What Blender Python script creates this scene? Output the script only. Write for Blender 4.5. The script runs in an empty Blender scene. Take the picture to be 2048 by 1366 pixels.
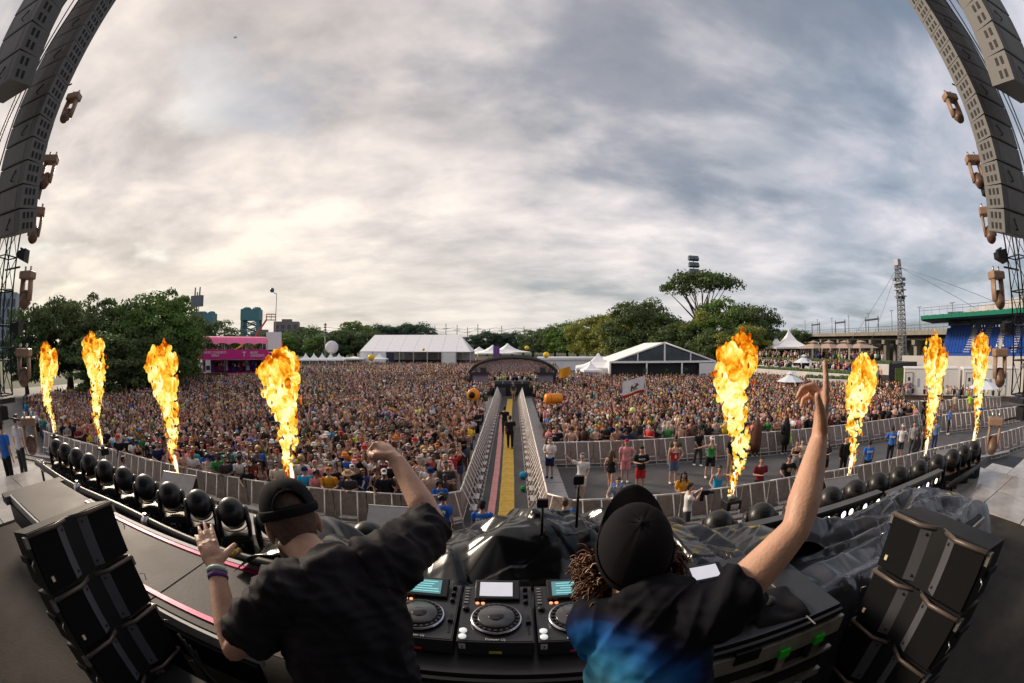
import bpy, bmesh, math, random
import numpy as np
from mathutils import Vector, Matrix, Quaternion, noise as mn
R = math.radians
rnd = random.Random(7)
S = bpy.context.scene
COL = S.collection

# ------------------------------------------------------------------ camera
CAMZ = 5.5
cd = bpy.data.cameras.new('camera'); cam = bpy.data.objects.new('camera', cd); COL.objects.link(cam)
cam.location = (0, 0, CAMZ); cam.rotation_euler = (R(90.5), 0, 0)
cd.type = 'PANO'; cd.sensor_width = 36; cd.sensor_fit = 'HORIZONTAL'
pc = cd if hasattr(cd, 'panorama_type') else cd.cycles
pc.panorama_type = 'FISHEYE_EQUISOLID'; pc.fisheye_lens = 15.0; pc.fisheye_fov = R(220)
cd.clip_start = 0.05; cd.clip_end = 6000
S.camera = cam

# ------------------------------------------------------------------ sky, sun, exposure
SUN_AZ, SUN_EL = R(-58), R(24)          # bearing from straight ahead (+Y) towards the right, height
SUND = Vector((math.sin(SUN_AZ)*math.cos(SUN_EL), math.cos(SUN_AZ)*math.cos(SUN_EL), math.sin(SUN_EL)))
w = bpy.data.worlds.new('World'); S.world = w; w.use_nodes = True
nt = w.node_tree; nt.nodes.clear()
def N(t, tree=None, **k):
    n = (tree or nt).nodes.new(t)
    for a, b in k.items():
        if a.startswith('i_'):
            key = a[2:]; n.inputs[int(key) if key.isdigit() else key].default_value = b
        else: setattr(n, a, b)
    return n
def lk(a, b, tree=None): (tree or nt).links.new(a, b)
def ramp(n, pts):
    e = n.color_ramp.elements
    while len(e) > 1: e.remove(e[-1])
    for i, (p, c) in enumerate(pts):
        x = e[0] if i == 0 else e.new(p)
        x.position = p; x.color = (c if len(c) == 4 else (*c, 1))
def build_sky():
    out = N('ShaderNodeOutputWorld'); bg = N('ShaderNodeBackground'); bg.inputs[1].default_value = 0.1
    sky = N('ShaderNodeTexSky', sky_type='NISHITA', sun_disc=False, sun_elevation=SUN_EL, sun_rotation=SUN_AZ, air_density=1.2, dust_density=2.0)
    tc = N('ShaderNodeTexCoord'); sep = N('ShaderNodeSeparateXYZ'); lk(tc.outputs['Generated'], sep.inputs[0])
    zc = N('ShaderNodeMath', operation='MAXIMUM'); lk(sep.outputs[2], zc.inputs[0]); zc.inputs[1].default_value = 0.0
    za = N('ShaderNodeMath', operation='ADD'); lk(zc.outputs[0], za.inputs[0]); za.inputs[1].default_value = 0.16
    dv = N('ShaderNodeVectorMath', operation='DIVIDE'); cz = N('ShaderNodeCombineXYZ')
    for i in range(3): lk(za.outputs[0], cz.inputs[i])
    lk(tc.outputs['Generated'], dv.inputs[0]); lk(cz.outputs[0], dv.inputs[1])
    mp = N('ShaderNodeMapping'); mp.inputs['Scale'].default_value = (0.9, 1.15, 0.25); mp.inputs['Location'].default_value = (3.1, 1.7, 0.4)
    lk(dv.outputs[0], mp.inputs[0])
    n1 = N('ShaderNodeTexNoise', i_Scale=0.75, i_Detail=9.0, i_Roughness=0.52, i_Distortion=0.25); lk(mp.outputs[0], n1.inputs['Vector'])
    n2 = N('ShaderNodeTexNoise', i_Scale=2.3, i_Detail=8.0, i_Roughness=0.55, i_Distortion=0.2); lk(mp.outputs[0], n2.inputs['Vector'])
    # sun-ward measure
    nrm = N('ShaderNodeVectorMath', operation='NORMALIZE'); lk(tc.outputs['Generated'], nrm.inputs[0])
    dt = N('ShaderNodeVectorMath', operation='DOT_PRODUCT'); lk(nrm.outputs[0], dt.inputs[0]); dt.inputs[1].default_value = SUND
    sw = N('ShaderNodeMapRange'); lk(dt.outputs['Value'], sw.inputs[0]); sw.inputs[1].default_value = -0.15; sw.inputs[2].default_value = 0.95
    # thickness of the cloud sheet -> its tone
    tone = N('ShaderNodeMath', operation='MULTIPLY_ADD'); lk(n2.outputs[0], tone.inputs[0]); tone.inputs[1].default_value = 0.45
    m0 = N('ShaderNodeMath', operation='MULTIPLY'); lk(n1.outputs[0], m0.inputs[0]); m0.inputs[1].default_value = 0.55
    lk(m0.outputs[0], tone.inputs[2])
    cool = N('ShaderNodeValToRGB'); lk(tone.outputs[0], cool.inputs[0])
    ramp(cool, [(0.38, (.205, .245, .30)), (0.46, (.265, .295, .35)), (0.53, (.365, .37, .42)), (0.62, (.52, .50, .535))])
    warm = N('ShaderNodeValToRGB'); lk(tone.outputs[0], warm.inputs[0])
    ramp(warm, [(0.38, (.31, .285, .275)), (0.46, (.42, .38, .36)), (0.53, (.53, .475, .44)), (0.62, (.69, .61, .53))])
    mx = N('ShaderNodeMix', data_type='RGBA'); lk(sw.outputs[0], mx.inputs[0]); lk(cool.outputs[0], mx.inputs[6]); lk(warm.outputs[0], mx.inputs[7])
    # haze band of brighter air over the horizon
    hz = N('ShaderNodeMapRange', interpolation_type='SMOOTHSTEP'); lk(zc.outputs[0], hz.inputs[0]); hz.inputs[1].default_value = 0.0; hz.inputs[2].default_value = 0.34; hz.inputs[3].default_value = 0.55; hz.inputs[4].default_value = 0.0
    hcol = N('ShaderNodeMix', data_type='RGBA'); lk(sw.outputs[0], hcol.inputs[0]); hcol.inputs[6].default_value = (.40, .42, .43, 1); hcol.inputs[7].default_value = (.62, .55, .43, 1)
    mh = N('ShaderNodeMix', data_type='RGBA'); lk(hz.outputs[0], mh.inputs[0]); lk(mx.outputs[2], mh.inputs[6]); lk(hcol.outputs[2], mh.inputs[7])
    # scale up to the sky texture's range, open a few blue gaps
    sc = N('ShaderNodeMix', data_type='RGBA', blend_type='MULTIPLY'); sc.inputs[0].default_value = 1; lk(mh.outputs[2], sc.inputs[6]); sc.inputs[7].default_value = (10, 10, 10, 1)
    gap = N('ShaderNodeMapRange', interpolation_type='SMOOTHSTEP'); lk(n1.outputs[0], gap.inputs[0]); gap.inputs[1].default_value = 0.35; gap.inputs[2].default_value = 0.46; gap.inputs[3].default_value = 0.58; gap.inputs[4].default_value = 1.0
    fin = N('ShaderNodeMix', data_type='RGBA'); dim = N('ShaderNodeMix', data_type='RGBA', blend_type='MULTIPLY'); dim.inputs[0].default_value = 1; lk(sky.outputs[0], dim.inputs[6]); dim.inputs[7].default_value = (.30, .36, .44, 1); lk(gap.outputs[0], fin.inputs[0]); lk(dim.outputs[2], fin.inputs[6]); lk(sc.outputs[2], fin.inputs[7])
    lk(fin.outputs[2], bg.inputs[0]); lk(bg.outputs[0], out.inputs[0])
build_sky()
sl = bpy.data.lights.new('sun', 'SUN'); sun = bpy.data.objects.new('sun', sl); COL.objects.link(sun)
sl.energy = 2.3; sl.angle = R(14); sl.color = (1.0, .84, .66)
sun.rotation_euler = SUND.to_track_quat('Z', 'Y').to_euler(); sun.location = (0, 0, 60)
vs = S.view_settings; vs.view_transform = 'Standard'; vs.look = 'None'; vs.exposure = 0.72; vs.gamma = 1; vs.use_curve_mapping = False
cy = S.cycles; cy.use_denoising = True; cy.max_bounces = 6; cy.diffuse_bounces = 3; cy.glossy_bounces = 3; cy.transparent_max_bounces = 12; cy.transmission_bounces = 4
cy.caustics_reflective = False; cy.caustics_refractive = False; cy.sample_clamp_indirect = 4.0

# ------------------------------------------------------------------ materials
MATS = {}
def M(name, col=(.5, .5, .5), rough=.65, metal=0, var=.12, scale=5, bump=0, bscale=40, spec=.4, coat=0, alpha=1, emit=None, es=0, trans=0, attr=None, fine=None):
    if name in MATS: return MATS[name]
    m = bpy.data.materials.new(name); m.use_nodes = True; t = m.node_tree
    b = t.nodes['Principled BSDF']; b.inputs['Roughness'].default_value = rough; b.inputs['Metallic'].default_value = metal
    b.inputs['Specular IOR Level'].default_value = spec; b.inputs['Coat Weight'].default_value = coat
    tc = N('ShaderNodeTexCoord', t); no = N('ShaderNodeTexNoise', t, i_Scale=scale, i_Detail=5.0, i_Roughness=.6); lk(tc.outputs['Object'], no.inputs['Vector'], t)
    if attr:
        a = N('ShaderNodeAttribute', t, attribute_name=attr); mr = N('ShaderNodeMapRange', t); lk(no.outputs[0], mr.inputs[0], t)
        mr.inputs[1].default_value = .3; mr.inputs[2].default_value = .7; mr.inputs[3].default_value = 1-var; mr.inputs[4].default_value = 1+var
        mm = N('ShaderNodeMix', t, data_type='RGBA', blend_type='MULTIPLY'); mm.inputs[0].default_value = 1; lk(a.outputs[0], mm.inputs[6], t); lk(mr.outputs[0], mm.inputs[7], t)
        lk(mm.outputs[2], b.inputs['Base Color'], t)
    else:
        cr = N('ShaderNodeValToRGB', t); ramp(cr, [(.3, tuple(max(0, c*(1-var)) for c in col)), (.7, tuple(min(1, c*(1+var)) for c in col))])
        lk(no.outputs[0], cr.inputs[0], t); lk(cr.outputs[0], b.inputs['Base Color'], t)
    if rough > .2 and var > 0:
        rr = N('ShaderNodeMapRange', t); lk(no.outputs[0], rr.inputs[0], t); rr.inputs[3].default_value = max(.03, rough-.12); rr.inputs[4].default_value = min(1, rough+.12); lk(rr.outputs[0], b.inputs['Roughness'], t)
    if bump:
        n2 = N('ShaderNodeTexNoise', t, i_Scale=bscale, i_Detail=4.0); lk(tc.outputs['Object'], n2.inputs['Vector'], t)
        bp = N('ShaderNodeBump', t, i_Strength=bump, i_Distance=.02); lk(n2.outputs[0], bp.inputs['Height'], t); lk(bp.outputs[0], b.inputs['Normal'], t)
    if alpha < 1: b.inputs['Alpha'].default_value = alpha
    if trans: b.inputs['Transmission Weight'].default_value = trans
    if emit: b.inputs['Emission Color'].default_value = (*emit, 1); b.inputs['Emission Strength'].default_value = es
    MATS[name] = m; return m

# ------------------------------------------------------------------ mesh builder
class MB:
    def __init__(s): s.v = []; s.f = []; s.sm = []
    def add(s, vs, fs, smooth=False):
        o = len(s.v); s.v += [tuple(p) for p in vs]; s.f += [tuple(i+o for i in f) for f in fs]; s.sm += [smooth]*len(fs); return s
    def box(s, c, d, rot=None, bev=0):
        x, y, z = d[0]/2, d[1]/2, d[2]/2
        if bev:
            b = min(bev, x*.9, y*.9, z*.9); vs = []; fs = []
            bm = bmesh.new(); bmesh.ops.create_cube(bm, size=1, matrix=Matrix.Diagonal((d[0], d[1], d[2], 1)))
            bmesh.ops.bevel(bm, geom=bm.edges[:], offset=b, segments=2, profile=.5, affect='EDGES')
            vs = [v.co.copy() for v in bm.verts]; fs = [[v.index for v in f.verts] for f in bm.faces]; bm.free()
        else:
            vs = [Vector((i, j, k)) for k in (-z, z) for j in (-y, y) for i in (-x, x)]
            fs = [(0, 2, 3, 1), (4, 5, 7, 6), (0, 1, 5, 4), (2, 6, 7, 3), (0, 4, 6, 2), (1, 3, 7, 5)]
        c = Vector(c)
        if rot is not None:
            q = rot if isinstance(rot, Matrix) else Matrix.Rotation(rot, 3, 'Z')
            vs = [q @ v for v in vs]
        return s.add([v+c for v in vs], fs)
    def tube(s, pts, r, n=8, cap=True, smooth=True, up=None, ell=None, closed=False):
        pts = [Vector(p) for p in pts]; k = len(pts)
        rs = r if isinstance(r, (list, tuple)) else [r]*k
        vs = []; fs = []; side = None
        for i, p in enumerate(pts):
            t = (pts[min(i+1, k-1)]-pts[max(i-1, 0)])
            if t.length < 1e-9: t = Vector((0, 0, 1))
            t.normalize()
            if side is None:
                u = Vector(up) if up else (Vector((0, 0, 1)) if abs(t.z) < .9 else Vector((1, 0, 0)))
                side = t.cross(u).normalized()
            else:
                side = (side-t*side.dot(t)).normalized()
            o = side.cross(t).normalized()
            ra = rs[i]; rx, ry = ra if isinstance(ra, (tuple, list)) else (ra, ra)
            for j in range(n):
                a = 2*math.pi*j/n; vs.append(p+side*(math.cos(a)*rx)+o*(math.sin(a)*ry))
        for i in range(k-1):
            for j in range(n):
                a, b = i*n+j, i*n+(j+1) % n; fs.append((a, b, b+n, a+n))
        if cap: fs.append(tuple(range(n-1, -1, -1))); fs.append(tuple((k-1)*n+j for j in range(n)))
        return s.add(vs, fs, smooth)
    def lathe(s, prof, n=24, axis=None, c=(0, 0, 0), smooth=True, cap=True):
        q = Vector((0, 0, 1)).rotation_difference(Vector(axis)) if axis else Quaternion(); c = Vector(c)
        vs = []; fs = []
        for r, z in prof:
            for j in range(n):
                a = 2*math.pi*j/n; vs.append(q @ Vector((r*math.cos(a), r*math.sin(a), z))+c)
        k = len(prof)
        for i in range(k-1):
            for j in range(n):
                a, b = i*n+j, i*n+(j+1) % n; fs.append((a, b, b+n, a+n))
        if cap: fs.append(tuple(range(n-1, -1, -1))); fs.append(tuple((k-1)*n+j for j in range(n)))
        return s.add(vs, fs, smooth)
    def ell(s, c, r, n=14, m=8, rot=None):
        vs = []; fs = []; c = Vector(c)
        for i in range(m+1):
            a = math.pi*i/m-math.pi/2; ca = max(math.cos(a), 1e-3)
            for j in range(n):
                b = 2*math.pi*j/n; p = Vector((r[0]*ca*math.cos(b), r[1]*ca*math.sin(b), r[2]*math.sin(a)))
                vs.append((rot @ p if rot else p)+c)
        for i in range(m):
            for j in range(n):
                a, b = i*n+j, i*n+(j+1) % n; fs.append((a, b, b+n, a+n))
        fs.append(tuple(range(n-1, -1, -1))); fs.append(tuple(m*n+j for j in range(n)))
        return s.add(vs, fs, True)
    def prism(s, poly, y0, y1, f=lambda x, y, z: (x, y, z)):
        n = len(poly); vs = [f(x, y0, z) for x, z in poly]+[f(x, y1, z) for x, z in poly]
        fs = [tuple(range(n)), tuple(range(2*n-1, n-1, -1))]+[(i, i+n, (i+1) % n+n, (i+1) % n) for i in range(n)]
        return s.add(vs, fs)
    def grid(s, fn, nu, nv, smooth=True, thick=0):
        vs = [Vector(fn(i/nu, j/nv)) for j in range(nv+1) for i in range(nu+1)]
        fs = [(j*(nu+1)+i, j*(nu+1)+i+1, (j+1)*(nu+1)+i+1, (j+1)*(nu+1)+i) for j in range(nv) for i in range(nu)]
        return s.add(vs, fs, smooth)
    def mesh(s, name):
        me = bpy.data.meshes.new(name); me.from_pydata(s.v, [], s.f)
        me.polygons.foreach_set('use_smooth', s.sm); me.validate(); me.update(); return me
    def build(s, name, mat=None, parent=None):
        return ob(name, s.mesh(name), mat, parent)
def ob(name, me, mat=None, parent=None, loc=None, rz=None):
    o = bpy.data.objects.new(name, me); COL.objects.link(o)
    if mat is not None:
        if len(me.materials) == 0: me.materials.append(mat)
        elif me.materials[0] is not mat: o.material_slots[0].link = 'OBJECT'; o.material_slots[0].material = mat
    if parent: o.parent = parent
    if loc is not None: o.location = loc
    if rz is not None: o.rotation_euler.z = rz
    return o
def empty(name, loc=(0, 0, 0), rz=0):
    o = bpy.data.objects.new(name, None); COL.objects.link(o); o.location = loc; o.rotation_euler = (0, 0, rz); o.empty_display_size = .2; return o
def tag(o, label=None, cat=None, group=None, kind=None):
    if label: o['label'] = label
    if cat: o['category'] = cat
    if group: o['group'] = group
    if kind: o['kind'] = kind
    return o
def kids(o): return KID.get(o.name) or list(o.children)
KID = {}
def copy_tree(o, parent=None, kidmap=None):
    c = o.copy(); COL.objects.link(c); c.parent = parent
    for ch in kids(o): copy_tree(ch, c)
    return c
def group_parts(o):                              # cache children so copies stay quick
    KID[o.name] = list(o.children)
    for c in KID[o.name]: group_parts(c)
def text_mesh(txt, size, ext=.002, bold=0, shear=0, align='CENTER', space=1):
    cu = bpy.data.curves.new('txt', 'FONT'); cu.body = txt; cu.size = size; cu.extrude = ext; cu.align_x = align; cu.align_y = 'CENTER'; cu.offset = bold; cu.shear = shear; cu.space_line = space; cu.resolution_u = 2
    o = bpy.data.objects.new('txt', cu); COL.objects.link(o); dg = bpy.context.evaluated_depsgraph_get()
    me = bpy.data.meshes.new_from_object(o.evaluated_get(dg)); bpy.data.objects.remove(o); bpy.data.curves.remove(cu)
    me.materials.clear(); return me
def fused(mb, voxel, smooth=6, fac=.5, disp=None, dec=1.0):
    """one continuous skin over overlapping closed shapes"""
    o = bpy.data.objects.new('t', mb.mesh('t')); COL.objects.link(o)
    m = o.modifiers.new('r', 'REMESH'); m.mode = 'VOXEL'; m.voxel_size = voxel; m.use_smooth_shade = True
    if smooth:
        m = o.modifiers.new('s', 'SMOOTH'); m.factor = fac; m.iterations = smooth
    if dec < 1: m = o.modifiers.new('d', 'DECIMATE'); m.ratio = dec
    dg = bpy.context.evaluated_depsgraph_get(); me = bpy.data.meshes.new_from_object(o.evaluated_get(dg))
    old = o.data; bpy.data.objects.remove(o); bpy.data.meshes.remove(old)
    if disp:
        n = len(me.vertices); co = np.empty(n*3, np.float32); me.vertices.foreach_get('co', co); no = np.empty(n*3, np.float32); me.vertices.foreach_get('normal', no)
        co = co.reshape(-1, 3); no = no.reshape(-1, 3)
        d = np.array([disp(Vector(p), Vector(q)) for p, q in zip(co, no)], np.float32)
        me.vertices.foreach_set('co', (co+no*d[:, None]).ravel())
    me.polygons.foreach_set('use_smooth', [True]*len(me.polygons)); me.update(); return me
def lerp(a, b, t): return a+(b-a)*t
# ================================================================== SETTING
asph = M('asphalt', (.085, .083, .085), rough=.72, var=.3, scale=.6, bump=.25, bscale=60, spec=.35)
MB().add([(-3000, -1500, 0), (3000, -1500, 0), (3000, 4500, 0), (-3000, 4500, 0)], [(0, 1, 2, 3)]).build('ground', M('grass_ground', (.05, .065, .022), var=.4, scale=.05, rough=.9)).__setitem__('kind', 'structure')
g = MB()
g.add([(-60, -30, .004), (75, -30, .004), (75, 60, .004), (30, 140, .004), (-50, 140, .004), (-60, 60, .004)], [(0, 1, 2, 3, 4, 5)])
g.build('asphalt_yard', asph)['kind'] = 'structure'
# painted strips of the centre lane
yel = M('yellow_mat', (.78, .48, .05), rough=.6, var=.25, scale=3); pnk = M('pink_mat', (.80, .33, .31), rough=.6, var=.2, scale=3)
def cable_ramp(name, x, wd, y0, y1, mat, label):
    root = empty(name, (x, y0, .008)); tag(root, label, 'floor strip')
    me = MB().box((0, .5, .012), (wd, .985, .024)).mesh('segment')
    for i in range(int(y1-y0)):
        s = ob('segment', me, mat, root, (math.sin(i*.21)*.05+rnd.uniform(-.008, .008), i, 0))
cable_ramp('floor_strip', -.22, .52, 9.2, 44, yel, 'long yellow floor strip running down the middle of the barriered lane')
cable_ramp('floor_strip', -.72, .24, 9.2, 36, pnk, 'narrow pink floor strip running beside the yellow one in the lane')
h = MB()
pts = [(.72+math.sin(y*.35)*.06, y, .03) for y in np.arange(9, 34, .6)]
h.tube(pts, .022, 6); tag(h.build('hose', M('hose_brown', (.35, .13, .10), rough=.5)), 'thin reddish hose lying along the lane beside the right barrier', 'hose')

# ---- barriers
steel = M('barrier_steel', (.82, .76, .71), rough=.42, metal=.1, var=.2, scale=9)  # warm sunlight on the steel is put into this base colour
sheet = M('barrier_sheet', (.34, .275, .25), rough=.5, metal=.2, var=.25, scale=5)  # base lightened and browned for flame light on the sheets
plate = M('barrier_plate', (.50, .47, .46), rough=.5, metal=.5, var=.25, scale=8)
BW = 1.06
def make_barrier():
    r = empty('crowd_barrier')
    m = MB()
    m.box((0, .0, .56), (BW-.03, .02, 1.0)); m.build('sheet', sheet, r)
    m = MB().tube([(-BW/2, 0, 1.1), (BW/2, 0, 1.1)], .028, 8); m.build('top_rail', steel, r)
    m = MB().tube([(-BW/2, -.015, .05), (BW/2, -.015, .05)], .02, 6); m.build('bottom_rail', steel, r)
    for x in (-BW/4, BW/4):
        m = MB().tube([(x, -.02, 1.09), (x+.05, -.48, .02)], .022, 6); m.build('brace', steel, r)
    MB().box((0, -.33, .36), (BW*.52, .22, .02)).build('step', plate, r)
    MB().box((0, .5, .012), (BW-.03, .95, .016)).build('base_plate', plate, r)
    MB().box((0, -.47, .014), (BW-.03, .06, .02)).build('foot', plate, r)
    return r
bar0 = make_barrier(); group_parts(bar0); bar_used = [False]
def ordn(i):
    w = ['first', 'second', 'third', 'fourth', 'fifth', 'sixth', 'seventh', 'eighth', 'ninth', 'tenth', 'eleventh', 'twelfth']
    return w[i] if i < 12 else f'{i+1}{"st" if i in (20, 30) else "nd" if i in (21, 31) else "rd" if i in (22, 32) else "th"}'
def barrier_line(p0, p1, label, group, ref, rev=False, step=BW, flip=False):
    p0, p1 = Vector((*p0, 0)), Vector((*p1, 0)); d = p1-p0; n = max(1, int(round(d.length/step))); a = math.atan2(d.y, d.x)
    for i in range(n):
        c = p0+d*((i+.5)/n)
        o = bar0 if not bar_used[0] else copy_tree(bar0); bar_used[0] = True
        o.location = (c.x, c.y, .006); o.rotation_euler = (0, 0, a+(math.pi if flip else 0)+rnd.uniform(-.012, .012)); o.scale = (d.length/n/BW, 1, 1)
        tag(o, f'{label}, {ordn(n-1-i if rev else i)} from {ref}', 'barrier', group)
FB, PB, LB, YB, RB_, WB = 'front barriers before the packed crowd', 'front barriers of the half empty pit', 'lane barriers on the pink strip side', 'lane barriers on the yellow strip side', 'rear barriers of the half empty pit', 'walkway barriers'
barrier_line((-23.5, 9.7), (-16.8, 10.75), 'outer front barrier of the packed crowd', FB, 'the truss'); barrier_line((-16.8, 10.78), (-8.7, 11.22), 'middle front barrier of the packed crowd', FB, 'the outer bend'); barrier_line((-8.68, 11.22), (-2.2, 11.75), 'front barrier of the packed crowd', FB, 'the lane corner', True)
barrier_line((-1.55, 12.2), (-1.55, 45), 'lane barrier on the pink strip side', LB, 'the lane mouth'); barrier_line((-2.2, 11.75), (-1.55, 12.2), 'corner barrier of the lane mouth by the pink strip', LB, 'the crowd')
barrier_line((1.05, 12.0), (1.05, 44), 'lane barrier on the yellow strip side', YB, 'the lane mouth', flip=True)
barrier_line((1.05, 12.0), (1.7, 11.4), 'barrier angled across the corner of lane and pit', 'corner barrier', 'the lane')
barrier_line((1.72, 11.38), (9.4, 11.2), 'stage-side barrier of the half empty pit', PB, 'the lane corner'); barrier_line((9.42, 11.18), (17.6, 10.05), 'middle stage-side barrier of the half empty pit', PB, 'the first bend'); barrier_line((17.7, 10.0), (27, 7.4), 'outer stage-side barrier of the half empty pit', PB, 'the truss', True)
barrier_line((1.6, 18.85), (9, 18.6), 'rear barrier of the half empty pit', RB_, 'the lane'); barrier_line((9.02, 18.6), (17, 17.45), 'middle rear barrier of the half empty pit', RB_, 'its first bend'); barrier_line((17.03, 17.42), (25.4, 16.1), 'outer rear barrier of the half empty pit', RB_, 'the walkway', True)
barrier_line((25.4, 16.1), (30.5, 20.5), 'sheeted barrier where pit meets walkway', WB, 'the pit'); barrier_line((30.5, 20.5), (40, 14.3), 'sheeted walkway barrier before the toilet trailers', WB, 'the crowd'); barrier_line((26.5, 14.6), (38, 9), 'near walkway barrier beside the truss', WB, 'the pit corner')
barrier_line((-27, 33), (-4.2, 36), 'barrier crossing the crowd before the mixing tower', 'barriers crossing the crowd', 'the tower', True); barrier_line((3.2, 29), (7, 29), 'barrier in the crowd near the orange inflatable', 'barriers near the inflatable', 'the lane')

# ================================================================== BACKGROUND
leafm = {}
def leafmat(k, col):
    m = bpy.data.materials.new('foliage_'+k); m.use_nodes = True; t = m.node_tree; b = t.nodes['Principled BSDF']
    a = N('ShaderNodeAttribute', t, attribute_name='tint'); mm = N('ShaderNodeMix', t, data_type='RGBA', blend_type='MULTIPLY'); mm.inputs[0].default_value = 1
    mm.inputs[6].default_value = (*col, 1); lk(a.outputs[0], mm.inputs[7], t); lk(mm.outputs[2], b.inputs['Base Color'], t)
    b.inputs['Roughness'].default_value = .6; b.inputs['Specular IOR Level'].default_value = .25
    tr = N('ShaderNodeBsdfTranslucent', t); lk(mm.outputs[2], tr.inputs[0], t); ms = N('ShaderNodeMixShader', t); ms.inputs[0].default_value = .3
    lk(b.outputs[0], ms.inputs[1], t); lk(tr.outputs[0], ms.inputs[2], t); lk(ms.outputs[0], t.nodes['Material Output'].inputs[0], t)
    leafm[k] = m; return m
leafmat('dark', (.10, .145, .05)); leafmat('mid', (.13, .215, .05)); leafmat('olive', (.24, .26, .055)); leafmat('far', (.10, .15, .06)); leafmat('blue', (.07, .12, .072))
bark = M('bark', (.075, .058, .045), rough=.9, var=.3, scale=3, bump=.4, bscale=12)
def crown_mesh(seed, rx, rz, zc, nclump, nleaf, ls, flat=0.0, core=True):
    g = np.random.default_rng(seed); V = []; T = []
    cl = []
    while len(cl) < nclump:
        p = g.normal(size=3); p /= np.linalg.norm(p); p *= g.uniform(.35, 1)**.5
        if p[2] < -.85: continue
        if flat and p[2] < .1: continue
        cl.append(p)
    cl = np.array(cl); lum = g.uniform(.62, 1.3, nclump)
    cen = cl*[rx, rx, rz]+[0, 0, zc]; cr = g.uniform(.16, .34, nclump)*rx
    allv = []; alln = []
    for c, r, l in zip(cen, cr, lum):
        k = nleaf
        d = g.normal(size=(k, 3)); d /= np.linalg.norm(d, axis=1)[:, None]; d[:, 2] = np.where(d[:, 2] < -.3, -d[:, 2]*.6, d[:, 2])
        p = c+d*(r*g.uniform(.55, 1.12, k)**.6)[:, None]*[1, 1, .72]
        n = d+g.normal(size=(k, 3))*.55; n /= np.linalg.norm(n, axis=1)[:, None]
        a = np.cross(n, g.normal(size=(k, 3))); a /= np.linalg.norm(a, axis=1)[:, None]; b = np.cross(n, a)
        s = (ls*g.uniform(.6, 1.3, k))[:, None]
        q = np.stack([p-a*s*.5, p+b*s*.33, p+a*s*.55, p-b*s*.33], 1)
        V.append(q.reshape(-1, 3)); T.append(np.repeat((l*g.uniform(.75, 1.2, k)), 4))
    V = np.concatenate(V); T = np.concatenate(T); nq = len(V)//4
    me = bpy.data.meshes.new('crown'); me.vertices.add(len(V)); me.vertices.foreach_set('co', V.astype(np.float32).ravel())
    me.loops.add(nq*4); me.loops.foreach_set('vertex_index', np.arange(nq*4, dtype=np.int32)); me.polygons.add(nq)
    me.polygons.foreach_set('loop_start', np.arange(0, nq*4, 4, dtype=np.int32))
    at = me.attributes.new('tint', 'FLOAT_COLOR', 'POINT'); hue = np.random.default_rng(seed+5).normal(0, .06, len(V)//4).repeat(4)
    at.data.foreach_set('color', np.stack([T*(1+hue), T, T*(1-hue), np.ones_like(T)], 1).astype(np.float32).ravel())
    me.update(); me.validate(); return me, cen
def trunk_mesh(seed, h, r, cen):
    g = random.Random(seed); m = MB(); fork = h
    m.tube([(0, 0, -.2), (g.uniform(-.1, .1), g.uniform(-.1, .1), fork*.5), (g.uniform(-.2, .2), g.uniform(-.2, .2), fork)], [r*1.3, r*.95, r*.8], 8)
    for i in range(0, len(cen), max(1, len(cen)//14)):
        c = Vector(cen[i]); b = Vector((0, 0, fork*g.uniform(.7, 1)))
        m.tube([b, b.lerp(c, .5)+Vector((g.uniform(-.3, .3), g.uniform(-.3, .3), .3)), c], [r*.45, r*.25, r*.08], 5)
    return m.mesh('trunk')
TV = []
for k, (rx, rz, zc, nc, nl, ls, th) in enumerate([(4.9, 4.6, 5.6, 84, 150, .36, 2.6), (4.3, 5.2, 6.2, 80, 150, .36, 2.4), (5.8, 4.3, 5.2, 90, 150, .38, 2.2), (3.8, 3.7, 4.6, 60, 150, .34, 2.0)]):
    cm, cen = crown_mesh(40+k, rx, rz, zc, nc, nl, ls); TV.append((cm, trunk_mesh(k, th, .32, cen), zc+rz))
cmF, cenF = crown_mesh(77, 6.2, 2.2, 11.2, 52, 95, .42, flat=1); TV.append((cmF, trunk_mesh(9, 7.5, .36, cenF), 13.4))
def tree(az, el_top, d, var, mk, label, wscale=1.0, group=None, name='tree'):
    """a tree at bearing az, distance d, tall enough to reach el_top"""
    a = R(az); top = CAMZ+d*math.tan(R(el_top)); cm, tm, h = TV[var]; s = top/h
    r = empty(name, (d*math.sin(a), d*math.cos(a), 0), rnd.uniform(0, 6.28)); r.scale = (s*wscale, s*wscale, s)
    ob('crown', cm, leafm[mk], r); ob('trunk', tm, bark, r); tag(r, label, 'tree', group); return r
L1 = 'broad dark green tree standing beyond the crowd behind the flames'
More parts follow.
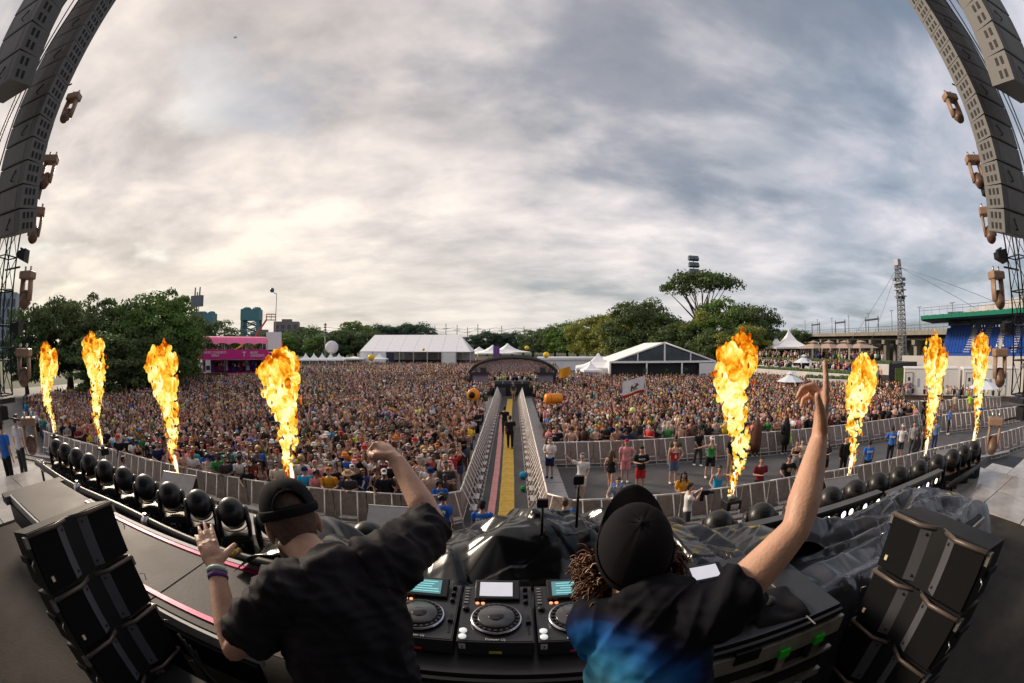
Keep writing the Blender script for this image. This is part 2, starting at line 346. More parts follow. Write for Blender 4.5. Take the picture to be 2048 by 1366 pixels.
for az, el, d, v, mk, ws, lab in [(-69.5, 4.3, 56, 1, 'blue', 1.1, 'dusky green tree behind the truss tower at the crowd edge'), (-66, 5.3, 52, 0, 'dark', 1.0, 'dark leafy tree at the crowd edge next to the truss tower'), (-62.5, 4.6, 60, 3, 'dark', 1.3, 'small dark tree between two taller trees at the crowd edge'), (-58.5, 5.9, 54, 1, 'dark', .95, 'tall narrow dark tree at the crowd edge behind the flames'), (-54, 4.2, 50, 2, 'dark', 1.1, 'wide dark tree with low crown in shade at the crowd edge'), (-50.5, 6.2, 50, 0, 'mid', 1.05, 'big bright green tree at the crowd edge beside the magenta bar'), (-47.9, 6.8, 50, 1, 'mid', 1.0, 'tallest bright green tree beside the magenta bar, lamp mast behind'), (-46.0, 3.6, 54, 3, 'mid', 1.0, 'rounded green tree next to the white cabin'), (-57, 1.0, 42, 3, 'dark', 1.5, 'low bushy tree in front of the dark tall trees'), (-50.5, 1.0, 45, 2, 'dark', 1.2, 'low wide tree under the big bright green tree'), (-40.5, 3.2, 95, 0, 'far', 1.2, 'far tree behind the magenta bar roof, beside the teal bridge tower')]:
    tree(az, el, d, v, mk, lab, ws)
far = [(-29.5, 1.6, 150, 0), (-27.5, 2.1, 160, 2), (-26, 1.3, 130, 3), (-24.3, 2.0, 150, 0), (-22.6, 1.7, 150, 2), (-21.2, 3.0, 165, 3), (-19.5, 1.6, 150, 2), (-31, 1.4, 140, 3), (-33.5, 1.2, 140, 2), (-36, 1.0, 120, 0), (-38, .9, 110, 2)]
for az, el, d, v in far: tree(az, el, d, v, 'far' if v != 3 else 'mid', f'far tree between magenta bar and marquee, {ordn(sorted(q[0] for q in far).index(az))} from the bar', 1.35, 'far trees beyond the magenta bar')
for az, el, d, v in [(-17.6, 2.4, 170, 2), (-16, 2.7, 170, 0), (-14.3, 2.8, 170, 3), (-12.5, 2.6, 170, 2)]: tree(az, el, d, v, 'blue', f'far dark tree over the marquee roof, {ordn([-17.6, -16, -14.3, -12.5].index(az))} from the lamp mast side', 1.1, 'trees over the marquee roof')
for az, el, d, v in [(-5.2, 1.5, 230, 0), (-3.3, 1.7, 230, 2), (-1.6, 1.4, 235, 0), (0, 1.6, 230, 2), (1.5, 1.3, 240, 0)]: tree(az, el, d, v, 'blue', f'distant bluish tree behind the far peaked tents, {ordn([-5.2, -3.3, -1.6, 0, 1.5].index(az))} from the marquee', 1.25, 'distant bluish trees')
for az, el, d, v, mk in [(2.8, 2.2, 200, 0, 'far'), (4.3, 1.9, 190, 2, 'far'), (5.8, 2.4, 180, 0, 'far'), (7.4, 2.8, 170, 2, 'mid'), (8.8, 2.6, 160, 3, 'mid'), (10.2, 3.7, 150, 0, 'olive'), (11.8, 4.0, 140, 1, 'olive'), (13.4, 3.8, 130, 2, 'olive')]: tree(az, el, d, v, mk, f'leafy tree in the receding row, {ordn([13.4, 11.8, 10.2, 8.8, 7.4, 5.8, 4.3, 2.8].index(az))} from the gabled tent', 1.15, 'receding tree row')
for az, el, d, v, mk, ws, lab in [(15.4, 4.4, 105, 0, 'olive', 1.1, 'olive green tree behind the ridge of the gabled tent'), (17.6, 5.4, 100, 2, 'dark', 1.0, 'dark round topped tree rising behind the gabled tent'), (20.3, 4.3, 95, 0, 'dark', 1.1, 'broad dark tree behind the gable peak of the tent'), (22.5, 2.8, 88, 3, 'dark', 1.3, 'lower dark tree between gabled tent and the spreading tree'), (25.6, 8.9, 98, 4, 'dark', .95, 'tall flat topped spreading tree with bare limbs under its crown'), (26.3, 4.8, 86, 1, 'olive', 1.0, 'olive tree under the flat topped spreading tree'), (29.4, 6.2, 88, 0, 'mid', 1.0, 'large green tree beside the flat topped one'), (32.3, 4.6, 84, 2, 'dark', .9, 'dark green tree at the end of the tree group'), (31.5, 2.4, 76, 3, 'olive', 1.3, 'light olive bush tree behind the big flame'), (27.5, 1.6, 80, 2, 'dark', 1.2, 'low dark tree behind the right corner of the gabled tent'), (34.2, 1.6, 84, 3, 'olive', 1.0, 'small olive tree next to the white peaked tents'), (36.8, 1.9, 150, 0, 'far', 1.1, 'rounded far tree behind the white peaked tents'), (38.8, 1.7, 150, 2, 'far', 1.1, 'low far tree in front of the viaduct end')]:
    tree(az, el, d, v, mk, lab, ws)

def P(az, d, z=0): a = R(az); return Vector((d*math.sin(a), d*math.cos(a), z))
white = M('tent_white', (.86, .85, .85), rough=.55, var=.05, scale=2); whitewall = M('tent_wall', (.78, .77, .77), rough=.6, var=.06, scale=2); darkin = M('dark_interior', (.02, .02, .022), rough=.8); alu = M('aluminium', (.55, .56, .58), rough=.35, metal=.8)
# ---- long white marquee
def marquee():
    c = P(-12.3, 104); r = empty('marquee', c, R(2)); Wd, Dp, e, z = 25.5, 18, 4.1, 8.0
    nb = 8; bw = Wd/nb
    def roofpan(x0, x1, s):
        m = MB(); hx0 = x0+(1.0 if x0 <= -Wd/2+.1 else 0); hx1 = x1-(3.0 if x1 >= Wd/2-.1 else 0)
        y0, ym = -Dp/2*s, 0
        m.add([(x0, y0, e), (x1, y0, e), (hx1, ym, z), (hx0, ym, z), (x0, y0, e-.12), (x1, y0, e-.12), (hx1, ym, z-.12), (hx0, ym, z-.12)], [(0, 1, 2, 3), (7, 6, 5, 4), (0, 4, 5, 1), (1, 5, 6, 2), (2, 6, 7, 3), (3, 7, 4, 0)])
        return m
    for i in range(nb):
        x0 = -Wd/2+i*bw
        for s in (1, -1): roofpan(x0+.02, x0+bw-.02, s).build('roof_panel', white, r)
    for x, sg in ((-Wd/2, 1), (Wd/2, -1)):
        m = MB().add([(x, -Dp/2, e-.1), (x, Dp/2, e-.1), (x+sg*(1.0 if sg > 0 else 3.0), 0, z-.1)], [(0, 1, 2)]); m.build('gable', white, r)
    for i in range(nb):
        x0 = -Wd/2+i*bw
        if i in (0, 1, 6): MB().box((x0+bw/2, -Dp/2, e/2-.1), (bw-.06, .06, e-.15)).build('wall_panel', whitewall, r)
        if i == 2: MB().box((x0+bw*.3, -Dp/2, e/2-.1), (bw*.6, .06, e-.2)).build('dark_door', M('navy_cloth', (.02, .025, .05)), r)
        MB().box((x0+bw/2, Dp/2, e/2-.1), (bw-.06, .06, e-.15)).build('wall_panel', whitewall, r)
    for i in range(nb+1):
        MB().box((-Wd/2+i*bw, -Dp/2-.08, e/2-.1), (.16, .16, e-.1)).build('post', alu, r)
    MB().box((0, 0, .9), (Wd-4, 8, 1.8)).build('bar_counter', M('bar_dark', (.045, .035, .04), var=.5, scale=2), r)
    tag(r, 'long white marquee with panelled roof and open dark bays', 'tent')
marquee()
# ---- clear-span gabled tent
def gable_tent(c, rz, Wd, Ln, e, z, label, glass=True):
    r = empty('gable_tent', c, rz); n = 4
    for i in range(n):
        y0, y1 = Ln*i/n+.02, Ln*(i+1)/n-.02
        for s in (1, -1):
            m = MB().add([(s*Wd/2, y0, e), (s*Wd/2, y1, e), (0, y1, z), (0, y0, z), (s*Wd/2, y0, e-.12), (s*Wd/2, y1, e-.12), (0, y1, z-.12), (0, y0, z-.12)], [(0, 1, 2, 3), (4, 7, 6, 5), (0, 3, 7, 4), (1, 5, 6, 2), (0, 4, 5, 1), (3, 2, 6, 7)]); m.build('roof_panel', white, r)
            MB().box((s*(Wd/2-.03), (y0+y1)/2, e/2), (.06, y1-y0, e-.14)).build('wall_panel', whitewall, r)
    for s in (1, -1):
        m = MB().tube([(s*Wd/2, -.05, e-.05), (0, -.05, z-.05)], .13, 6); m.build('gable_beam', white, r)
        MB().box((s*Wd/2, -.02, e/2), (.22, .22, e)).build('post', white, r)
        MB().box((s*Wd/6, -.02, e/2), (.2, .2, e)).build('post', white, r)
    MB().box((0, -.08, e-.03), (Wd, .16, .26)).build('cross_beam', white, r)
    MB().box((0, -.07, (e+z)/2), (.2, .14, z-e-.1)).build('king_post', white, r)
    for s in (1, -1): MB().box((s*Wd/4, -.06, e+(z-e)*.25), (.14, .12, (z-e)*.5)).build('gable_strut', white, r)
    gl = M('tent_window', (.045, .06, .075), rough=.12, var=.3, scale=.7, spec=.6)
    for s in (1, -1): MB().prism([(s*.12, e+.12), (s*(Wd/2-1.1), e+.12), (s*.12, z-.35)], .02, .06).build('window', gl, r)
    MB().box((0, Ln/2, e/2), (Wd-.5, Ln-1, e-.4)).build('inside_shade_block', darkin, r)  # solid dark block standing for the shade inside the tent
    for s, w_ in ((1, .3),): MB().box((s*Wd*.42, -.12, e/2-.1), (Wd*.17, .06, e-.3)).build('wall_panel', whitewall, r)
    pl = M('plant_green', (.03, .09, .03))
    for x in (-Wd/5.2, .1, Wd/5):
        b = MB(); g2 = random.Random(int(x*10))
        for k in range(26):
            a = g2.uniform(0, 6.28); h0 = g2.uniform(.6, 2.3); q = Vector((math.cos(a)*.4, math.sin(a)*.3, .5))
            b.tube([(x, -.7, h0), Vector((x, -.7, h0))+q*.5, Vector((x, -.7, h0))+Vector((q.x, q.y, .25))], [.06, .07, .01], 4)
        b.build('leaf_garland', pl, r)
    tag(r, label, 'tent'); return r
c0 = P(20.6, 56.5); gable_tent(c0, R(-8), 14.6, 16, 3.35, 5.85, 'white clear-span tent with dark glazed gable and leafy posts')
# low white canopies between marquee and gabled tent
def pyramid_tent(c, wd, e, z, label, rz=0, group=None, walls=(), swoop=.35, name='peaked_tent'):
    r = empty(name, c, rz); m = MB(); n = 8
    rings = [(1.0, e), (.62, e+(z-e)*.14), (.34, e+(z-e)*.36), (.12, e+(z-e)*.72), (.012, z)]
    vs = []; fs = []
    for k, zz in rings:
        for x, y in ((-1, -1), (1, -1), (1, 1), (-1, 1)): vs.append((x*k*wd/2, y*k*wd/2, zz))
    for i in range(len(rings)-1):
        for j in range(4): a, b = i*4+j, i*4+(j+1) % 4; fs.append((a, b, b+4, a+4))
    m.add(vs, fs); m.build('canopy', white, r)
    MB().tube([(-wd/2, -wd/2, e-.12), (wd/2, -wd/2, e-.12), (wd/2, wd/2, e-.12), (-wd/2, wd/2, e-.12), (-wd/2, -wd/2, e-.12)], [(.02, .14)]*5, 4, smooth=False).build('valance', white, r)
    for x in (-1, 1):
        for y in (-1, 1): MB().tube([(x*(wd/2-.05), y*(wd/2-.05), 0), (x*(wd/2-.05), y*(wd/2-.05), e-.05)], .05, 6).build('leg', alu, r)
    for wl in walls:
        if wl == 'x': MB().box((wd/2-.1, 0, e/2), (.05, wd-.2, e-.2)).build('side_wall', whitewall, r)
        if wl == 'y': MB().box((wd*.2, -wd/2+.1, e/2), (wd*.55, .05, e-.2)).build('side_wall', whitewall, r)
    tag(r, label, 'tent', group); return r
for i, (az, d, wd, e, z) in enumerate([(-4.4, 150, 9, 3.2, 5.0), (-2.6, 140, 13, 3.0, 5.6), (-.6, 150, 13, 3.2, 6.2)]): pyramid_tent(P(az, d), wd, e, z, ['small far white peaked tent next to the marquee end', 'wide far white peaked tent behind the mixing tower', 'tallest far white peaked tent behind the purple banner'][i], .3)
for i in range(5): pyramid_tent(P(-28.0+i*1.15, 88), 2.6, 2.6, 3.9, f'small pointed white canopy in the row, {ordn(i)} from the magenta bar', .2, 'row of small pointed canopies')
pyramid_tent(P(-17.9, 92), 3.4, 2.6, 3.8, 'cream pointed canopy at the marquee corner by the yellow ball', .1)
for az, d, wd in ((-23.4, 100, 5), (-21.3, 100, 6)): pyramid_tent(P(az, d), wd, 2.5, 2.9, 'low flat white canopy over the crowd between small canopies and marquee', .1, 'low flat canopies')
gt = MB().box((0, 0, 2.6), (16, 6, .5)); gt.box((0, 0, 1.2), (15, 5, 2.4)); o = gt.build('low_canopy', white); o.location = P(8.2, 96); o.rotation_euler.z = R(-6); tag(o, 'long low flat white canopy near the receding trees', 'canopy')
pyramid_tent(P(11.6, 62), 6.5, 2.4, 4.4, 'white peaked tent touching the side of the gabled tent', R(-8), walls=('x', 'y'))
pyramid_tent(P(10.6, 58), 2.6, 2.2, 3.4, 'tiny white peaked tent in front of the gabled tent', R(5))

# ---- magenta two-storey bar
def magenta_bar():
    p0, p1 = P(-42.6, 67), P(-33.6, 68); c = (p0+p1)/2; d = p1-p0; r = empty('two_storey_bar', c, math.atan2(d.y, d.x)); W = d.length
    mag = M('magenta_panel', (.62, .012, .22), rough=.45, var=.1); rosa = M('pink_awning', (.85, .16, .33), rough=.6, var=.1); wt = M('bar_white', (.7, .68, .68)); grey = M('scaffold', (.35, .35, .36), metal=.5, rough=.4); pur = M('purple_light_cloth', (.16, .04, .22), var=.5, scale=1.2)
    MB().box((0, 0, .7), (W, 5, 1.4)).build('lower_counter', mag, r)
    MB().box((0, .3, 3.35), (W+.2, 5.4, .14)).build('floor_deck', grey, r)
    MB().box((0, -2.62, 4.1), (W+.1, .1, 1.36)).build('fascia', mag, r)
    MB().prism([(-W/2-2.2, 3.5), (-W/2-.06, 3.42), (-W/2-.06, 4.78), (-W/2-2.2, 4.65)], -2.3, -2.1).build('fascia_wing', mag, r)
    for x in np.linspace(-W/2+.1, W/2-.1, 4):
        MB().tube([(x, -2.4, 1.4), (x, -2.4, 6.3)], .07, 6).build('post', grey, r); MB().tube([(x, 2.3, 1.4), (x, 2.3, 6.3)], .07, 6).build('post', grey, r)
    n = 5
    for i in range(n):
        x0, x1 = -W/2+.15+(W-.3)*i/n, -W/2+.15+(W-.3)*(i+1)/n
        m = MB().grid(lambda u, v: (lerp(x0, x1, u), lerp(-2.7, 2.6, v), 6.35+math.sin(math.pi*v)*.35-(.62 if v < .02 else 0)+(-.25*abs(2*u-1)**2 if v < .02 else 0)), 8, 8); m.build('awning', rosa, r)
    MB().box((-W/2+.9, -2.5, 2.35), (.8, .3, 1.9)).build('speaker_box', wt, r); MB().box((-W/2+.9, -2.68, 2.2), (.6, .05, .6)).build('speaker_grille', darkin, r)
    MB().box((0, 2.3, 2.3), (W-.3, .1, 1.9)).build('back_drape', pur, r)
    for i in range(7):
        x = -W/2+1.8+i*1.2; MB().box((x, 1.2+.3*math.sin(i*2), 2.35), (.35+.2*(i % 2), .1, 1.5)).build('banner', M(['flag_blue', 'flag_red', 'flag_white'][i % 3], [(.05, .06, .25), (.4, .05, .08), (.6, .58, .6)][i % 3]), r)
    t = ob('lettering', text_mesh('MUSIC CONCERTS\nDEALS', .42, .01, .008), wt, r, (-W/2+2.1, -2.69, 4.15)); t.rotation_euler.x = R(90)
    t = ob('lettering', text_mesh('T', .95, .01, .012), wt, r, (W/2-3.9, -2.69, 4.1)); t.rotation_euler.x = R(90)
    t = ob('lettering', text_mesh('MUSIC\nCONCERTS', .44, .01, .008, align='LEFT'), wt, r, (W/2-2.9, -2.69, 4.12)); t.rotation_euler.x = R(90)
    t = ob('lettering', text_mesh('T\u00b7Mobile', .42, .01, .008), wt, r, (-W/2-1.1, -2.34, 4.1)); t.rotation_euler.x = R(90)
    MB().box((W*.05, -2.54, .9), (W*.22, .06, .7)).build('white_panel', wt, r); MB().box((W*.27, -2.54, 1.0), (W*.15, .06, .5)).build('orange_panel', M('orange_panel', (.5, .17, .05)), r)
    tag(r, 'magenta two-storey bar with pink scalloped awning and full upper deck', 'bar')
    b = MB().box((0, 0, 1.45), (3.4, 2.5, 2.9)); b.box((0, 0, 2.93), (3.5, 2.6, .06)); o = b.build('white_cabin', wt); q = P(-44.2, 66); o.location = q; o.rotation_euler.z = r.rotation_euler.z; tag(o, 'plain white cabin standing at the end of the magenta bar', 'cabin')
    tw = empty('side_tent', P(-31.6, 70), R(30)); MB().prism([(-3, 0), (3, 0), (3, 3.0), (-3, 4.4)], -2, 2).build('wall', wt, tw); MB().prism([(-3.1, 4.45), (3.1, 3.05), (3.1, 3.2), (-3.1, 4.65)], -2.3, 2.3).build('roof', mag, tw); tag(tw, 'white lean-to tent with magenta sloping roof attached beside the bar', 'tent')
    fn = MB().box((0, 0, .95), (16, .08, 1.9)); o = fn.build('dark_fence', M('fence_dark', (.03, .032, .03), rough=.8)); o.location = P(-47, 58); o.rotation_euler.z = R(42); tag(o, 'dark sheeted fence behind the crowd left of the white cabin', 'fence')
magenta_bar()

# ---- poles, lamps, bridge towers, lift, skyline
galv = M('galvanised', (.23, .24, .25), rough=.5, metal=.5); lampg = M('lamp_panel', (.10, .12, .15), rough=.35, metal=.3)
def pole(p, h, r, name, label, cat='pole', extra=None):
    o = empty(name, p); MB().tube([(0, 0, 0), (0, 0, h)], [r, r*.6], 8).build('shaft', galv, o)
    if extra: extra(o, h)
    tag(o, label, cat); return o
def ztop(d, el): return CAMZ+d*math.tan(R(el))
def two_panels(o, h):
    for k in range(2): MB().box((0, 0, h-1.2-k*2.2), (2.3, .5, 1.5)).build('lamp_panel', lampg, o)
    for s in (-.5, .5): MB().tube([(s, 0, h-.5), (s, 0, h+.7)], .12, 6).build('antenna', galv, o)
    for s in (-.45, .45): MB().tube([(s, 0, h-6.5), (s, 0, h-.4)], .06, 5).build('strut', galv, o)
pole(P(-43.5, 62), ztop(62, 6.5), .18, 'lamp_mast', 'lamp mast with two dark square panels rising behind the big green tree', 'mast', two_panels)
def swan(o, h):
    MB().tube([(0, 0, h), (-.5, 0, h+.1), (-.8, 0, h+.4)], .07, 6).build('arm', galv, o); MB().ell((-1.1, 0, h+.7), (.45, .4, .45)).build('lamp_head', lampg, o)
    MB().box((-.3, -.1, 6.2), (3.4, .3, 3.2)).build('white_panel', M('bar_white'), o); MB().box((-.3, -.1, 3.4), (1.6, .3, 1.7)).build('white_box', M('bar_white'), o)
pole(P(-32.2, 80), ztop(80, 6.6), .13, 'lamp_post', 'tall slim lamp post with white panels near its foot by the bar', 'lamp post', swan)
def cam_mast(o, h):
    for k in range(5): MB().box((0, 0, h-.4-k*.55), (.5, .4, .3), R(20*k)).build('lamp', lampg, o)
    MB().ell((1.6, 0, 5.0), (1.5, 1.3, 1.4)).build('white_dome', M('bar_white'), o); MB().tube([(1.6, 0, 0), (1.6, 0, 3.9)], .3, 6).build('dome_stand', galv, o)
pole(P(-25.3, 92), ztop(92, 2.9), .22, 'lamp_mast', 'dark slim lamp mast beside a round white dome over the small canopies', 'mast', cam_mast)
def flood(o, h):
    for k in range(4):
        for s in (-.75, .75):
            MB().box((s, -.2, h-.5-k*1.75), (1.35, .9, 1.15), Matrix.Rotation(R(-25), 3, 'X')).build('floodlight', lampg, o)
        MB().box((0, 0, h-.9-k*1.75), (3.4, .15, .15)).build('crossarm', galv, o)
pole(P(24.9, 112), ztop(112, 11.6), .24, 'floodlight_mast', 'tall floodlight mast with stacked lamps rising behind the spreading tree', 'mast', flood)
def lattice_mast(p, h, w0, w1, label):
    o = empty('lattice_mast', p); m = MB(); n = 26
    for i in range(n):
        z0, z1 = h*i/n, h*(i+1)/n; a0, a1 = lerp(w0, w1, i/n)/2, lerp(w0, w1, (i+1)/n)/2
        for k in range(4):
            s = [(-1, -1), (1, -1), (1, 1), (-1, 1)]; q, q2 = s[k], s[(k+1) % 4]
            m.tube([(q[0]*a0, q[1]*a0, z0), (q[0]*a1, q[1]*a1, z1)], .1, 4, cap=False, smooth=False)
            m.tube([(q[0]*a0, q[1]*a0, z0), (q2[0]*a0, q2[1]*a0, z0)], .07, 4, cap=False, smooth=False)
            m.tube([(q[0]*a0, q[1]*a0, z0), (q2[0]*a1, q2[1]*a1, z1)], .05, 4, cap=False, smooth=False)
    m.build('lattice', M('mast_grey', (.25, .25, .25), rough=.5, metal=.3), o)
    for k in range(3): MB().box((0, 0, h*.73+k*.9), (1.6, 1.6, .14)).build('platform', galv, o)
    for k in range(8): MB().box((math.cos(k*.78)*.8, math.sin(k*.78)*.8, h*.72+(k % 4)*.85), (.5, .5, .4)).build('floodlight', lampg, o)
    MB().box((0, 0, h+.3), (.9, .9, .9)).build('head', galv, o)
    for q in ((-5.6, 8.0, 5), (-3.4, 4.8, 5), (13, -18, 9.5), (9.5, -13, 9)): MB().tube([(0, 0, h-.3), (q[0], q[1], q[2])], .03, 4).build('stay_cable', galv, o)
    tag(o, label, 'mast')
lattice_mast(P(54.4, 66), ztop(66, 9.5), 1.15, .75, 'grey lattice mast with stay cables in front of the viaduct')
def bridge_tower(p, w_, h, label):
    o = empty('bridge_tower', p, R(20)); teal = M('bridge_teal', (.07, .19, .22), rough=.6, var=.15)
    for s in (-1, 1):
        for t in (-1, 1): MB().box((s*w_*.42, t*w_*.3, h/2), (w_*.14, w_*.14, h)).build('leg', teal, o)
        m = MB()
        for k in range(6):
            z0, z1 = h*k/7, h*(k+1)/7
            m.tube([(-w_*.42, s*w_*.3, z0), (w_*.42, s*w_*.3, z1)], w_*.03, 4); m.tube([(w_*.42, s*w_*.3, z0), (-w_*.42, s*w_*.3, z1)], w_*.03, 4)
        m.build('bracing', teal, o)
    MB().box((0, 0, h*.86), (w_, w_*.8, h*.26)).build('crown_box', teal, o)
    for s in (-.27, .27): MB().lathe([(w_*.24, 0), (w_*.24, h*.03), (w_*.18, h*.06), (w_*.02, h*.07)], 14, c=(s*w_, 0, h*.99)).build('dome', teal, o)
    tag(o, label, 'tower')
bridge_tower(P(-35.6, 430), 20, ztop(430, 4.5), 'teal steel lift bridge tower standing free beside the red boom lift')
bridge_tower(P(-41.9, 470), 19, ztop(470, 3.9), 'teal steel bridge tower half hidden behind the green tree')
sp = MB(); sp.box((0, 0, 0), (230, 8, 5)); o = sp.build('bridge_span', M('bridge_grey', (.18, .22, .24))); o.location = P(-33, 450, 8.5); o.rotation_euler.z = R(33); tag(o, 'long grey bridge span low on the skyline between the teal towers', 'bridge')
def boom():
    o = empty('boom_lift', P(-38, 84)); q = [Vector((0, 0, 1)), Vector((-.6, 0, 4)), Vector((4.2, 0, 6.8)), Vector((6.6, 0, 10.2))]
    o.rotation_euler.z = R(38); red = M('lift_red', (.5, .06, .03), rough=.5); y_ = M('lift_yellow', (.7, .35, .03))
    MB().tube(q[1:3], .22, 4, smooth=False).build('lower_boom', y_, o); MB().tube(q[2:], .18, 4, smooth=False).build('upper_boom', red, o); MB().tube([q[2].lerp(q[1], .5), q[2]], .24, 4, smooth=False).build('boom_sleeve', red, o)
    MB().box((0, 0, .9), (2.4, 2, 1.2)).build('chassis', y_, o); MB().tube(q[:2], .25, 4, smooth=False).build('riser_arm', y_, o)
    m = MB(); c = q[3]
    for z in (0, .6, 1.1): m.tube([c+Vector((0, -.5, z)), c+Vector((1.9, -.5, z)), c+Vector((1.9, .5, z)), c+Vector((0, .5, z)), c+Vector((0, -.5, z))], .06, 4)
    for x, y in ((0, -.5), (1.9, -.5), (1.9, .5), (0, .5), (.95, -.5)): m.tube([c+Vector((x, y, 0)), c+Vector((x, y, 1.1))], .06, 4)
    m.build('basket', red, o); tag(o, 'red and yellow boom lift raised behind the magenta bar', 'lift')
boom()
win = M('window_dark', (.06, .07, .08), rough=.2); 
def block(az, d, w_, dp, h, col, label, nx=4, nz=3):
    o = empty('building', P(az, d), R(-az*.8)); MB().box((0, 0, h/2), (w_, dp, h)).build('wall', M('bld_'+label[:14], col, var=.08, scale=.2), o); MB().box((0, 0, h+.4), (w_*.4, dp*.5, 3)).build('roof_house', M('bld_roof', (.18, .16, .15)), o)
    me = MB().box((0, 0, 0), (w_/nx*.5, .4, h/8)).mesh('window')
    for i in range(nx):
        for k in range(nz): ob('window', me, win, o, (-w_/2+w_*(i+.5)/nx, -dp/2-.1, h-h/14-h/6*(k+.6)))
    tag(o, label, 'building')
block(-30.6, 320, 19, 15, 22, (.20, .17, .16), 'brown apartment block on the skyline right of the lamp post'); block(-28.9, 330, 22, 14, 17, (.30, .22, .19), 'reddish low apartment block on the skyline next to the brown one', 5); block(-33.9, 340, 20, 14, 15, (.16, .18, .2), 'grey building on the skyline under the bridge tower'); block(-72.6, 260, 15, 12, 30, (.25, .30, .36), 'tall bluish tower block seen through the truss tower', 4, 6)
# catenary masts of the far railway
for i, (az, el) in enumerate([(-26, 2.0), (-20, 2.1), (-18.3, 2.3), (-13.5, 2.0), (-10.4, 2.6), (-8.9, 2.9), (-7.4, 2.7), (-6.0, 2.4), (-4.6, 2.8), (-3, 2.2), (-1.4, 2.6), (.4, 2.1), (1.6, 2.5), (3.0, 2.0)]):
    o = empty('railway_mast', P(az, 260)); hh = ztop(260, el); MB().tube([(0, 0, 0), (0, 0, hh)], .3, 6).build('shaft', galv, o); MB().box((0, 0, hh-3), (4, .3, .3)).build('crossarm', galv, o); tag(o, f'thin far railway mast above the tree line, {ordn(i)} from the magenta bar side', 'mast', 'far railway masts')
for z in (13.8, 15.6):
    p = [P(a, 260, z+.5*math.sin(a*2.2)) for a in np.arange(-26, 3.1, .7)]; tag(MB().tube(p, .09, 4).build('overhead_wire', galv), ('lower' if z < 14 else 'upper')+' overhead wire strung between the far railway masts', 'wire')
for i, (az, d, el) in enumerate([(35.3, 90, 3.0), (36.2, 90, 2.4), (33.9, 150, 2.6)]): pole(P(az, d), ztop(d, el), .13, 'lamp_post', ['slim street lamp next to the white peaked tents, tallest of two', 'shorter slim lamp post right of the tall street lamp', 'far slim lamp post behind the end of the tree group'][i], 'lamp post', lambda o, h: MB().ell((0, 0, h), (.35, .35, .25)).build('lamp_head', lampg, o))

# ---- viaduct
def viaduct():
    p0, p1 = P(39.3, 175), P(64, 88); d = p1-p0; L = d.length; r = empty('viaduct', p0, math.atan2(d.y, d.x)); con = M('concrete', (.24, .215, .18), rough=.85, var=.2, scale=.3); dk = M('viaduct_undershade', (.05, .045, .04), rough=.9)
    z0, z1 = 8.4, 7.0
    def zz(x): return lerp(z0, z1, x/L)
    n = 15
    for i in range(n):
        x0, x1 = L*i/n, L*(i+1)/n; a = math.atan2(zz(x1)-zz(x0), x1-x0)
        MB().box(((x0+x1)/2, 0, zz((x0+x1)/2)+.5), (x1-x0-.05, 11, .9), Matrix.Rotation(-a, 3, 'Y')).build('deck', con, r)
        MB().box(((x0+x1)/2, -3.5, zz((x0+x1)/2)-.5), (x1-x0, .5, 1.0)).build('girder', dk, r); MB().box(((x0+x1)/2, 3.5, zz((x0+x1)/2)-.5), (x1-x0, .5, 1.0)).build('girder', dk, r)  # girders coloured dark for the shade under the deck
        for y in (-4, 4): MB().box((x0+.6, y, zz(x0)/2-.5), (1.2, 1.2, zz(x0)-1)).build('pillar', con, r)
        MB().box((x0+.6, 0, zz(x0)-1.4), (1.3, 10.5, .9)).build('pier_cap', con, r)
        rl = MB().tube([(x0, -5.4, zz(x0)+2.0), (x1, -5.4, zz(x1)+2.0)], .06, 4); rl.tube([(x0, -5.4, zz(x0)+1.4), (x1, -5.4, zz(x1)+1.4)], .05, 4)
        for k in range(5): x = lerp(x0, x1, k/5); rl.tube([(x, -5.4, zz(x)+.9), (x, -5.4, zz(x)+2.0)], .05, 4)
        rl.build('railing', galv, r)
        if i % 2 == 0:
            l = MB().tube([(x0, 3, zz(x0)+.9), (x0, 3, zz(x0)+6.2)], .12, 6); l.tube([(x0-.9, 3, zz(x0)+6.2), (x0+.9, 3, zz(x0)+6.2)], .08, 4); l.build('lamp_post', galv, r)
        if i in (3, 6, 9): 
            l = MB(); 
            for s in (-3.5, 3.5): l.tube([(x0+5+s, -3, zz(x0)+.9), (x0+5+s, -3, zz(x0)+4.6)], .16, 4)
            l.tube([(x0+1.3, -3, zz(x0)+3.9), (x0+8.7, -3, zz(x0)+3.9)], .22, 4); l.build('sign_gantry', M('gantry_dark', (.05, .05, .06)), r)
    MB().box((L/2, 14, 4), (L, 2, 8)).build('dark_backing', M('backing_gloom', (.035, .035, .03), var=.4, scale=.2), r)  # dark slab added behind the pillars for the gloom under the deck
    tag(r, 'long concrete railway viaduct on pillars receding behind the terraces', 'viaduct')
viaduct()

# ---- terraces with seating, hedges and umbrellas
hedge = M('hedge', (.05, .085, .02), rough=.8, var=.5, scale=3, bump=.8, bscale=9)
def terrace(p0, p1, z0, z1, dp, label, cut=1.0):
    p0, p1 = Vector(p0), Vector(p1); d = p1-p0; L = d.length; r = empty('terrace', p0, math.atan2(d.y, d.x))
    MB().box((L/2, dp/2, z1/2), (L, dp-.06, z1)).build('base', M('terrace_base', (.025, .022, .022)), r)
    n = int(L/2.4)
    for i in range(n): MB().box((L*(i+.5)/n, -.03, (z0+z1)/2), (L/n-.03, .07, z1-z0)).build('front_panel', M('terrace_white', (.55, .53, .52), var=.12, scale=1.2), r)
    g2 = random.Random(3); m = MB(); x = 0
    while x < L:
        w_ = g2.uniform(.5, 1.1); m.ell((x, .35, z1+.12), (w_*.6, .3, g2.uniform(.16, .34)), 7, 5); x += w_*.7
    m.build('hedge', hedge, r); tag(r, label, 'terrace'); return r
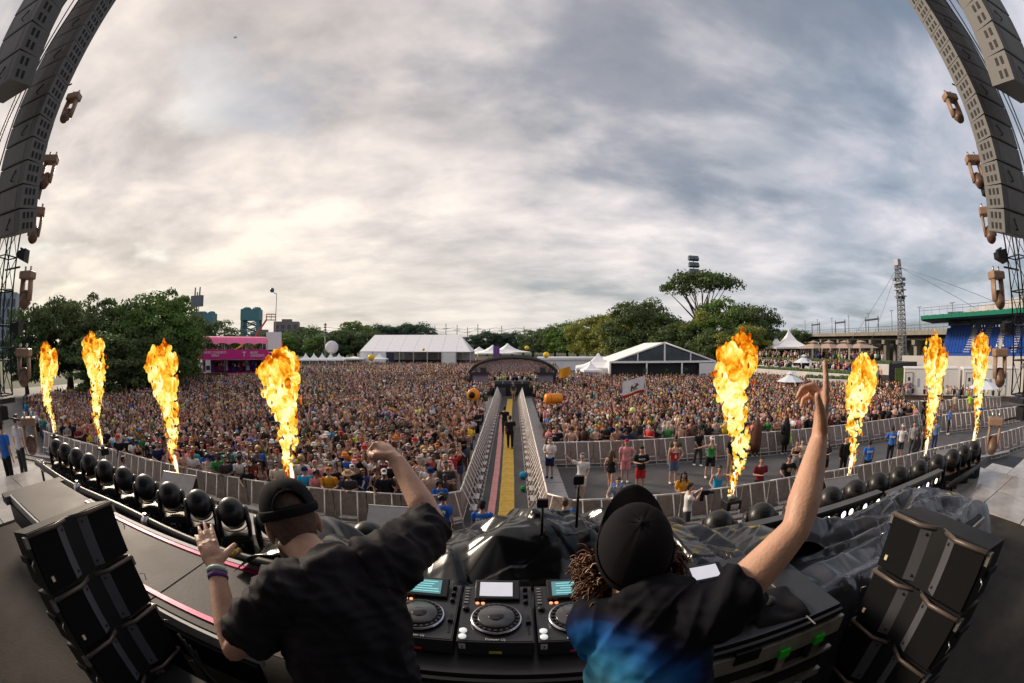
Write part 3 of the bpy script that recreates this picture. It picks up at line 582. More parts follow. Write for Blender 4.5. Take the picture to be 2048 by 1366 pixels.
terrace(P(32.2, 70), P(52.5, 52), 2.1, 3.3, 9, 'upper terrace with white fascia, hedge and umbrellas above the crowd')
terrace(P(32.0, 63), P(47.5, 50), 1.35, 2.25, 5, 'lower terrace with white fascia and low hedge full of guests')
terrace(P(40.5, 49), P(49.5, 46.5), .9, 1.9, 3, 'white panelled low platform in front of the terraces')
for i, (az, d, wd, e, z) in enumerate([(37.9, 76, 7.0, 5.1, 8.0), (36.0, 80, 5.0, 5.0, 7.1)]):
    pyramid_tent(P(az, d), wd, e, z, ['larger white peaked tent on the upper terrace', 'smaller white peaked tent beside the larger one on the terrace'][i], R(-20), walls=('x',))
def umbrella(p, w_, zt, label, mat, group, name='parasol', flat=False):
    o = empty(name, p, rnd.uniform(-.2, .2)); MB().tube([(0, 0, 0), (0, 0, zt-p[2]+.2)], .05, 6).build('pole', galv, o)
    h = zt-p[2]; n = 4 if not flat else 8; vs = []; fs = []
    for k, zz in ((1, h-.75), (.55, h-.4), (.2, h-.12)):
        for j in range(n): a = 2*math.pi*(j+.5)/n; vs.append((math.cos(a)*k*w_*.62, math.sin(a)*k*w_*.62, zz))
    vs.append((0, 0, h)); 
    for i in range(2):
        for j in range(n): a, b = i*n+j, i*n+(j+1) % n; fs.append((a, b, b+n, a+n))
    for j in range(n): fs.append((2*n+j, 2*n+(j+1) % n, 3*n))
    MB().add(vs, fs).build('canopy', mat, o)
    vs = [(math.cos(2*math.pi*(j+.5)/n)*w_*.2, math.sin(2*math.pi*(j+.5)/n)*w_*.2, h+.02) for j in range(n)]+[(0, 0, h+.3)]
    MB().add(vs, [(j, (j+1) % n, n) for j in range(n)]).build('vent_cap', mat, o); tag(o, label, 'parasol', group)
tan = M('parasol_tan', (.40, .29, .23), rough=.8); 
for az in (41.4, 43.6, 45.9, 48.3): umbrella(P(az, 62, 3.3), 4.6, 5.75, 'square tan parasol on the upper terrace', tan, 'tan parasols on the terrace')
pb = M('parasol_white', (.62, .66, .72))
umbrella(P(40.0, 57, 1.9), 2.6, 4.0, 'pale blue round parasol on the lower terrace', pb, 'pale parasols', flat=True); umbrella(P(38.2, 45, 0), 2.6, 2.6, 'pale round parasol at the crowd edge below the terraces', pb, 'pale parasols by the crowd', flat=True); umbrella(P(67.4, 42, 0), 3.0, 2.6, 'white round parasol before the toilet trailers', pb, None, flat=True)

# ---- toilet trailers
def trailer(p0, p1, h, doors, label):
    p0, p1 = Vector(p0), Vector(p1); d = p1-p0; L = d.length; r = empty('toilet_trailer', p0, math.atan2(d.y, d.x)); wt = M('trailer_white', (.66, .63, .60), rough=.5, var=.06); sk = M('trailer_skirt', (.10, .06, .045))
    n = max(3, int(L/1.25)); 
    MB().box((L/2, 1.3, h/2+.35), (L, 2.5, h-.1)).build('body', wt, r)
    for i in range(n): MB().box((L*(i+.5)/n, .02, h/2+.35), (L/n-.025, .04, h-.2)).build('wall_panel', wt, r)
    MB().box((L/2, 1.3, h+.36), (L+.1, 2.7, .12)).build('roof', whitewall, r); MB().box((L/2, 1.3, .2), (L-.2, 2.4, .4)).build('skirt', sk, r)
    MB().box((L*.45, 1.3, h+.55), (1.1, .8, .3)).build('roof_unit', wt, r)
    for x in doors:
        q = MB().box((L*x, -.03, h*.45+.35), (.85, .05, h*.78)); dd = q.build('door', M('trailer_door', (.58, .56, .53)), r)
        m = MB()
        for s in (-.46, .46): m.box((L*x+s, -.045, h*.45+.35), (.05, .06, h*.8))
        m.box((L*x, -.045, h*.85+.36), (.97, .06, .05)); m.build('frame', galv, dd); MB().box((L*x, -.07, h*.62+.35), (.28, .03, .34)).build('sign', darkin, dd)
        MB().box((L*x+.32, -.08, h*.4+.35), (.05, .06, .12)).build('handle', galv, dd)
    for x in doors[:-1]: MB().box((L*(x+.17), -.03, h*.62), (.25, .02, .8)).build('notice', M('notice', (.25, .3, .45)), r)
    tag(r, label, 'trailer')
trailer(P(49.2, 52), P(53.3, 54), 2.7, (.3,), 'short white toilet trailer beside the green fence, nearer the terraces'); trailer(P(54.9, 47.5), P(63.2, 48.5), 2.75, (.08, .62), 'long white toilet trailer with two signed doors under the blue stand'); trailer(P(64.0, 48), P(73, 50), 2.75, (.1, .3, .7), 'white toilet trailer beside the truss tower with purple curtain doorway')
o = MB().box((0, 0, 1.5), (1.3, .3, 3.0)).build('hedge_screen', hedge); o.location = P(54.2, 49.5); o.rotation_euler.z = R(-40); tag(o, 'narrow green hedge screen standing between two toilet trailers', 'hedge')

# ---- stadium stand
def stadium():
    p0, p1 = P(54.5, 62), P(76, 60); d = p1-p0; L = d.length; r = empty('stadium_stand', p0, math.atan2(d.y, d.x)); wl = M('stadium_wall', (.60, .56, .52), var=.08, scale=.5); blue = M('seat_blue', (.012, .075, .36), rough=.45, var=.18, scale=2); gr = M('roof_green', (.008, .20, .12), rough=.5); 
    MB().box((L/2, 0, 2.0), (L, .6, 4.0)).build('front_wall', wl, r)
    x0 = L*.27; k = 12
    for i in range(k):
        m = MB().box(((x0+L)/2, 2+i*.62, 4.1+i*.30), (L-x0, .60, .5)); st = m.build('seat_tier', M('tier_blue', (.02, .09, .36)), r)
        b = MB(); n = int((L-x0)/.55)
        for j in range(n):
            x = x0+.3+j*.55
            if j % 9 in (0,): continue
            b.box((x, 1.95+i*.62, 4.1+i*.30+.42), (.46, .1, .42)); b.box((x, 1.8+i*.62, 4.1+i*.30+.3), (.46, .36, .06))
        b.build('seat_row', blue, r)['kind'] = 'stuff'
    for a in (.32, .48, .64, .82):
        MB().add([(x0+(L-x0)*(a-.1), 1.7, 4.4), (x0+(L-x0)*(a-.1)+1.1, 1.7, 4.4), (x0+(L-x0)*a+1.1, 2+k*.62, 4.7+k*.3), (x0+(L-x0)*a, 2+k*.62, 4.7+k*.3)], [(0, 1, 2, 3)]).build('aisle', wl, r)
    zt = 4.1+k*.3
    MB().box(((x0+L)/2, 10.2, zt+1.3), (L-x0, .3, 2.0)).build('back_wall', M('back_glass', (.16, .22, .23), rough=.3, var=.3), r)
    for i in range(12): MB().box((x0+(L-x0)*(i+.5)/12, 9.9, zt+1.2), (.14, .3, 2.2)).build('mullion', galv, r)
    MB().box((x0+(L-x0)*.15, 9.3, zt+.2), (3.6, .8, .6)).build('press_box', M('press', (.35, .27, .2)), r)
    # roof: two deep green edge beam, dark underside
    MB().prism([(L*.12, 8.5), (L*1.05, 8.9), (L*1.05, 9.2), (L*.12, 8.7)], 2.0, 12, lambda x, y, z: (x, y, z)).build('roof_slab', M('roof_dark', (.03, .05, .05)), r)
    n = 16
    for i in range(n):
        xa, xb = lerp(L*.12, L*1.05, i/n), lerp(L*.12, L*1.05, (i+1)/n); MB().prism([(xa, 8.65+.4*i/n), (xb-.03, 8.65+.4*(i+1)/n), (xb-.03, 9.15+.55*(i+1)/n), (xa, 9.1+.55*i/n)], 1.6, 1.95).build('fascia_panel', gr, r)
        MB().box(((xa+xb)/2, 1.5, 9.6+.55*i/n), (.05, .05, .8)).build('rail_post', galv, r)
    for z in (9.75, 10.1): MB().tube([(L*.12, 1.5, z), (L*1.05, 1.5, z+.55)], .03, 4).build('roof_rail', galv, r)
    MB().prism([(L*.42, 9.4), (L*1.05, 10), (L*1.05, 11.6), (L*.75, 11.0), (L*.42, 9.8)], 7, 7.4).build('poster_wall', M('mural', (.62, .58, .54), var=.35, scale=.45), r)
    for i in range(5): MB().tube([(x0+(L-x0)*(i+.3)/5, 9, zt), (x0+(L-x0)*(i+.3)/5, 9, 8.6)], .16, 6).build('column', galv, r)
    tag(r, 'stadium stand with blue seats, white wall and green edged roof', 'stadium')
stadium()

# ---- mixing tower at the end of the lane
def foh():
    r = empty('mixing_tower', (0.1, 46, 0)); tr = M('truss_dark', (.04, .04, .045), rough=.5, metal=.4); net = M('scrim', (.17, .13, .15), rough=.9, alpha=.55); 
    W, Dp = 9.4, 6.5
    for s in (-1, 1):
        for y in (0, Dp): MB().box((s*(W/2-.2), y, 1.25), (.3, .3, 2.5)).build('leg', tr, r)
        MB().box((s*(W/2-1.1), -.2, 2.45), (2.2, .4, .3)).build('side_beam', tr, r)
        MB().box((s*(W/2-1.1), -.1, 1.3), (1.8, .05, 2.0)).build('grey_scrim', M('scrim_panel', (.26, .22, .26), rough=.8), r)
        MB().box((s*(W/2-1.5), -.2, 2.85), (.6, .5, .5)).build('fan', tr, r)
    for y in (0, Dp/2, Dp):
        p = [(W/2*math.cos(a), y, 2.5+1.65*math.sin(a)) for a in np.linspace(math.pi, 0, 19)]; MB().tube(p, .16, 6).build('arch', tr, r)
    MB().grid(lambda u, v: (W/2*math.cos(math.pi*(1-u)), Dp*v, 2.53+1.65*math.sin(math.pi*(1-u))), 26, 4).build('roof_skin', M('clear_roof', (.20, .14, .15), rough=.25, alpha=.7, var=.3, scale=.8), r)
    lun = [(W/2*.97*math.cos(a), 2.62+1.5*math.sin(a)) for a in np.linspace(0, math.pi, 21)]
    MB().prism(lun, .3, .33).build('front_scrim', M('front_mesh', (.30, .22, .24), rough=.7, alpha=.5, var=.25, scale=1.3), r)
    MB().box((0, .6, .65), (4.6, 1.2, 1.3)).build('console_riser', M('riser_black', (.012, .012, .014)), r); MB().box((0, 2.6, .5), (W-1, 3, 1.0)).build('platform', M('riser_black'), r)
    for x in (-1.6, -.6, .5, 1.5): MB().box((x, .45, 1.45), (.8, .5, .3), R(rnd.uniform(-9, 9))).build('console', M('console_grey', (.06, .06, .07), rough=.4), r)
    MB().box((-1.4, .0, .45), (1.2, .5, .9)).build('road_case', M('case_grey', (.09, .09, .1), rough=.4), r)
    tag(r, 'mixing tower with arched clear roof and grey scrims at the lane end', 'tower')
foh()
o = MB().box((0, 0, 4.0), (1.5, .3, 2.6)); o.tube([(0, 0, 0), (0, 0, 2.8)], .1, 6); b = o.build('banner_sign', M('banner_purple', (.16, .06, .24), var=.4, scale=1)); b.location = P(-2.1, 100); tag(b, 'purple square banner sign standing over the far crowd', 'sign')
# ================================================================== PEOPLE
SKIN = [('fair', (.66, .42, .34)), ('fair', (.58, .35, .265)), ('tan', (.46, .255, .18)), ('tan', (.38, .20, .135)), ('brown', (.20, .10, .065)), ('dark', (.085, .043, .029))]
SKM = [M('skin_%d' % i, c, rough=.5, var=.1, scale=9, spec=.35) for i, (n, c) in enumerate(SKIN)]
for m_ in SKM: m_.node_tree.nodes['Principled BSDF'].inputs['Subsurface Weight'].default_value = 0.0
CLO = {'black': (.014, .013, .015), 'charcoal': (.045, .045, .05), 'white': (.70, .68, .67), 'grey': (.28, .27, .27), 'red': (.46, .025, .03), 'maroon': (.16, .02, .03), 'navy': (.02, .03, .10), 'blue': (.03, .14, .52), 'bright blue': (.03, .36, .66), 'yellow': (.75, .50, .03), 'mustard': (.62, .27, .02), 'pink': (.70, .28, .30), 'teal': (.03, .30, .29), 'green': (.04, .25, .06), 'olive': (.12, .12, .05), 'tan': (.40, .26, .14), 'lime': (.45, .75, .03), 'purple': (.20, .07, .30), 'brown': (.11, .05, .03), 'denim': (.10, .15, .26), 'orange': (.72, .20, .02), 'cream': (.62, .54, .42)}
HAIR = {'black': (.010, .008, .008), 'dark brown': (.03, .017, .011), 'brown': (.09, .045, .022), 'blond': (.40, .24, .09), 'auburn': (.16, .05, .02)}
def clo(n): return M('cloth_'+n.replace(' ', '_'), CLO[n], rough=.85, var=.16, scale=7, spec=.2)
def hairm(n): return M('hair_'+n.replace(' ', '_'), HAIR[n], rough=.55, var=.35, scale=30)
# ---- poses: (elbow, wrist) of the left (+x) and right (-x) arm; the figure faces -Y
POSE = {
 'lean': (((.27, -.10, 1.16), (.10, -.32, 1.15)), ((.27, -.10, 1.16), (.13, -.33, 1.15))),
 'leanwide': (((.33, -.14, 1.18), (.24, -.34, 1.14)), ((.33, -.14, 1.18), (.28, -.34, 1.14))),
 'side': (((.245, .02, 1.13), (.25, -.06, .88)), ((.245, .02, 1.13), (.25, -.06, .88))),
 'oneup': (((.245, .02, 1.13), (.22, -.12, .90)), ((.33, -.06, 1.60), (.27, -.12, 1.86))),
 'bothup': (((.34, -.04, 1.58), (.26, -.10, 1.85)), ((.34, -.06, 1.60), (.30, -.12, 1.86))),
 'phone': (((.26, -.02, 1.14), (.06, -.28, 1.20)), ((.26, -.02, 1.14), (.08, -.28, 1.18))),
 'film': (((.26, -.16, 1.30), (.07, -.32, 1.52)), ((.26, -.16, 1.30), (.07, -.32, 1.50))),
 'hip': (((.38, .06, 1.16), (.19, -.06, 1.0)), ((.245, .02, 1.13), (.25, -.05, .88))),
 'point': (((.245, .02, 1.13), (.22, -.10, .9)), ((.44, -.06, 1.36), (.69, -.10, 1.33))),
 'cross': (((.26, -.06, 1.13), (.0, -.20, 1.16)), ((.26, -.06, 1.13), (-.02, -.21, 1.13))),
 'walk': (((.25, .10, 1.14), (.24, .02, .90)), ((.25, -.10, 1.15), (.22, -.28, .96))),
 'fist': (((.24, .02, 1.13), (.2, -.15, .95)), ((.40, -.05, 1.48), (.56, -.08, 1.64))),
}
def legs_of(pose): return 'walk' if pose in ('walk', 'point', 'fist') else 'stand'
def leg_pts(lp, s):
    if lp == 'walk':
        k = 1 if s > 0 else -1
        return [(s*.10, 0, .92), (s*.10, -.10*k-.03, .49), (s*.10, .02*k+.16*(-k), .07)]
    return [(s*.095, 0, .92), (s*.105, -.01, .49), (s*.11, .02, .07)]
def arm_pts(pose, s, wide=1):
    e, q = POSE[pose][0 if s > 0 else 1]
    return [Vector((s*.165*wide, 0, 1.395)), Vector((s*.205*wide, 0, 1.385)), Vector((s*e[0], e[1], e[2])), Vector((s*q[0], q[1], q[2]))]
TORSO = [(.87, .150, .105), (.95, .168, .118), (1.06, .145, .100), (1.18, .155, .108), (1.30, .178, .120), (1.38, .172, .105), (1.43, .115, .085), (1.47, .062, .062)]
def torso(m, grow=0, z0=0, z1=9, n=14, fem=0):
    m.tube([(0, .01 if z > 1.3 else 0, z) for z, a, b in TORSO if z0 <= z <= z1], [(a+grow-(.018*fem if z in (1.06, 1.18, 1.30, 1.38) else -.008*fem), b+grow) for z, a, b in TORSO if z0 <= z <= z1], n, up=(0, -1, 0))
def body_mesh(pose, fem, voxel=.019, sm=5):
    m = MB(); torso(m, -.006, fem=fem)
    if fem:
        for s in (-1, 1): m.ell((s*.075, -.085, 1.27), (.062, .055, .06), 10, 7)
    for s in (-1, 1):
        L = leg_pts(legs_of(pose), s); m.tube([L[0], Vector(L[0]).lerp(Vector(L[1]), .5), L[1], Vector(L[1]).lerp(Vector(L[2]), .35)+Vector((0, .015, 0)), L[2]], [.088, .078, .056, .056, .036], 10)
        m.ell((L[2][0], L[2][1]-.055, .04), (.042, .12, .038), 10, 6)
        A = arm_pts(pose, s, .92 if fem else 1); k = .86 if fem else 1; el, wr = A[2], A[3]
        m.tube([A[0], A[1], A[1].lerp(el, .45), el, el.lerp(wr, .3), wr], [.055*k, .058*k, .047*k, .038*k, .040*k, .026*k], 9); m.ell(A[1], (.06*k,)*3, 9, 6)
        d = (wr-el).normalized(); h = wr+d*.06; q = Vector((0, 0, 1)).rotation_difference(d).to_matrix(); m.ell(h, (.036, .022, .075), 9, 6, q); m.tube([wr+d*.02, wr+d*.06+q @ Vector((.045*s, 0, 0))], [.014, .010], 6)
    m.tube([(0, .015, 1.42), (0, .005, 1.50), (0, -.01, 1.56)], [.058, .050, .052], 10)
    m.ell((0, -.005, 1.635), (.078, .098, .115), 14, 10); m.ell((0, -.035, 1.575), (.055, .058, .055), 10, 8); m.tube([(0, -.095, 1.648), (0, -.118, 1.612)], [.010, .018], 6)
    for s in (-1, 1): m.ell((s*.081, .005, 1.625), (.014, .024, .034), 8, 6)
    return fused(m, voxel, sm)
def top_mesh(pose, kind, fem):
    m = MB(); g = .016
    if kind in ('T-shirt', 'long sleeve', 'jersey'):
        torso(m, g, 0, 1.44, fem=fem)
        if fem:
            for s in (-1, 1): m.ell((s*.075, -.09, 1.27), (.07, .06, .065), 10, 7)
        for s in (-1, 1):
            A = arm_pts(pose, s, .92 if fem else 1); el, wr = A[2], A[3]
            if kind == 'long sleeve': m.tube([A[0], A[1], A[1].lerp(el, .5), el, el.lerp(wr, .5), wr], [.07, .074, .064, .056, .052, .042], 9)
            else: m.tube([A[0], A[1], A[1].lerp(el, .4), A[1].lerp(el, .74)], [.07, .076, .069, .066], 9)
    elif kind == 'tank top':
        torso(m, g-.003, 0, 1.31, fem=fem)
        if fem:
            for s in (-1, 1): m.ell((s*.075, -.09, 1.27), (.068, .058, .062), 10, 7)
        for s in (-1, 1): m.tube([(s*.085, -.115, 1.27), (s*.095, -.09, 1.39), (s*.09, .0, 1.435), (s*.09, .09, 1.38), (s*.085, .115, 1.28)], .022, 6)
    elif kind == 'bikini top':
        torso(m, g-.006, 1.18, 1.31, fem=fem)
        for s in (-1, 1): m.ell((s*.075, -.088, 1.27), (.068, .06, .062), 10, 7); m.tube([(s*.08, -.12, 1.28), (s*.075, -.06, 1.42), (s*.05, .03, 1.45)], .012, 5)
    return fused(m, .021, 3)
def bottom_mesh(lp, kind):
    m = MB(); m.tube([(0, 0, .84), (0, 0, .95), (0, 0, 1.04)], [(.165, .115), (.182, .13), (.160, .112)], 14, up=(0, -1, 0))
    for s in (-1, 1):
        L = [Vector(p) for p in leg_pts(lp, s)]
        if kind == 'shorts': m.tube([L[0], L[0].lerp(L[1], .5), L[0].lerp(L[1], .88)], [.103, .098, .096], 10)
        elif kind == 'trousers': m.tube([L[0], L[0].lerp(L[1], .5), L[1], L[1].lerp(L[2], .93)], [.103, .092, .075, .062], 10)
        elif kind == 'briefs': m.tube([L[0]+Vector((0, 0, .02)), L[0].lerp(L[1], .16)], [.098, .096], 10)
    return fused(m, .021, 3)
def hair_mesh(kind):
    m = MB()
    if kind in ('short', 'bun', 'long', 'headband'):
        m.ell((0, .022, 1.672), (.089, .098, .092), 14, 9); m.ell((0, .05, 1.62), (.084, .07, .085), 12, 8); m.ell((0, -.045, 1.728), (.068, .055, .032), 10, 6)
    if kind == 'bun': m.ell((0, .03, 1.79), (.045,)*3, 10, 7)
    if kind == 'long':
        m.tube([(0, .06, 1.68), (0, .095, 1.52), (0, .10, 1.36), (0, .105, 1.22)], [(.09, .06), (.105, .05), (.11, .04), (.07, .02)], 12, up=(0, -1, 0))
        for s in (-1, 1): m.tube([(s*.07, -.01, 1.72), (s*.094, -.012, 1.6), (s*.105, -.04, 1.44), (s*.09, -.09, 1.30)], [.03, .03, .035, .015], 7)
    if kind == 'curly':
        g = random.Random(4)
        for i in range(36):
            a = g.uniform(0, 6.28); z = g.uniform(1.60, 1.76); r = .1 if z < 1.72 else .06; y = math.sin(a)*r+.025
            if y < -.06 and z < 1.69: continue
            m.ell((math.cos(a)*r*.95, y, z), (.045,)*3, 7, 5)
        m.ell((0, .03, 1.69), (.09, .1, .09), 10, 8)
    if kind in ('cap', 'back cap'):
        s = -1 if kind == 'cap' else 1
        m.ell((0, .008, 1.690), (.092, .106, .080), 14, 9); m.tube([(0, .008, 1.672), (0, .008, 1.70)], [(.093, .107)]*2, 14, up=(0, -1, 0)); m.prism([(-.075, 1.678), (.075, 1.678), (.06, 1.692), (-.06, 1.692)], s*.09, s*.185)
    if kind == 'bucket hat': m.lathe([(.145, 1.655), (.15, 1.66), (.105, 1.70), (.095, 1.775), (.05, 1.785)], 16)
    if kind == 'straw hat': m.lathe([(.21, 1.675), (.215, 1.682), (.11, 1.705), (.095, 1.79), (.04, 1.80)], 16)
    return fused(m, .014, 2 if kind != 'curly' else 1)
BM, TM, OM, HM = {}, {}, {}, {}
def face_mesh():
    m = MB()
    for s in (-1, 1): m.ell((s*.032, -.096, 1.647), (.014, .008, .007), 8, 5); m.box((s*.034, -.101, 1.672), (.036, .01, .009))
    m.ell((0, -.094, 1.578), (.024, .008, .007), 8, 5); return m.mesh('facial_features')
def shades_mesh():
    m = MB()
    for s in (-1, 1): m.ell((s*.036, -.103, 1.645), (.030, .010, .021), 10, 6); m.tube([(s*.064, -.095, 1.65), (s*.085, .0, 1.652)], .005, 4)
    m.box((0, -.108, 1.652), (.03, .01, .01)); return m.mesh('sunglasses')
FACE = face_mesh(); SHADES = shades_mesh(); facem = M('face_dark', (.03, .015, .012)); shadem = M('lens_black', (.006, .006, .007), rough=.15)
SHOE = MB().ell((0, 0, 0), (.05, .13, .045), 10, 6).mesh('shoe')
def get(d, key, fn):
    if key not in d: d[key] = fn()
    return d[key]
def person(x, y, facing, pose, skin, hair, hcol, top, tcol, bot, bcol, label, fem=0, h=1.74, z=0.006, group='people in the crowd', shades=False, face=True, capcol=None, shoe='white', tilt=0):
    b = ob('person', get(BM, (pose, fem), lambda: body_mesh(pose, fem)), SKM[skin], None, (x, y, z), facing); s = h/1.75; b.scale = (s, s, s); b.rotation_euler.x = tilt
    if top != 'bare': ob({'T-shirt': 't_shirt', 'jersey': 'jersey', 'long sleeve': 'long_sleeved_top', 'tank top': 'tank_top', 'bikini top': 'bikini_top'}[top], get(TM, (pose, top, fem), lambda: top_mesh(pose, 'T-shirt' if top == 'jersey' else top, fem)), clo(tcol), b)
    ob(bot, get(OM, (legs_of(pose), bot), lambda: bottom_mesh(legs_of(pose), bot)), clo(bcol), b)
    if hair in ('cap', 'back cap', 'bucket hat', 'straw hat'):
        ob('hair', get(HM, 'short', lambda: hair_mesh('short')), hairm(hcol), b); ob(hair.replace(' ', '_'), get(HM, hair, lambda: hair_mesh(hair)), clo(capcol or 'black'), b)
    elif hair != 'bald': ob('hair', get(HM, hair, lambda: hair_mesh(hair)), hairm(hcol), b)
    if face: ob('facial_features', FACE, facem, b)['kind'] = 'stuff'
    if shades: ob('sunglasses', SHADES, shadem, b)
    if shoe:
        for k in (-1, 1): pp = leg_pts(legs_of(pose), k)[2]; ob('shoe', SHOE, clo(shoe), b, (pp[0], pp[1]-.055, .045))
    tag(b, label, 'person', group); return b
def back_text(p, txt, size, col='white', front=False, z=1.27):
    me = text_mesh(txt, size, .004, size*.03, space=.85); o = ob('lettering', me, clo(col), p, (0, -.155 if front else .148, z)); o.rotation_euler = (R(90), 0, 0 if front else math.pi); return o
def face_cam(x, y): return math.atan2(x, -y)+math.pi if False else math.atan2(-x, y)*-1*-1
def look(x, y, tx, ty):                              # rotation that turns -Y towards a target
    return math.atan2(ty-y, tx-x)+math.pi/2
PG = 'people standing in the half empty pit'
def pit(x, y, look_at, *a, **k): return person(x, y, look(x, y, *look_at), *a, group=k.pop('group', PG), **k)
C0 = (0, 0)
p = pit(2.45, 14.3, (0, 8), 'fist', 1, 'cap', 'dark brown', 'T-shirt', 'white', 'shorts', 'cream', 'person in white T-shirt and grey cap with one fist stretched out in the pit', capcol='grey', shoe='black')
MB().tube([(-.15, -.1, .98), (-.2, -.14, .7), (-.16, -.12, .45)], [(.1, .04), (.13, .05), (.1, .02)], 8).build('tied_shirt', clo('grey'), p)
p = pit(1.55, 16.9, (-1, 12), 'cross', 1, 'cap', 'dark brown', 'T-shirt', 'white', 'shorts', 'navy', 'person in white T-shirt and dark shorts leaning over the lane barrier corner', capcol='grey', shoe='black', z=.02)
pit(3.65, 14.9, (9, 22), 'walk', 1, 'long', 'brown', 'tank top', 'black', 'briefs', 'black', 'person in black bodysuit with bare legs and long brown hair walking in the pit', fem=1, h=1.66, shoe='blue')
pit(4.5, 15.95, (2, 5), 'hip', 2, 'cap', 'dark brown', 'T-shirt', 'pink', 'shorts', 'pink', 'person in pink floral shirt and pink shorts with a red cap', capcol='red', h=1.8)
p = pit(4.75, 14.7, (3, 5), 'phone', 2, 'back cap', 'black', 'T-shirt', 'black', 'shorts', 'red', 'person in black T-shirt and red shorts looking at a phone in the pit', h=1.8); back_text(p, 'CLIQUE', .07, 'white', True, 1.30)
MB().box((0, -.36, 1.22), (.075, .01, .14)).build('phone', M('phone', (.02, .02, .02), rough=.2), p)
p = pit(3.15, 11.95, (1.5, 0), 'leanwide', 1, 'short', 'dark brown', 'T-shirt', 'grey', 'shorts', 'navy', 'bearded person in grey T-shirt with blue backpack straps leaning on the pit barrier', tilt=.15, h=1.72, z=-.06)
for s in (-1, 1): MB().tube([(s*.12, -.125, 1.12), (s*.125, -.145, 1.3), (s*.115, -.05, 1.46), (s*.11, .1, 1.42)], [(.028, .01)]*4, 6).build('backpack_strap', clo('blue'), p)
MB().box((0, .20, 1.22), (.32, .16, .42), bev=.05).build('backpack', clo('blue'), p)
p = pit(6.35, 15.3, (5.5, 5), 'hip', 1, 'short', 'dark brown', 'tank top', 'red', 'shorts', 'denim', 'person in red sleeveless jersey with white number six', h=1.82); back_text(p, '6', .2, 'white', True, 1.13); back_text(p, 'QUEENS', .07, 'white', True, 1.3)
pit(8.05, 15.4, (7, 5), 'point', 1, 'cap', 'brown', 'tank top', 'green', 'shorts', 'black', 'person in dark green tank and white cap pointing sideways with one arm', capcol='white', h=1.8)
pit(9.15, 15.5, (11, 5), 'hip', 1, 'short', 'black', 'T-shirt', 'black', 'trousers', 'tan', 'person in black T-shirt and tan trousers looking away in the pit', h=1.82)
pit(5.3, 11.98, (3, 0), 'lean', 3, 'long', 'black', 'T-shirt', 'mustard', 'shorts', 'denim', 'person in mustard top with long black hair resting on the pit barrier', fem=1, tilt=.15, h=1.64)
pit(6.6, 12.02, (4, -3), 'leanwide', 2, 'short', 'black', 'tank top', 'bright blue', 'shorts', 'grey', 'person in bright blue tank top with hands on the pit barrier', tilt=.15, h=1.72)
pit(8.35, 11.95, (6, 0), 'phone', 2, 'short', 'black', 'T-shirt', 'maroon', 'shorts', 'black', 'person in dark maroon T-shirt standing at the pit barrier behind a flame', h=1.74)
p = pit(9.55, 11.95, (6, 0), 'leanwide', 2, 'cap', 'dark brown', 'T-shirt', 'black', 'shorts', 'black', 'bearded person in black graphic T-shirt and dark cap at the pit barrier', capcol='charcoal', tilt=.15, h=1.76); MB().ell((0, -.142, 1.24), (.09, .012, .08), 12, 8).build('shirt_print', clo('tan'), p)
pit(11.35, 13.6, (7, 0), 'phone', 2, 'bun', 'dark brown', 'bikini top', 'black', 'trousers', 'grey', 'person in black crop top and grey leggings standing in the pit', fem=1, h=1.7)
p = pit(10.85, 11.85, (7, 0), 'leanwide', 2, 'short', 'black', 'tank top', 'black', 'shorts', 'black', 'bearded person in black lettered tank top at the pit barrier', tilt=.15, h=1.84); back_text(p, 'HAKUNA\nSOME\nVODKA', .085, 'white', True, 1.2)
pit(11.9, 13.9, (8, 0), 'side', 1, 'bun', 'dark brown', 'T-shirt', 'cream', 'shorts', 'denim', 'person in cream top standing behind the one in the lettered tank', fem=1, h=1.62)
pit(12.65, 13.0, (8, 0), 'phone', 1, 'long', 'black', 'T-shirt', 'charcoal', 'shorts', 'black', 'person with long black hair and charcoal top beside the raised arm', fem=1, h=1.66)
pit(13.6, 12.7, (9, 0), 'side', 1, 'short', 'black', 'long sleeve', 'black', 'trousers', 'black', 'person in black long sleeved top looking up in the pit', h=1.76)
p = pit(14.1, 11.6, (18, 20), 'side', 4, 'short', 'black', 'T-shirt', 'blue', 'trousers', 'black', 'crew member in blue staff shirt seen from behind next to a flame'); back_text(p, 'STAFF', .12)
p = pit(17.2, 12.6, (25, 20), 'hip', 4, 'short', 'black', 'T-shirt', 'blue', 'trousers', 'black', 'crew member in blue staff shirt talking with guests in white and grey', h=1.8); back_text(p, 'STAFF', .12)
pit(18.3, 12.7, (15, 9), 'hip', 2, 'cap', 'black', 'T-shirt', 'white', 'shorts', 'charcoal', 'person in white T-shirt and white cap facing the staff member', capcol='white')
pit(19.4, 12.6, (16, 10), 'side', 1, 'short', 'dark brown', 'long sleeve', 'grey', 'trousers', 'charcoal', 'person in open grey jacket beside the white capped guest')
pit(20.3, 12.2, (16, 10), 'phone', 3, 'short', 'black', 'T-shirt', 'brown', 'trousers', 'black', 'person in brown shirt standing behind a flame in the pit corner')
pit(21.3, 12.1, (17, 11), 'side', 3, 'short', 'black', 'long sleeve', 'denim', 'trousers', 'navy', 'person in blue denim shirt in the pit corner')
pit(17.4, 11.0, (20, 20), 'side', 2, 'long', 'dark brown', 'long sleeve', 'charcoal', 'trousers', 'black', 'person with long dark hair and charcoal hooded top at the barrier end', fem=1)
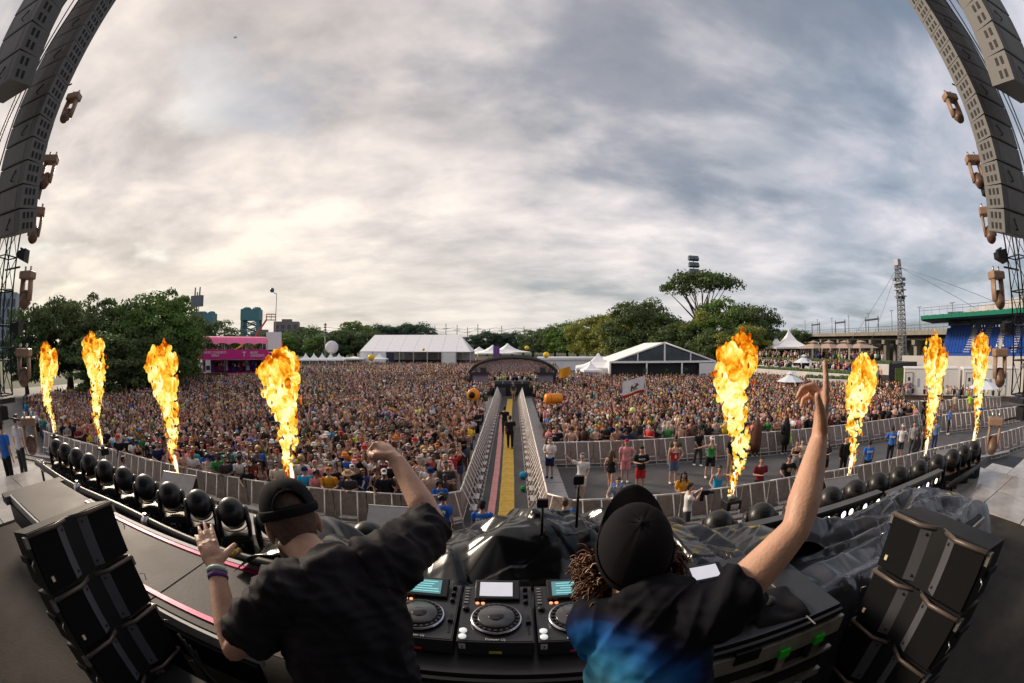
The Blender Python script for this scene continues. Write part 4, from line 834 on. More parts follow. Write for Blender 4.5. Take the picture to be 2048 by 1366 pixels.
p = pit(11.9, 17.75, (12.5, 30), 'cross', 4, 'short', 'black', 'long sleeve', 'brown', 'trousers', 'brown', 'person wrapped in a long brown robe by the rear pit barrier', h=1.84); MB().tube([(0, 0, .25), (0, 0, .8), (0, 0, 1.2), (0, 0, 1.5), (0, 0, 1.74)], [.24, .27, .27, .2, .11], 14).build('robe', clo('brown'), p)
p = pit(13.6, 17.4, (12, 30), 'hip', 4, 'short', 'black', 'long sleeve', 'black', 'trousers', 'black', 'person in black hooded robe holding a lime green bag', h=1.84); MB().tube([(0, 0, .5), (0, 0, .9), (0, .0, 1.3), (0, 0, 1.52), (0, 0.01, 1.78)], [.22, .25, .24, .17, .1], 14).build('robe', clo('black'), p); MB().box((-.33, -.1, .78), (.1, .34, .5), bev=.03).build('bag', clo('lime'), p)
pit(8.4, 17.4, (10, 10), 'walk', 4, 'short', 'black', 'T-shirt', 'black', 'trousers', 'charcoal', 'person in black walking past the rear pit barrier'); pit(6.9, 16.6, (9, 24), 'walk', 1, 'short', 'brown', 'T-shirt', 'olive', 'shorts', 'tan', 'person in camouflage shirt walking behind the red jersey')
# walkway guests
for i, (x, y, t, tc, b_, bc, lb) in enumerate([(31.2, 18.6, 'tank top', 'black', 'briefs', 'black', 'person in black swimwear standing on the walkway'), (32.3, 18.0, 'bikini top', 'charcoal', 'shorts', 'white', 'person in white shorts and dark top on the walkway'), (29.0, 18.0, 'T-shirt', 'black', 'shorts', 'black', 'person all in black walking along the walkway rail'), (33.6, 17.2, 'T-shirt', 'cream', 'shorts', 'tan', 'person in cream top and tan shorts on the walkway'), (35.0, 16.1, 'T-shirt', 'lime', 'shorts', 'tan', 'steward in lime vest standing on the walkway')]):
    person(x, y, look(x, y, 25, 5), ('side', 'walk', 'walk', 'hip', 'side')[i], (2, 1, 4, 2, 3)[i], ('long', 'long', 'short', 'bun', 'short')[i], 'dark brown', t, tc, b_, bc, lb, fem=int(i < 2), group='people on the walkway')
person(26.3, 13.8, look(26, 14, 30, 5), 'lean', 3, 'short', 'black', 'T-shirt', 'blue', 'trousers', 'black', 'crew member in blue shirt bending at the walkway barrier', group='crew in blue'); person(29.6, 12.6, look(29, 12, 20, 5), 'hip', 3, 'short', 'black', 'T-shirt', 'blue', 'trousers', 'black', 'crew member in blue shirt beside the truss tower', group='crew in blue'); person(24.9, 15.2, look(24, 15, 20, 5), 'walk', 4, 'short', 'black', 'T-shirt', 'black', 'shorts', 'black', 'person in black walking by the end of the rear barrier', group='people on the walkway')
# lane and stage front
p = person(-.1, 22.2, look(0, 22, 0, 60), 'walk', 3, 'short', 'black', 'T-shirt', 'black', 'trousers', 'black', 'person dressed in black walking away along the yellow lane strip', group='crew in the lane', h=1.8, shoe='black')
p = person(-.45, 25.9, look(0, 26, 0, 60), 'hip', 3, 'cap', 'black', 'T-shirt', 'black', 'trousers', 'charcoal', 'person in black with raised camera farther along the lane', group='crew in the lane', shoe='black'); MB().box((0, -.3, 1.62), (.16, .2, .14)).build('camera', M('phone'), p)
person(.15, 43.0, look(0, 43, 0, 0), 'side', 2, 'short', 'black', 'T-shirt', 'charcoal', 'shorts', 'tan', 'person in tan shorts standing at the mixing tower end of the lane', group='crew in the lane')
p = person(1.75, 19.6, look(1.7, 19.6, 0, 10), 'lean', 3, 'curly', 'brown', 'long sleeve', 'brown', 'trousers', 'brown', 'person in fluffy brown costume holding a pink ball at the lane barrier', h=1.85); MB().ell((0, -.38, 1.3), (.16, .16, .16)).build('pink_ball', clo('pink'), p)
SG = 'crew in front of the stage'
p = person(-1.75, 10.2, look(-1.7, 10, 3, 20), 'side', 3, 'curly', 'black', 'T-shirt', 'blue', 'trousers', 'black', 'curly haired crew member in blue shirt at the lane mouth', group=SG); back_text(p, 'STAFF', .12)
p = person(-.72, 9.75, look(-.7, 9.7, 0, 30), 'side', 2, 'cap', 'black', 'T-shirt', 'blue', 'trousers', 'black', 'crew member in blue staff shirt and black cap at the pink strip', group=SG); back_text(p, 'STAFF', .12)
p = person(1.3, 9.9, look(1.3, 9.9, 1, 30), 'phone', 1, 'short', 'brown', 'T-shirt', 'blue', 'trousers', 'black', 'brown haired crew member in blue shirt standing at the barrier corner', group=SG); back_text(p, 'STAFF', .12)
p = person(4.85, 10.35, look(4.8, 10.3, 9, 9.2), 'film', 1, 'short', 'dark brown', 'T-shirt', 'white', 'shorts', 'charcoal', 'person in white T-shirt filming with a black camera in front of the barrier', group=SG)
m = MB().box((0, -.44, 1.46), (.14, .26, .15), bev=.02); m.lathe([(.05, 0), (.05, .12), (.06, .16)], 12, axis=(0, -1, 0), c=(0, -.56, 1.46)); m.box((0, -.38, 1.3), (.1, .12, .2), bev=.02); m.build('video_camera', M('phone'), p)
person(-13.0, 8.9, look(-13, 9, -5, 20), 'side', 3, 'short', 'black', 'T-shirt', 'blue', 'trousers', 'black', 'dark haired crew member in blue shirt below the row of lights', group=SG)
p = person(-11.3, 3.15, look(-11, 3, -20, 20), 'side', 2, 'short', 'black', 'T-shirt', 'blue', 'trousers', 'black', 'crew member in blue shirt on the wet stage beside the truss', z=2.05, group='crew on the stage'); p = person(-11.9, 3.9, look(-11, 3, -20, 25), 'side', 1, 'short', 'brown', 'T-shirt', 'white', 'trousers', 'charcoal', 'person in white T-shirt on the wet stage next to blue shirted crew', z=2.05, group='crew on the stage')

# ---- the packed crowd
def inside(poly, x, y):
    c = False; n = len(poly); j = n-1
    for i in range(n):
        xi, yi = poly[i]; xj, yj = poly[j]
        if (yi > y) != (yj > y) and x < (xj-xi)*(y-yi)/(yj-yi)+xi: c = not c
        j = i
    return c
PL = [(-2.0, 12.05), (-8.7, 11.42), (-16.8, 10.97), (-23.5, 9.9), (-34, 12), (-38, 18), (-35, 29), (-41, 43), (-34, 52), (-41, 76), (-42, 96), (-24, 96), (-24, 112), (-15, 132), (1, 134), (1, 54), (-4.9, 53.5), (-4.9, 45.5), (-2.0, 45.5)]
PR = [(1.95, 19.15), (9, 18.9), (17, 17.75), (25.3, 16.4), (29.5, 21), (34, 24), (33.5, 33), (37, 44), (38, 47), (41, 56), (27, 55), (12.5, 56.5), (7.5, 60), (9, 92), (17, 95), (17, 134), (1, 134), (1, 54), (5.1, 53.5), (5.1, 45.5), (1.95, 45.5)]
spots = []
cr = random.Random(11)
for poly, side in ((PL, 0), (PR, 1)):
    xs = [q[0] for q in poly]; ys = [q[1] for q in poly]; y = min(ys); row = 0
    while y < max(ys):
        sp = .56 if y < 30 else (.66 if y < 55 else .84); x = min(xs)+(row % 2)*sp/2
        while x < max(xs):
            jx, jy = x+cr.uniform(-.2, .2), y+cr.uniform(-.18, .18)
            if inside(poly, jx, jy) and cr.random() < (.93 if math.hypot(jx, jy) < 40 else .86): spots.append((jx, jy, side))
            x += sp
        y += sp*.95; row += 1
spots.sort(key=lambda q: q[0]**2+q[1]**2)
NEAR = 245
TOPS = [('black', 44), ('white', 22), ('charcoal', 10), ('grey', 8), ('red', 6), ('maroon', 4), ('navy', 6), ('blue', 4), ('bright blue', 2), ('yellow', 3), ('mustard', 2), ('pink', 6), ('teal', 3), ('green', 2), ('olive', 3), ('purple', 2), ('cream', 5), ('orange', 2), ('lime', 1)]
tn, tw = zip(*TOPS)
PH = {'lean': 'arms on the rail', 'leanwide': 'hands on the rail', 'side': 'arms down', 'oneup': 'one arm up', 'bothup': 'both arms up', 'phone': 'hands at chest', 'film': 'holding up a phone', 'hip': 'hand on hip', 'cross': 'arms folded', 'fist': 'fist out'}
for i, (x, y, side) in enumerate(spots[:NEAR]):
    front = (side == 0 and y < (12.9 if x > -8 else 12.3)) or (side == 1 and y < 20.0-(max(0, x-3)*.13)+.0)
    fem = cr.random() < .42
    pose = cr.choice(['lean', 'lean', 'leanwide', 'lean', 'phone', 'cross']) if front else cr.choice(['oneup', 'bothup', 'phone', 'film', 'side', 'side', 'cross', 'film', 'oneup', 'hip'])
    hair = cr.choice(['long', 'long', 'bun', 'long', 'cap', 'bucket hat', 'curly'] if fem else ['short', 'short', 'short', 'cap', 'back cap', 'curly', 'straw hat' if cr.random() < .3 else 'short', 'bucket hat'])
    hc = cr.choices(['black', 'dark brown', 'brown', 'blond', 'auburn'], [30, 35, 18, 11, 6])[0]
    tc = cr.choices(tn, tw)[0]; top = cr.choice(['tank top', 'bikini top', 'tank top', 'T-shirt']) if fem else cr.choices(['T-shirt', 'tank top', 'bare', 'jersey'], [55, 18, 17, 10])[0]
    cap = cr.choice(['black', 'white', 'red', 'navy', 'grey', 'pink', 'cream', 'orange']); sk = cr.choices(range(6), [16, 22, 22, 18, 14, 8])[0]; shd = cr.random() < .22
    hp = (f'{cap} {hair}' if hair in ('cap', 'back cap', 'bucket hat', 'straw hat') else f'{hc} {"bun" if hair == "bun" else hair+" hair"}')
    lab = f'{"bare chested person" if top == "bare" else "person in "+tc+" "+top}, {hp}, {PH[pose]}, {"pink strip side" if side == 0 else "tent side"}'
    person(x, y, look(x, y, cr.uniform(-3, 3), -3)+cr.uniform(-.35, .35), pose, sk, hair, hc, top, tc, 'shorts', cr.choice(['denim', 'black', 'charcoal', 'tan', 'white']), lab, fem=int(fem), h=cr.gauss(1.64 if fem else 1.76, .05), group='guests packed behind the barriers', tilt=.17 if front else 0, shades=shd, capcol='tan' if hair == 'straw hat' else cap, shoe=None)

def lod_parts(far, pose):
    """low figure as list of (MB, channel); channels 0 skin 1 hair 2 top 3 bottom"""
    sk, hr, tp, bt = MB(), MB(), MB(), MB()
    n = 5 if far else 7
    tp.tube([(0, 0, .95), (0, 0, 1.2), (0, 0, 1.36), (0, 0, 1.44)], [(.16, .11), (.165, .115), (.205, .115), (.10, .075)], n, up=(0, -1, 0))
    if far:
        sk.ell((0, -.02, 1.6), (.085, .1, .13), 5, 3); hr.ell((0, .035, 1.665), (.112, .112, .115), 6, 3)
    else:
        sk.tube([(0, 0, 1.42), (0, 0, 1.53)], .055, 5, cap=False); sk.ell((0, -.01, 1.605), (.083, .1, .125), 8, 5); hr.ell((0, .035, 1.665), (.106, .106, .105), 8, 4)
        bt.tube([(0, 0, .4), (0, 0, .98)], [(.16, .1), (.17, .12)], 6, up=(0, -1, 0))
    if pose:
        for s in (-1, 1):
            e, q = POSE[pose][0 if s > 0 else 1]; sh_ = Vector((s*.2, 0, 1.37)); e = Vector((s*e[0], e[1], e[2])); q = Vector((s*q[0], q[1], q[2]))
            (tp if pose != 'x' else sk).tube([sh_, sh_.lerp(e, .6)], [.06, .052], 4, cap=False); sk.tube([sh_.lerp(e, .6), e, q+(q-e)*.3], [.045, .042, .028], 4, cap=False)
    return [(sk, 0), (hr, 1), (tp, 2), (bt, 3)]
def lod_tiny():
    sk, hr, tp = MB(), MB(), MB(); tp.tube([(0, 0, 1.05), (0, 0, 1.36), (0, 0, 1.45)], [(.17, .12), (.205, .12), (.09, .07)], 4, cap=False, up=(0, -1, 0)); sk.tube([(0, -.03, 1.46), (0, -.03, 1.6), (0, -.02, 1.7)], [.06, .09, .05], 4, cap=False); hr.tube([(0, .05, 1.5), (0, .045, 1.62), (0, .02, 1.77)], [.08, .115, .02], 4, cap=False); return [(sk, 0), (hr, 1), (tp, 2)]
def lod_arrays(far, pose):
    V = []; F = []; Cn = []
    for mb, ch in (lod_tiny() if pose == 'tiny' else lod_parts(far, pose)):
        o = len(V); V += mb.v; Cn += [ch]*len(mb.v)
        for f in mb.f:
            f = [i+o for i in f]
            for k in range(1, len(f)-1): F.append((f[0], f[k], f[k+1]))
    return np.array(V, np.float32), np.array(F, np.int32), np.array(Cn)
def crowd_mesh(name, pts, far, label, extra=None):
    g = np.random.default_rng(5 if far else 6)
    poses = ['side', 'side', 'cross', 'phone', 'film', 'cross', 'side', 'oneup', 'side', 'phone', 'cross', 'bothup'] if not far else [None]*9+['bothup', 'oneup']
    LA = [lod_arrays(far, p) for p in poses]; TINY = lod_arrays(True, 'tiny'); VV = []; FF = []; CC = []; off = 0
    skc = np.array([c for n, c in SKIN]); hc = np.array(list(HAIR.values())); tc = np.array([CLO[n] for n in tn]); tp = np.array(tw)/sum(tw); bc = np.array([CLO[n] for n in ('denim', 'black', 'charcoal', 'tan')])
    for q in pts:
        x, y = q[0], q[1]; z = q[2] if len(q) > 2 and not isinstance(q[2], int) else 0
        V, F, Cn = LA[g.integers(len(LA))] if (math.hypot(x, y) < 62 or g.random() < .1) else TINY; a = math.atan2(-y, -x)+math.pi/2+g.normal(0, .4); s = g.normal(.985, .035); c_, s_ = math.cos(a)*s, math.sin(a)*s
        P_ = np.empty_like(V); P_[:, 0] = V[:, 0]*c_-V[:, 1]*s_+x; P_[:, 1] = V[:, 0]*s_+V[:, 1]*c_+y; P_[:, 2] = V[:, 2]*s+z
        sc_ = skc[g.choice(6, p=[.20, .26, .20, .14, .13, .07])]*g.uniform(.75, 1.25); top = tc[g.choice(len(tc), p=tp)]*g.uniform(.6, 1.25)
        if g.random() < .15: top = sc_
        hh = hc[g.choice(5, p=[.40, .34, .15, .07, .04])]
        if g.random() < .12: hh = tc[g.choice(len(tc))]
        pal = np.array([sc_, hh, top, bc[g.integers(4)]]); VV.append(P_); FF.append(F+off); CC.append(pal[Cn]); off += len(V)
    V = np.concatenate(VV); F = np.concatenate(FF); C_ = np.concatenate(CC); C_ = np.concatenate([C_, np.ones((len(C_), 1))], 1).astype(np.float32)
    me = bpy.data.meshes.new(name); me.vertices.add(len(V)); me.vertices.foreach_set('co', V.ravel()); me.loops.add(F.size); me.loops.foreach_set('vertex_index', F.ravel()); me.polygons.add(len(F)); me.polygons.foreach_set('loop_start', np.arange(0, F.size, 3, dtype=np.int32)); me.polygons.foreach_set('use_smooth', np.ones(len(F), bool))
    me.attributes.new('tint', 'FLOAT_COLOR', 'POINT').data.foreach_set('color', C_.ravel()); me.update(); me.validate()
    o = ob(name, me, M('crowd_mix', attr='tint', rough=.7, var=.18, scale=5, spec=.25)); tag(o, label, 'crowd', kind='stuff'); return o, len(F)
rest = spots[NEAR:]; nearp = [q for q in rest if math.hypot(q[0], q[1]) < 34]; farp = [q for q in rest if math.hypot(q[0], q[1]) >= 34]
crowd_mesh('packed_crowd', nearp, False, 'dense festival crowd filling the yard between the barriers and the tower')
crowd_mesh('far_crowd', farp, True, 'far festival crowd reaching back to the tents and trees')
# guests on the terraces, the bar decks and at the trailers
tg = []
def line_guests(p0, p1, z, n, dep):
    for i in range(n):
        q = Vector(p0).lerp(Vector(p1), cr.random()); nrm = Vector((q.x, q.y, 0)).normalized(); q = q+nrm*cr.uniform(.8, dep); tg.append((q.x, q.y, float(z-.35*cr.random())))
line_guests(P(32.4, 70), P(52, 52), 3.0, 150, 4); line_guests(P(32.2, 63), P(47, 50), 1.95, 150, 4); line_guests(P(49.5, 49.5), P(56, 45), 0, 40, 3); line_guests(P(56, 44.5), P(70, 46), 0, 26, 2)
bp0, bp1 = P(-42.4, 66), P(-33.8, 67); line_guests(bp0, bp1, 3.4, 60, 4); line_guests(bp0, bp1, 1.4, 70, 4)
crowd_mesh('terrace_guests', tg, True, 'guests gathered on the terraces, bar decks and by the trailers')
# ================================================================== STAGE
wet = M('wet_deck', (.40, .37, .34), rough=.16, var=.35, scale=1.4, bump=.12, bscale=5, spec=.6)
blk = M('black_paint', (.010, .010, .011), rough=.5, var=.3, scale=8, spec=.25); blkr = M('black_rubber', (.010, .010, .011), rough=.65); floorm = M('riser_floor', (.05, .043, .037), rough=.7, var=.35, scale=3, bump=.15, bscale=30, spec=.12); alum = M('case_aluminium', (.50, .48, .44), rough=.34, metal=.75, var=.2, scale=12); platm = M('platform_top', (.105, .095, .09), rough=.62, var=.3, scale=2.2, bump=.1, bscale=40, spec=.15); hotp = M('hot_pink_edge', (.85, .02, .22), rough=.45, var=.05); steelb = M('bolt_steel', (.55, .53, .5), rough=.3, metal=.9)
st = MB(); poly = [(-17, -3), (17, -3), (15.9, 4.9), (13.3, 6.1), (7, 7.05), (-7, 7.15), (-13.3, 6.2), (-15.9, 4.9)]
st.add([(x, y, 0.05) for x, y in poly]+[(x, y, 1.9) for x, y in poly], [tuple(range(8, 16))]+[(i, (i+1) % 8, (i+1) % 8+8, i+8) for i in range(8)])
stage = st.build('stage_deck', blk); stage['kind'] = 'structure'
def clip_panels():
    px, py = 2.0, 1.0
    for i in range(-9, 9):
        for j in range(-3, 9):
            x0, x1, y0, y1 = i*px+.01, (i+1)*px-.01, j*py+.01, (j+1)*py-.01
            if all(inside(poly, x, y) for x, y in ((x0, y0), (x1, y0), (x0, y1), (x1, y1))) and not (abs(x0+1) < 8 and y1 < 3.9):
                ob('deck_panel', get(HM, 'deckp', lambda: MB().box((0, 0, 0), (px-.02, py-.02, .1)).mesh('deck_panel')), wet, stage, ((x0+x1)/2, (y0+y1)/2, 1.955+rnd.uniform(-.004, .004)))
clip_panels()
edge = MB()
for a, b in zip(poly[2:7], poly[3:8]): edge.tube([(a[0], a[1]+.06, 2.02), (b[0], b[1]+.06, 2.02)], [(.05, .06)]*2, 4, smooth=False)
edge.build('edge_rail', M('edge_alu', (.5, .45, .42), rough=.4, metal=.6), stage)
sr = MB().box((0, -3.6, 16.2), (17.6, 12, .5)); o = sr.build('unseen_stage_roof', M('roof_cloth', (.10, .10, .105), rough=.8)); o['kind'] = 'structure'  # roof out of view, added to shade the players below
sr = MB().box((0, -4.3, 7.0), (17.6, .3, 10.0)); o = sr.build('unseen_back_wall', M('roof_cloth')); o['kind'] = 'structure'  # wall out of view, added to keep sky light off the foreground
rs = MB().box((0, .3, 2.6), (17.2, 7.4, 1.2)); riser = rs.build('dj_riser', floorm); riser['kind'] = 'structure'; riser.location = (0, 0, 0)
for s_ in (-1, 1):
    for i in range(2):
        for j in range(4): ob('deck_panel', get(HM, 'riserp', lambda: MB().box((0, 0, 0), (1.08, .98, .02)).mesh('deck_panel')), wet, riser, (s_*(6.95+i*1.1), -.1+j*1.0, 3.212+rnd.uniform(-.003, .003)))
# long side platform with pink edges
def platform():
    r = empty('side_platform', (0, 0, 3.2)); z = .55
    MB().box((-3.6, 2.03, z-.05), (4.3, .96, .1)).build('deck', platm, r); MB().box((-5.86, 2.02, z-.06), (.2, 1.2, .1)).build('end_deck', platm, r)
    for k in range(3): MB().box((-5.35+k*1.45+.72, 2.03, z+.004), (1.43, .94, .008)).build('deck_panel', platm, r)
    MB().box((-3.6, 1.54, z-.06), (4.34, .04, .12)).build('edge_profile', M('edge_grey'), r); MB().box((-3.6, 1.50, z-.2), (4.3, .04, .22)).build('black_valance', blk, r)
    MB().box((-2.25, 1.66, z+.014), (1.9, .05, .012)).build('pink_strip', hotp, r); MB().box((-3.1, 2.41, z+.014), (3.2, .045, .012)).build('pink_strip', hotp, r); MB().box((-3.1, 2.47, z+.014), (3.2, .05, .014)).build('edge_profile', M('edge_grey', (.26, .24, .23), rough=.5), r)
    for x in (-5.6, -4.3, -3, -1.6):
        for y in (1.65, 2.4): MB().tube([(x, y, -.0), (x, y, z-.1)], .03, 8).build('leg', alum, r)
    tag(r, 'low grey side platform with hot pink edge strips beside the players', 'platform')
platform()
# front pipe with clamps
pr = empty('rail_pipe', (0, 2.98, 3.5)); MB().tube([(x, .03*math.sin(x), -.02*math.cos(x*2)) for x in np.arange(-7.9, -1.0, .35)], .055, 12).build('pipe', M('pipe_black', (.02, .019, .018), rough=.4), pr)
for x, mt in ((-7.6, steelb), (-6.0, steelb), (-4.1, steelb), (-2.62, M('brass', (.55, .33, .09), rough=.35, metal=.8))):
    m = MB().lathe([(.068, -.045), (.078, -.03), (.078, .03), (.068, .045)], 14, axis=(1, 0, 0), c=(x, 0, 0)); m.box((x, 0, .085), (.05, .03, .05)); m.tube([(x, -.03, -.08), (x, .05, -.1)], .012, 6); m.build('clamp', mt, pr)
for x in (-7.7, -5.8, -4, -2.4): MB().tube([(x, 0, -.05), (x, 0, -.3)], .03, 8).build('support', blk, pr)
tag(pr, 'long black pipe rail with steel clamps behind the row of moving lights', 'rail')
pr2 = empty('rail_pipe', (0, 3.05, 3.45)); MB().tube([(6.2, 0, 0), (8.3, .1, .02)], .05, 12).build('pipe', M('pipe_black'), pr2); MB().tube([(6.4, 0, -.02), (6.4, 0, -.25)], .03, 8).build('support', blk, pr2); MB().tube([(7.9, .1, 0), (7.95, .1, -.25)], .03, 8).build('support', blk, pr2); tag(pr2, 'short black pipe stub ending over the wet deck by the lamp bars', 'rail')

# ---- moving head lights
def make_mover():
    r = empty('moving_light'); bl = M('fixture_black', (.016, .016, .017), rough=.42, var=.2, scale=10); dome = M('fixture_dome', (.020, .018, .018), rough=.38, spec=.5)
    b = MB().box((0, 0, .10), (.40, .30, .2), bev=.035); b.box((0, -.03, .2), (.36, .22, .06), bev=.025); base = b.build('base', bl, r)
    MB().box((-.03, -.156, .13), (.07, .008, .055)).build('display_frame', M('display_white', (.5, .5, .48)), base); MB().box((-.03, -.161, .13), (.058, .008, .043)).build('display', blk, base)
    for k in range(4): MB().box((.05+.02*(k % 2), -.155, .115+.025*(k//2)), (.012, .006, .012)).build('button', alum, base)
    for s in (-1, 1):
        m = MB().tube([(s*.175, 0, .2), (s*.185, 0, .32), (s*.18, 0, .47)], [(.032, .12), (.034, .115), (.030, .09)], 12, up=(0, 1, 0)); m.lathe([(.085, -.03), (.088, 0), (.07, .03)], 16, axis=(s, 0, 0), c=(s*.175, 0, .46)); m.build('yoke_arm', bl, r)
    prof = [(.02, -.188), (.07, -.182), (.115, -.160), (.148, -.122), (.165, -.07), (.170, 0), (.166, .07), (.15, .13)]
    hd = MB().lathe(prof, 26, axis=(0, .55, -.42), c=(0, 0, .47)); head = hd.build('head', dome, r)
    ax = Vector((0, .55, -.42)).normalized(); c = Vector((0, 0, .47))
    MB().lathe([(.15, .11), (.16, .12), (.16, .15), (.15, .165), (.12, .15)], 26, axis=ax, c=c).build('lens_ring', bl, head); MB().lathe([(.13, .14), (.128, .15)], 20, axis=ax, c=c).build('lens', M('lens_glass', (.05, .055, .07), rough=.05, spec=.8), head)
    MB().lathe([(.170, -.066), (.176, -.06), (.176, -.052), (.170, -.046)], 28, axis=(0, -.25, 1), c=(0, -.012, .40), cap=False).build('flame_glint_ring', M('rim_flame_glint', (.50, .22, .08), rough=.3, metal=.9), head)  # orange flame reflection on the rim, given as a copper-coloured ring
    for k in range(6): MB().box((-.05+.02*k, -.165, .59), (.008, .02, .07), Matrix.Rotation(R(-35), 3, 'X')).build('vent', blkr, head)
    return r
mv = make_mover(); group_parts(mv); mu = [0]
ORD = ['first', 'second', 'third', 'fourth', 'fifth', 'sixth', 'seventh', 'eighth', 'ninth', 'tenth', 'eleventh', 'twelfth', 'thirteenth', 'fourteenth', 'fifteenth', 'sixteenth']
def mover(x, y, z, rz, lab, tilt=0, group='moving lights along the stage front'):
    o = mv if not mu[0] else copy_tree(mv); mu[0] = 1; o.location = (x, y, z); o.rotation_euler = (tilt, 0, rz); tag(o, lab, 'stage light', group); return o
ML = [-7.85, -7.40, -6.88, -6.36, -5.80, -5.22, -4.66, -4.12, -3.58, -3.05, -2.48, -1.92, -1.36]
for i, x in enumerate(ML): mover(x, 3.55+rnd.uniform(-.02, .02), 3.2, R(rnd.uniform(-7, 7))-math.atan2(x, 3.5)*.8, f'black moving head light behind the pipe rail, {ORD[12-i]} from the black tarp')
MR = [1.55, 2.08, 2.62, 3.2, 3.72, 4.2, 4.72, 5.25, 5.8, 6.35, 6.9, 7.35, 7.8]
for i, x in enumerate(MR): mover(x, 3.6-(.0 if x < 5 else (x-5)*.09), 3.2, R(rnd.uniform(-9, 9))-math.atan2(x, 3.5)*.8, f'black moving head light behind the lamp bars, {ORD[i]} from the black tarp')
# LED bars
def led_bar(x0, x1, y, z, label):
    r = empty('lamp_bar', ((x0+x1)/2, y, z)); L = x1-x0
    MB().box((0, .0, 0), (L, .10, .16), bev=.015).build('housing', M('bar_body', (.03, .029, .028), rough=.4, metal=.3), r); MB().box((0, -.01, .095), (L, .12, .02)).build('top_rail', M('rail_grey', (.10, .095, .09), rough=.4, metal=.4), r)
    n = int(L/.13); on = M('led_violet', (.3, .25, .6), emit=(.75, .6, 1.0), es=3.0); onw = M('led_white', (.8, .8, .7), emit=(1, .97, .8), es=2.2); off = M('led_off', (.35, .30, .12), rough=.15, metal=.6)
    for i in range(n):
        x = -L/2+L*(i+.5)/n; m = MB().lathe([(.036, 0), (.04, .015), (.03, .02), (.015, .012)], 14, axis=(0, -1, 0), c=(x, -.05, -.01)); l = m.build('lamp', [on, off, onw, off, on, onw, off][i % 7], r)
        MB().lathe([(.041, 0), (.047, .012), (.041, .022)], 14, axis=(0, -1, 0), c=(x, -.049, -.01), cap=False).build('bezel', steelb, l)
    for x in (-L/2+.1, L/2-.1): MB().box((x, .06, -.27), (.06, .05, .38)).build('stand', blk, r)
    tag(r, label, 'lamp bar')
led_bar(1.65, 2.75, 3.3, 3.68, 'black lamp bar with violet leds half hidden by the crumpled tarp'); led_bar(2.95, 4.3, 3.22, 3.68, 'black lamp bar of small violet and white leds behind the grey tarp'); led_bar(4.34, 5.85, 3.1, 3.68, 'black lamp bar ending near the last moving lights by the wet deck')

# ---- panel wedges and flame projectors on the stage front
def wedge(x, y, rz, lab):
    r = empty('panel_wedge', (x, y, 2.02), rz); g_ = M('wedge_grey', (.36, .34, .34), rough=.5)
    MB().prism([(-.3, 0), (.3, 0), (.3, .62), (-.3, .12)], -.5, .5, lambda a, b, c: (b, a, c)).build('body', blk, r)
    MB().box((0, -.02, .41), (.98, .78, .03), Matrix.Rotation(R(40), 3, 'X')).build('panel', g_, r); MB().box((0, .28, .66), (1.0, .03, .05)).build('edge', alum, r); tag(r, lab, 'panel light')
wedge(-7.15, 6.35, .2, 'tilted grey panel wedge on the stage front near the third flame'); wedge(-2.0, 6.5, 0.05, 'tilted grey panel wedge on the stage front below the raised fist'); wedge(6.9, 6.2, -.2, 'tilted grey panel wedge on the stage front behind the raised arm'); wedge(11.4, 5.7, -.4, 'tilted grey panel wedge on the stage front near the third flame by the stand')
def flame_material():
    m = bpy.data.materials.new('fire'); m.use_nodes = True; t = m.node_tree; t.nodes.clear(); o = N('ShaderNodeOutputMaterial', t); e = N('ShaderNodeEmission', t); tc = N('ShaderNodeTexCoord', t)
    n1 = N('ShaderNodeTexNoise', t, i_Scale=3.0, i_Detail=9.0, i_Roughness=.62, i_Distortion=.6); lk(tc.outputs['Object'], n1.inputs['Vector'], t); a = N('ShaderNodeAttribute', t, attribute_name='tint'); hs = N('ShaderNodeMath', t, operation='SUBTRACT'); lk(a.outputs[0], hs.inputs[0], t); hs.inputs[1].default_value = 1.0
    ad = N('ShaderNodeMath', t, operation='MULTIPLY_ADD'); lk(n1.outputs[0], ad.inputs[0], t); ad.inputs[1].default_value = 1.9; lk(hs.outputs[0], ad.inputs[2], t)
    r = N('ShaderNodeValToRGB', t); lk(ad.outputs[0], r.inputs[0], t); ramp(r, [(.18, (.42, .045, .001)), (.32, (.80, .17, .004)), (.43, (.97, .33, .012)), (.54, (1.0, .58, .04)), (.68, (1.0, .80, .16)), (.86, (1.0, .95, .50))])
    s = N('ShaderNodeMapRange', t); lk(ad.outputs[0], s.inputs[0], t); s.inputs[1].default_value = .3; s.inputs[2].default_value = .9; s.inputs[3].default_value = .58; s.inputs[4].default_value = .78; lk(r.outputs[0], e.inputs[0], t); lk(s.outputs[0], e.inputs[1], t); lk(e.outputs[0], o.inputs[0], t); return m
FIRE = flame_material(); icoV, icoF = None, None
bm = bmesh.new(); bmesh.ops.create_icosphere(bm, subdivisions=2, radius=1); bm.verts.ensure_lookup_table(); icoV = np.array([v.co[:] for v in bm.verts]); icoF = np.array([[v.index for v in f.verts] for f in bm.faces]); bm.free()
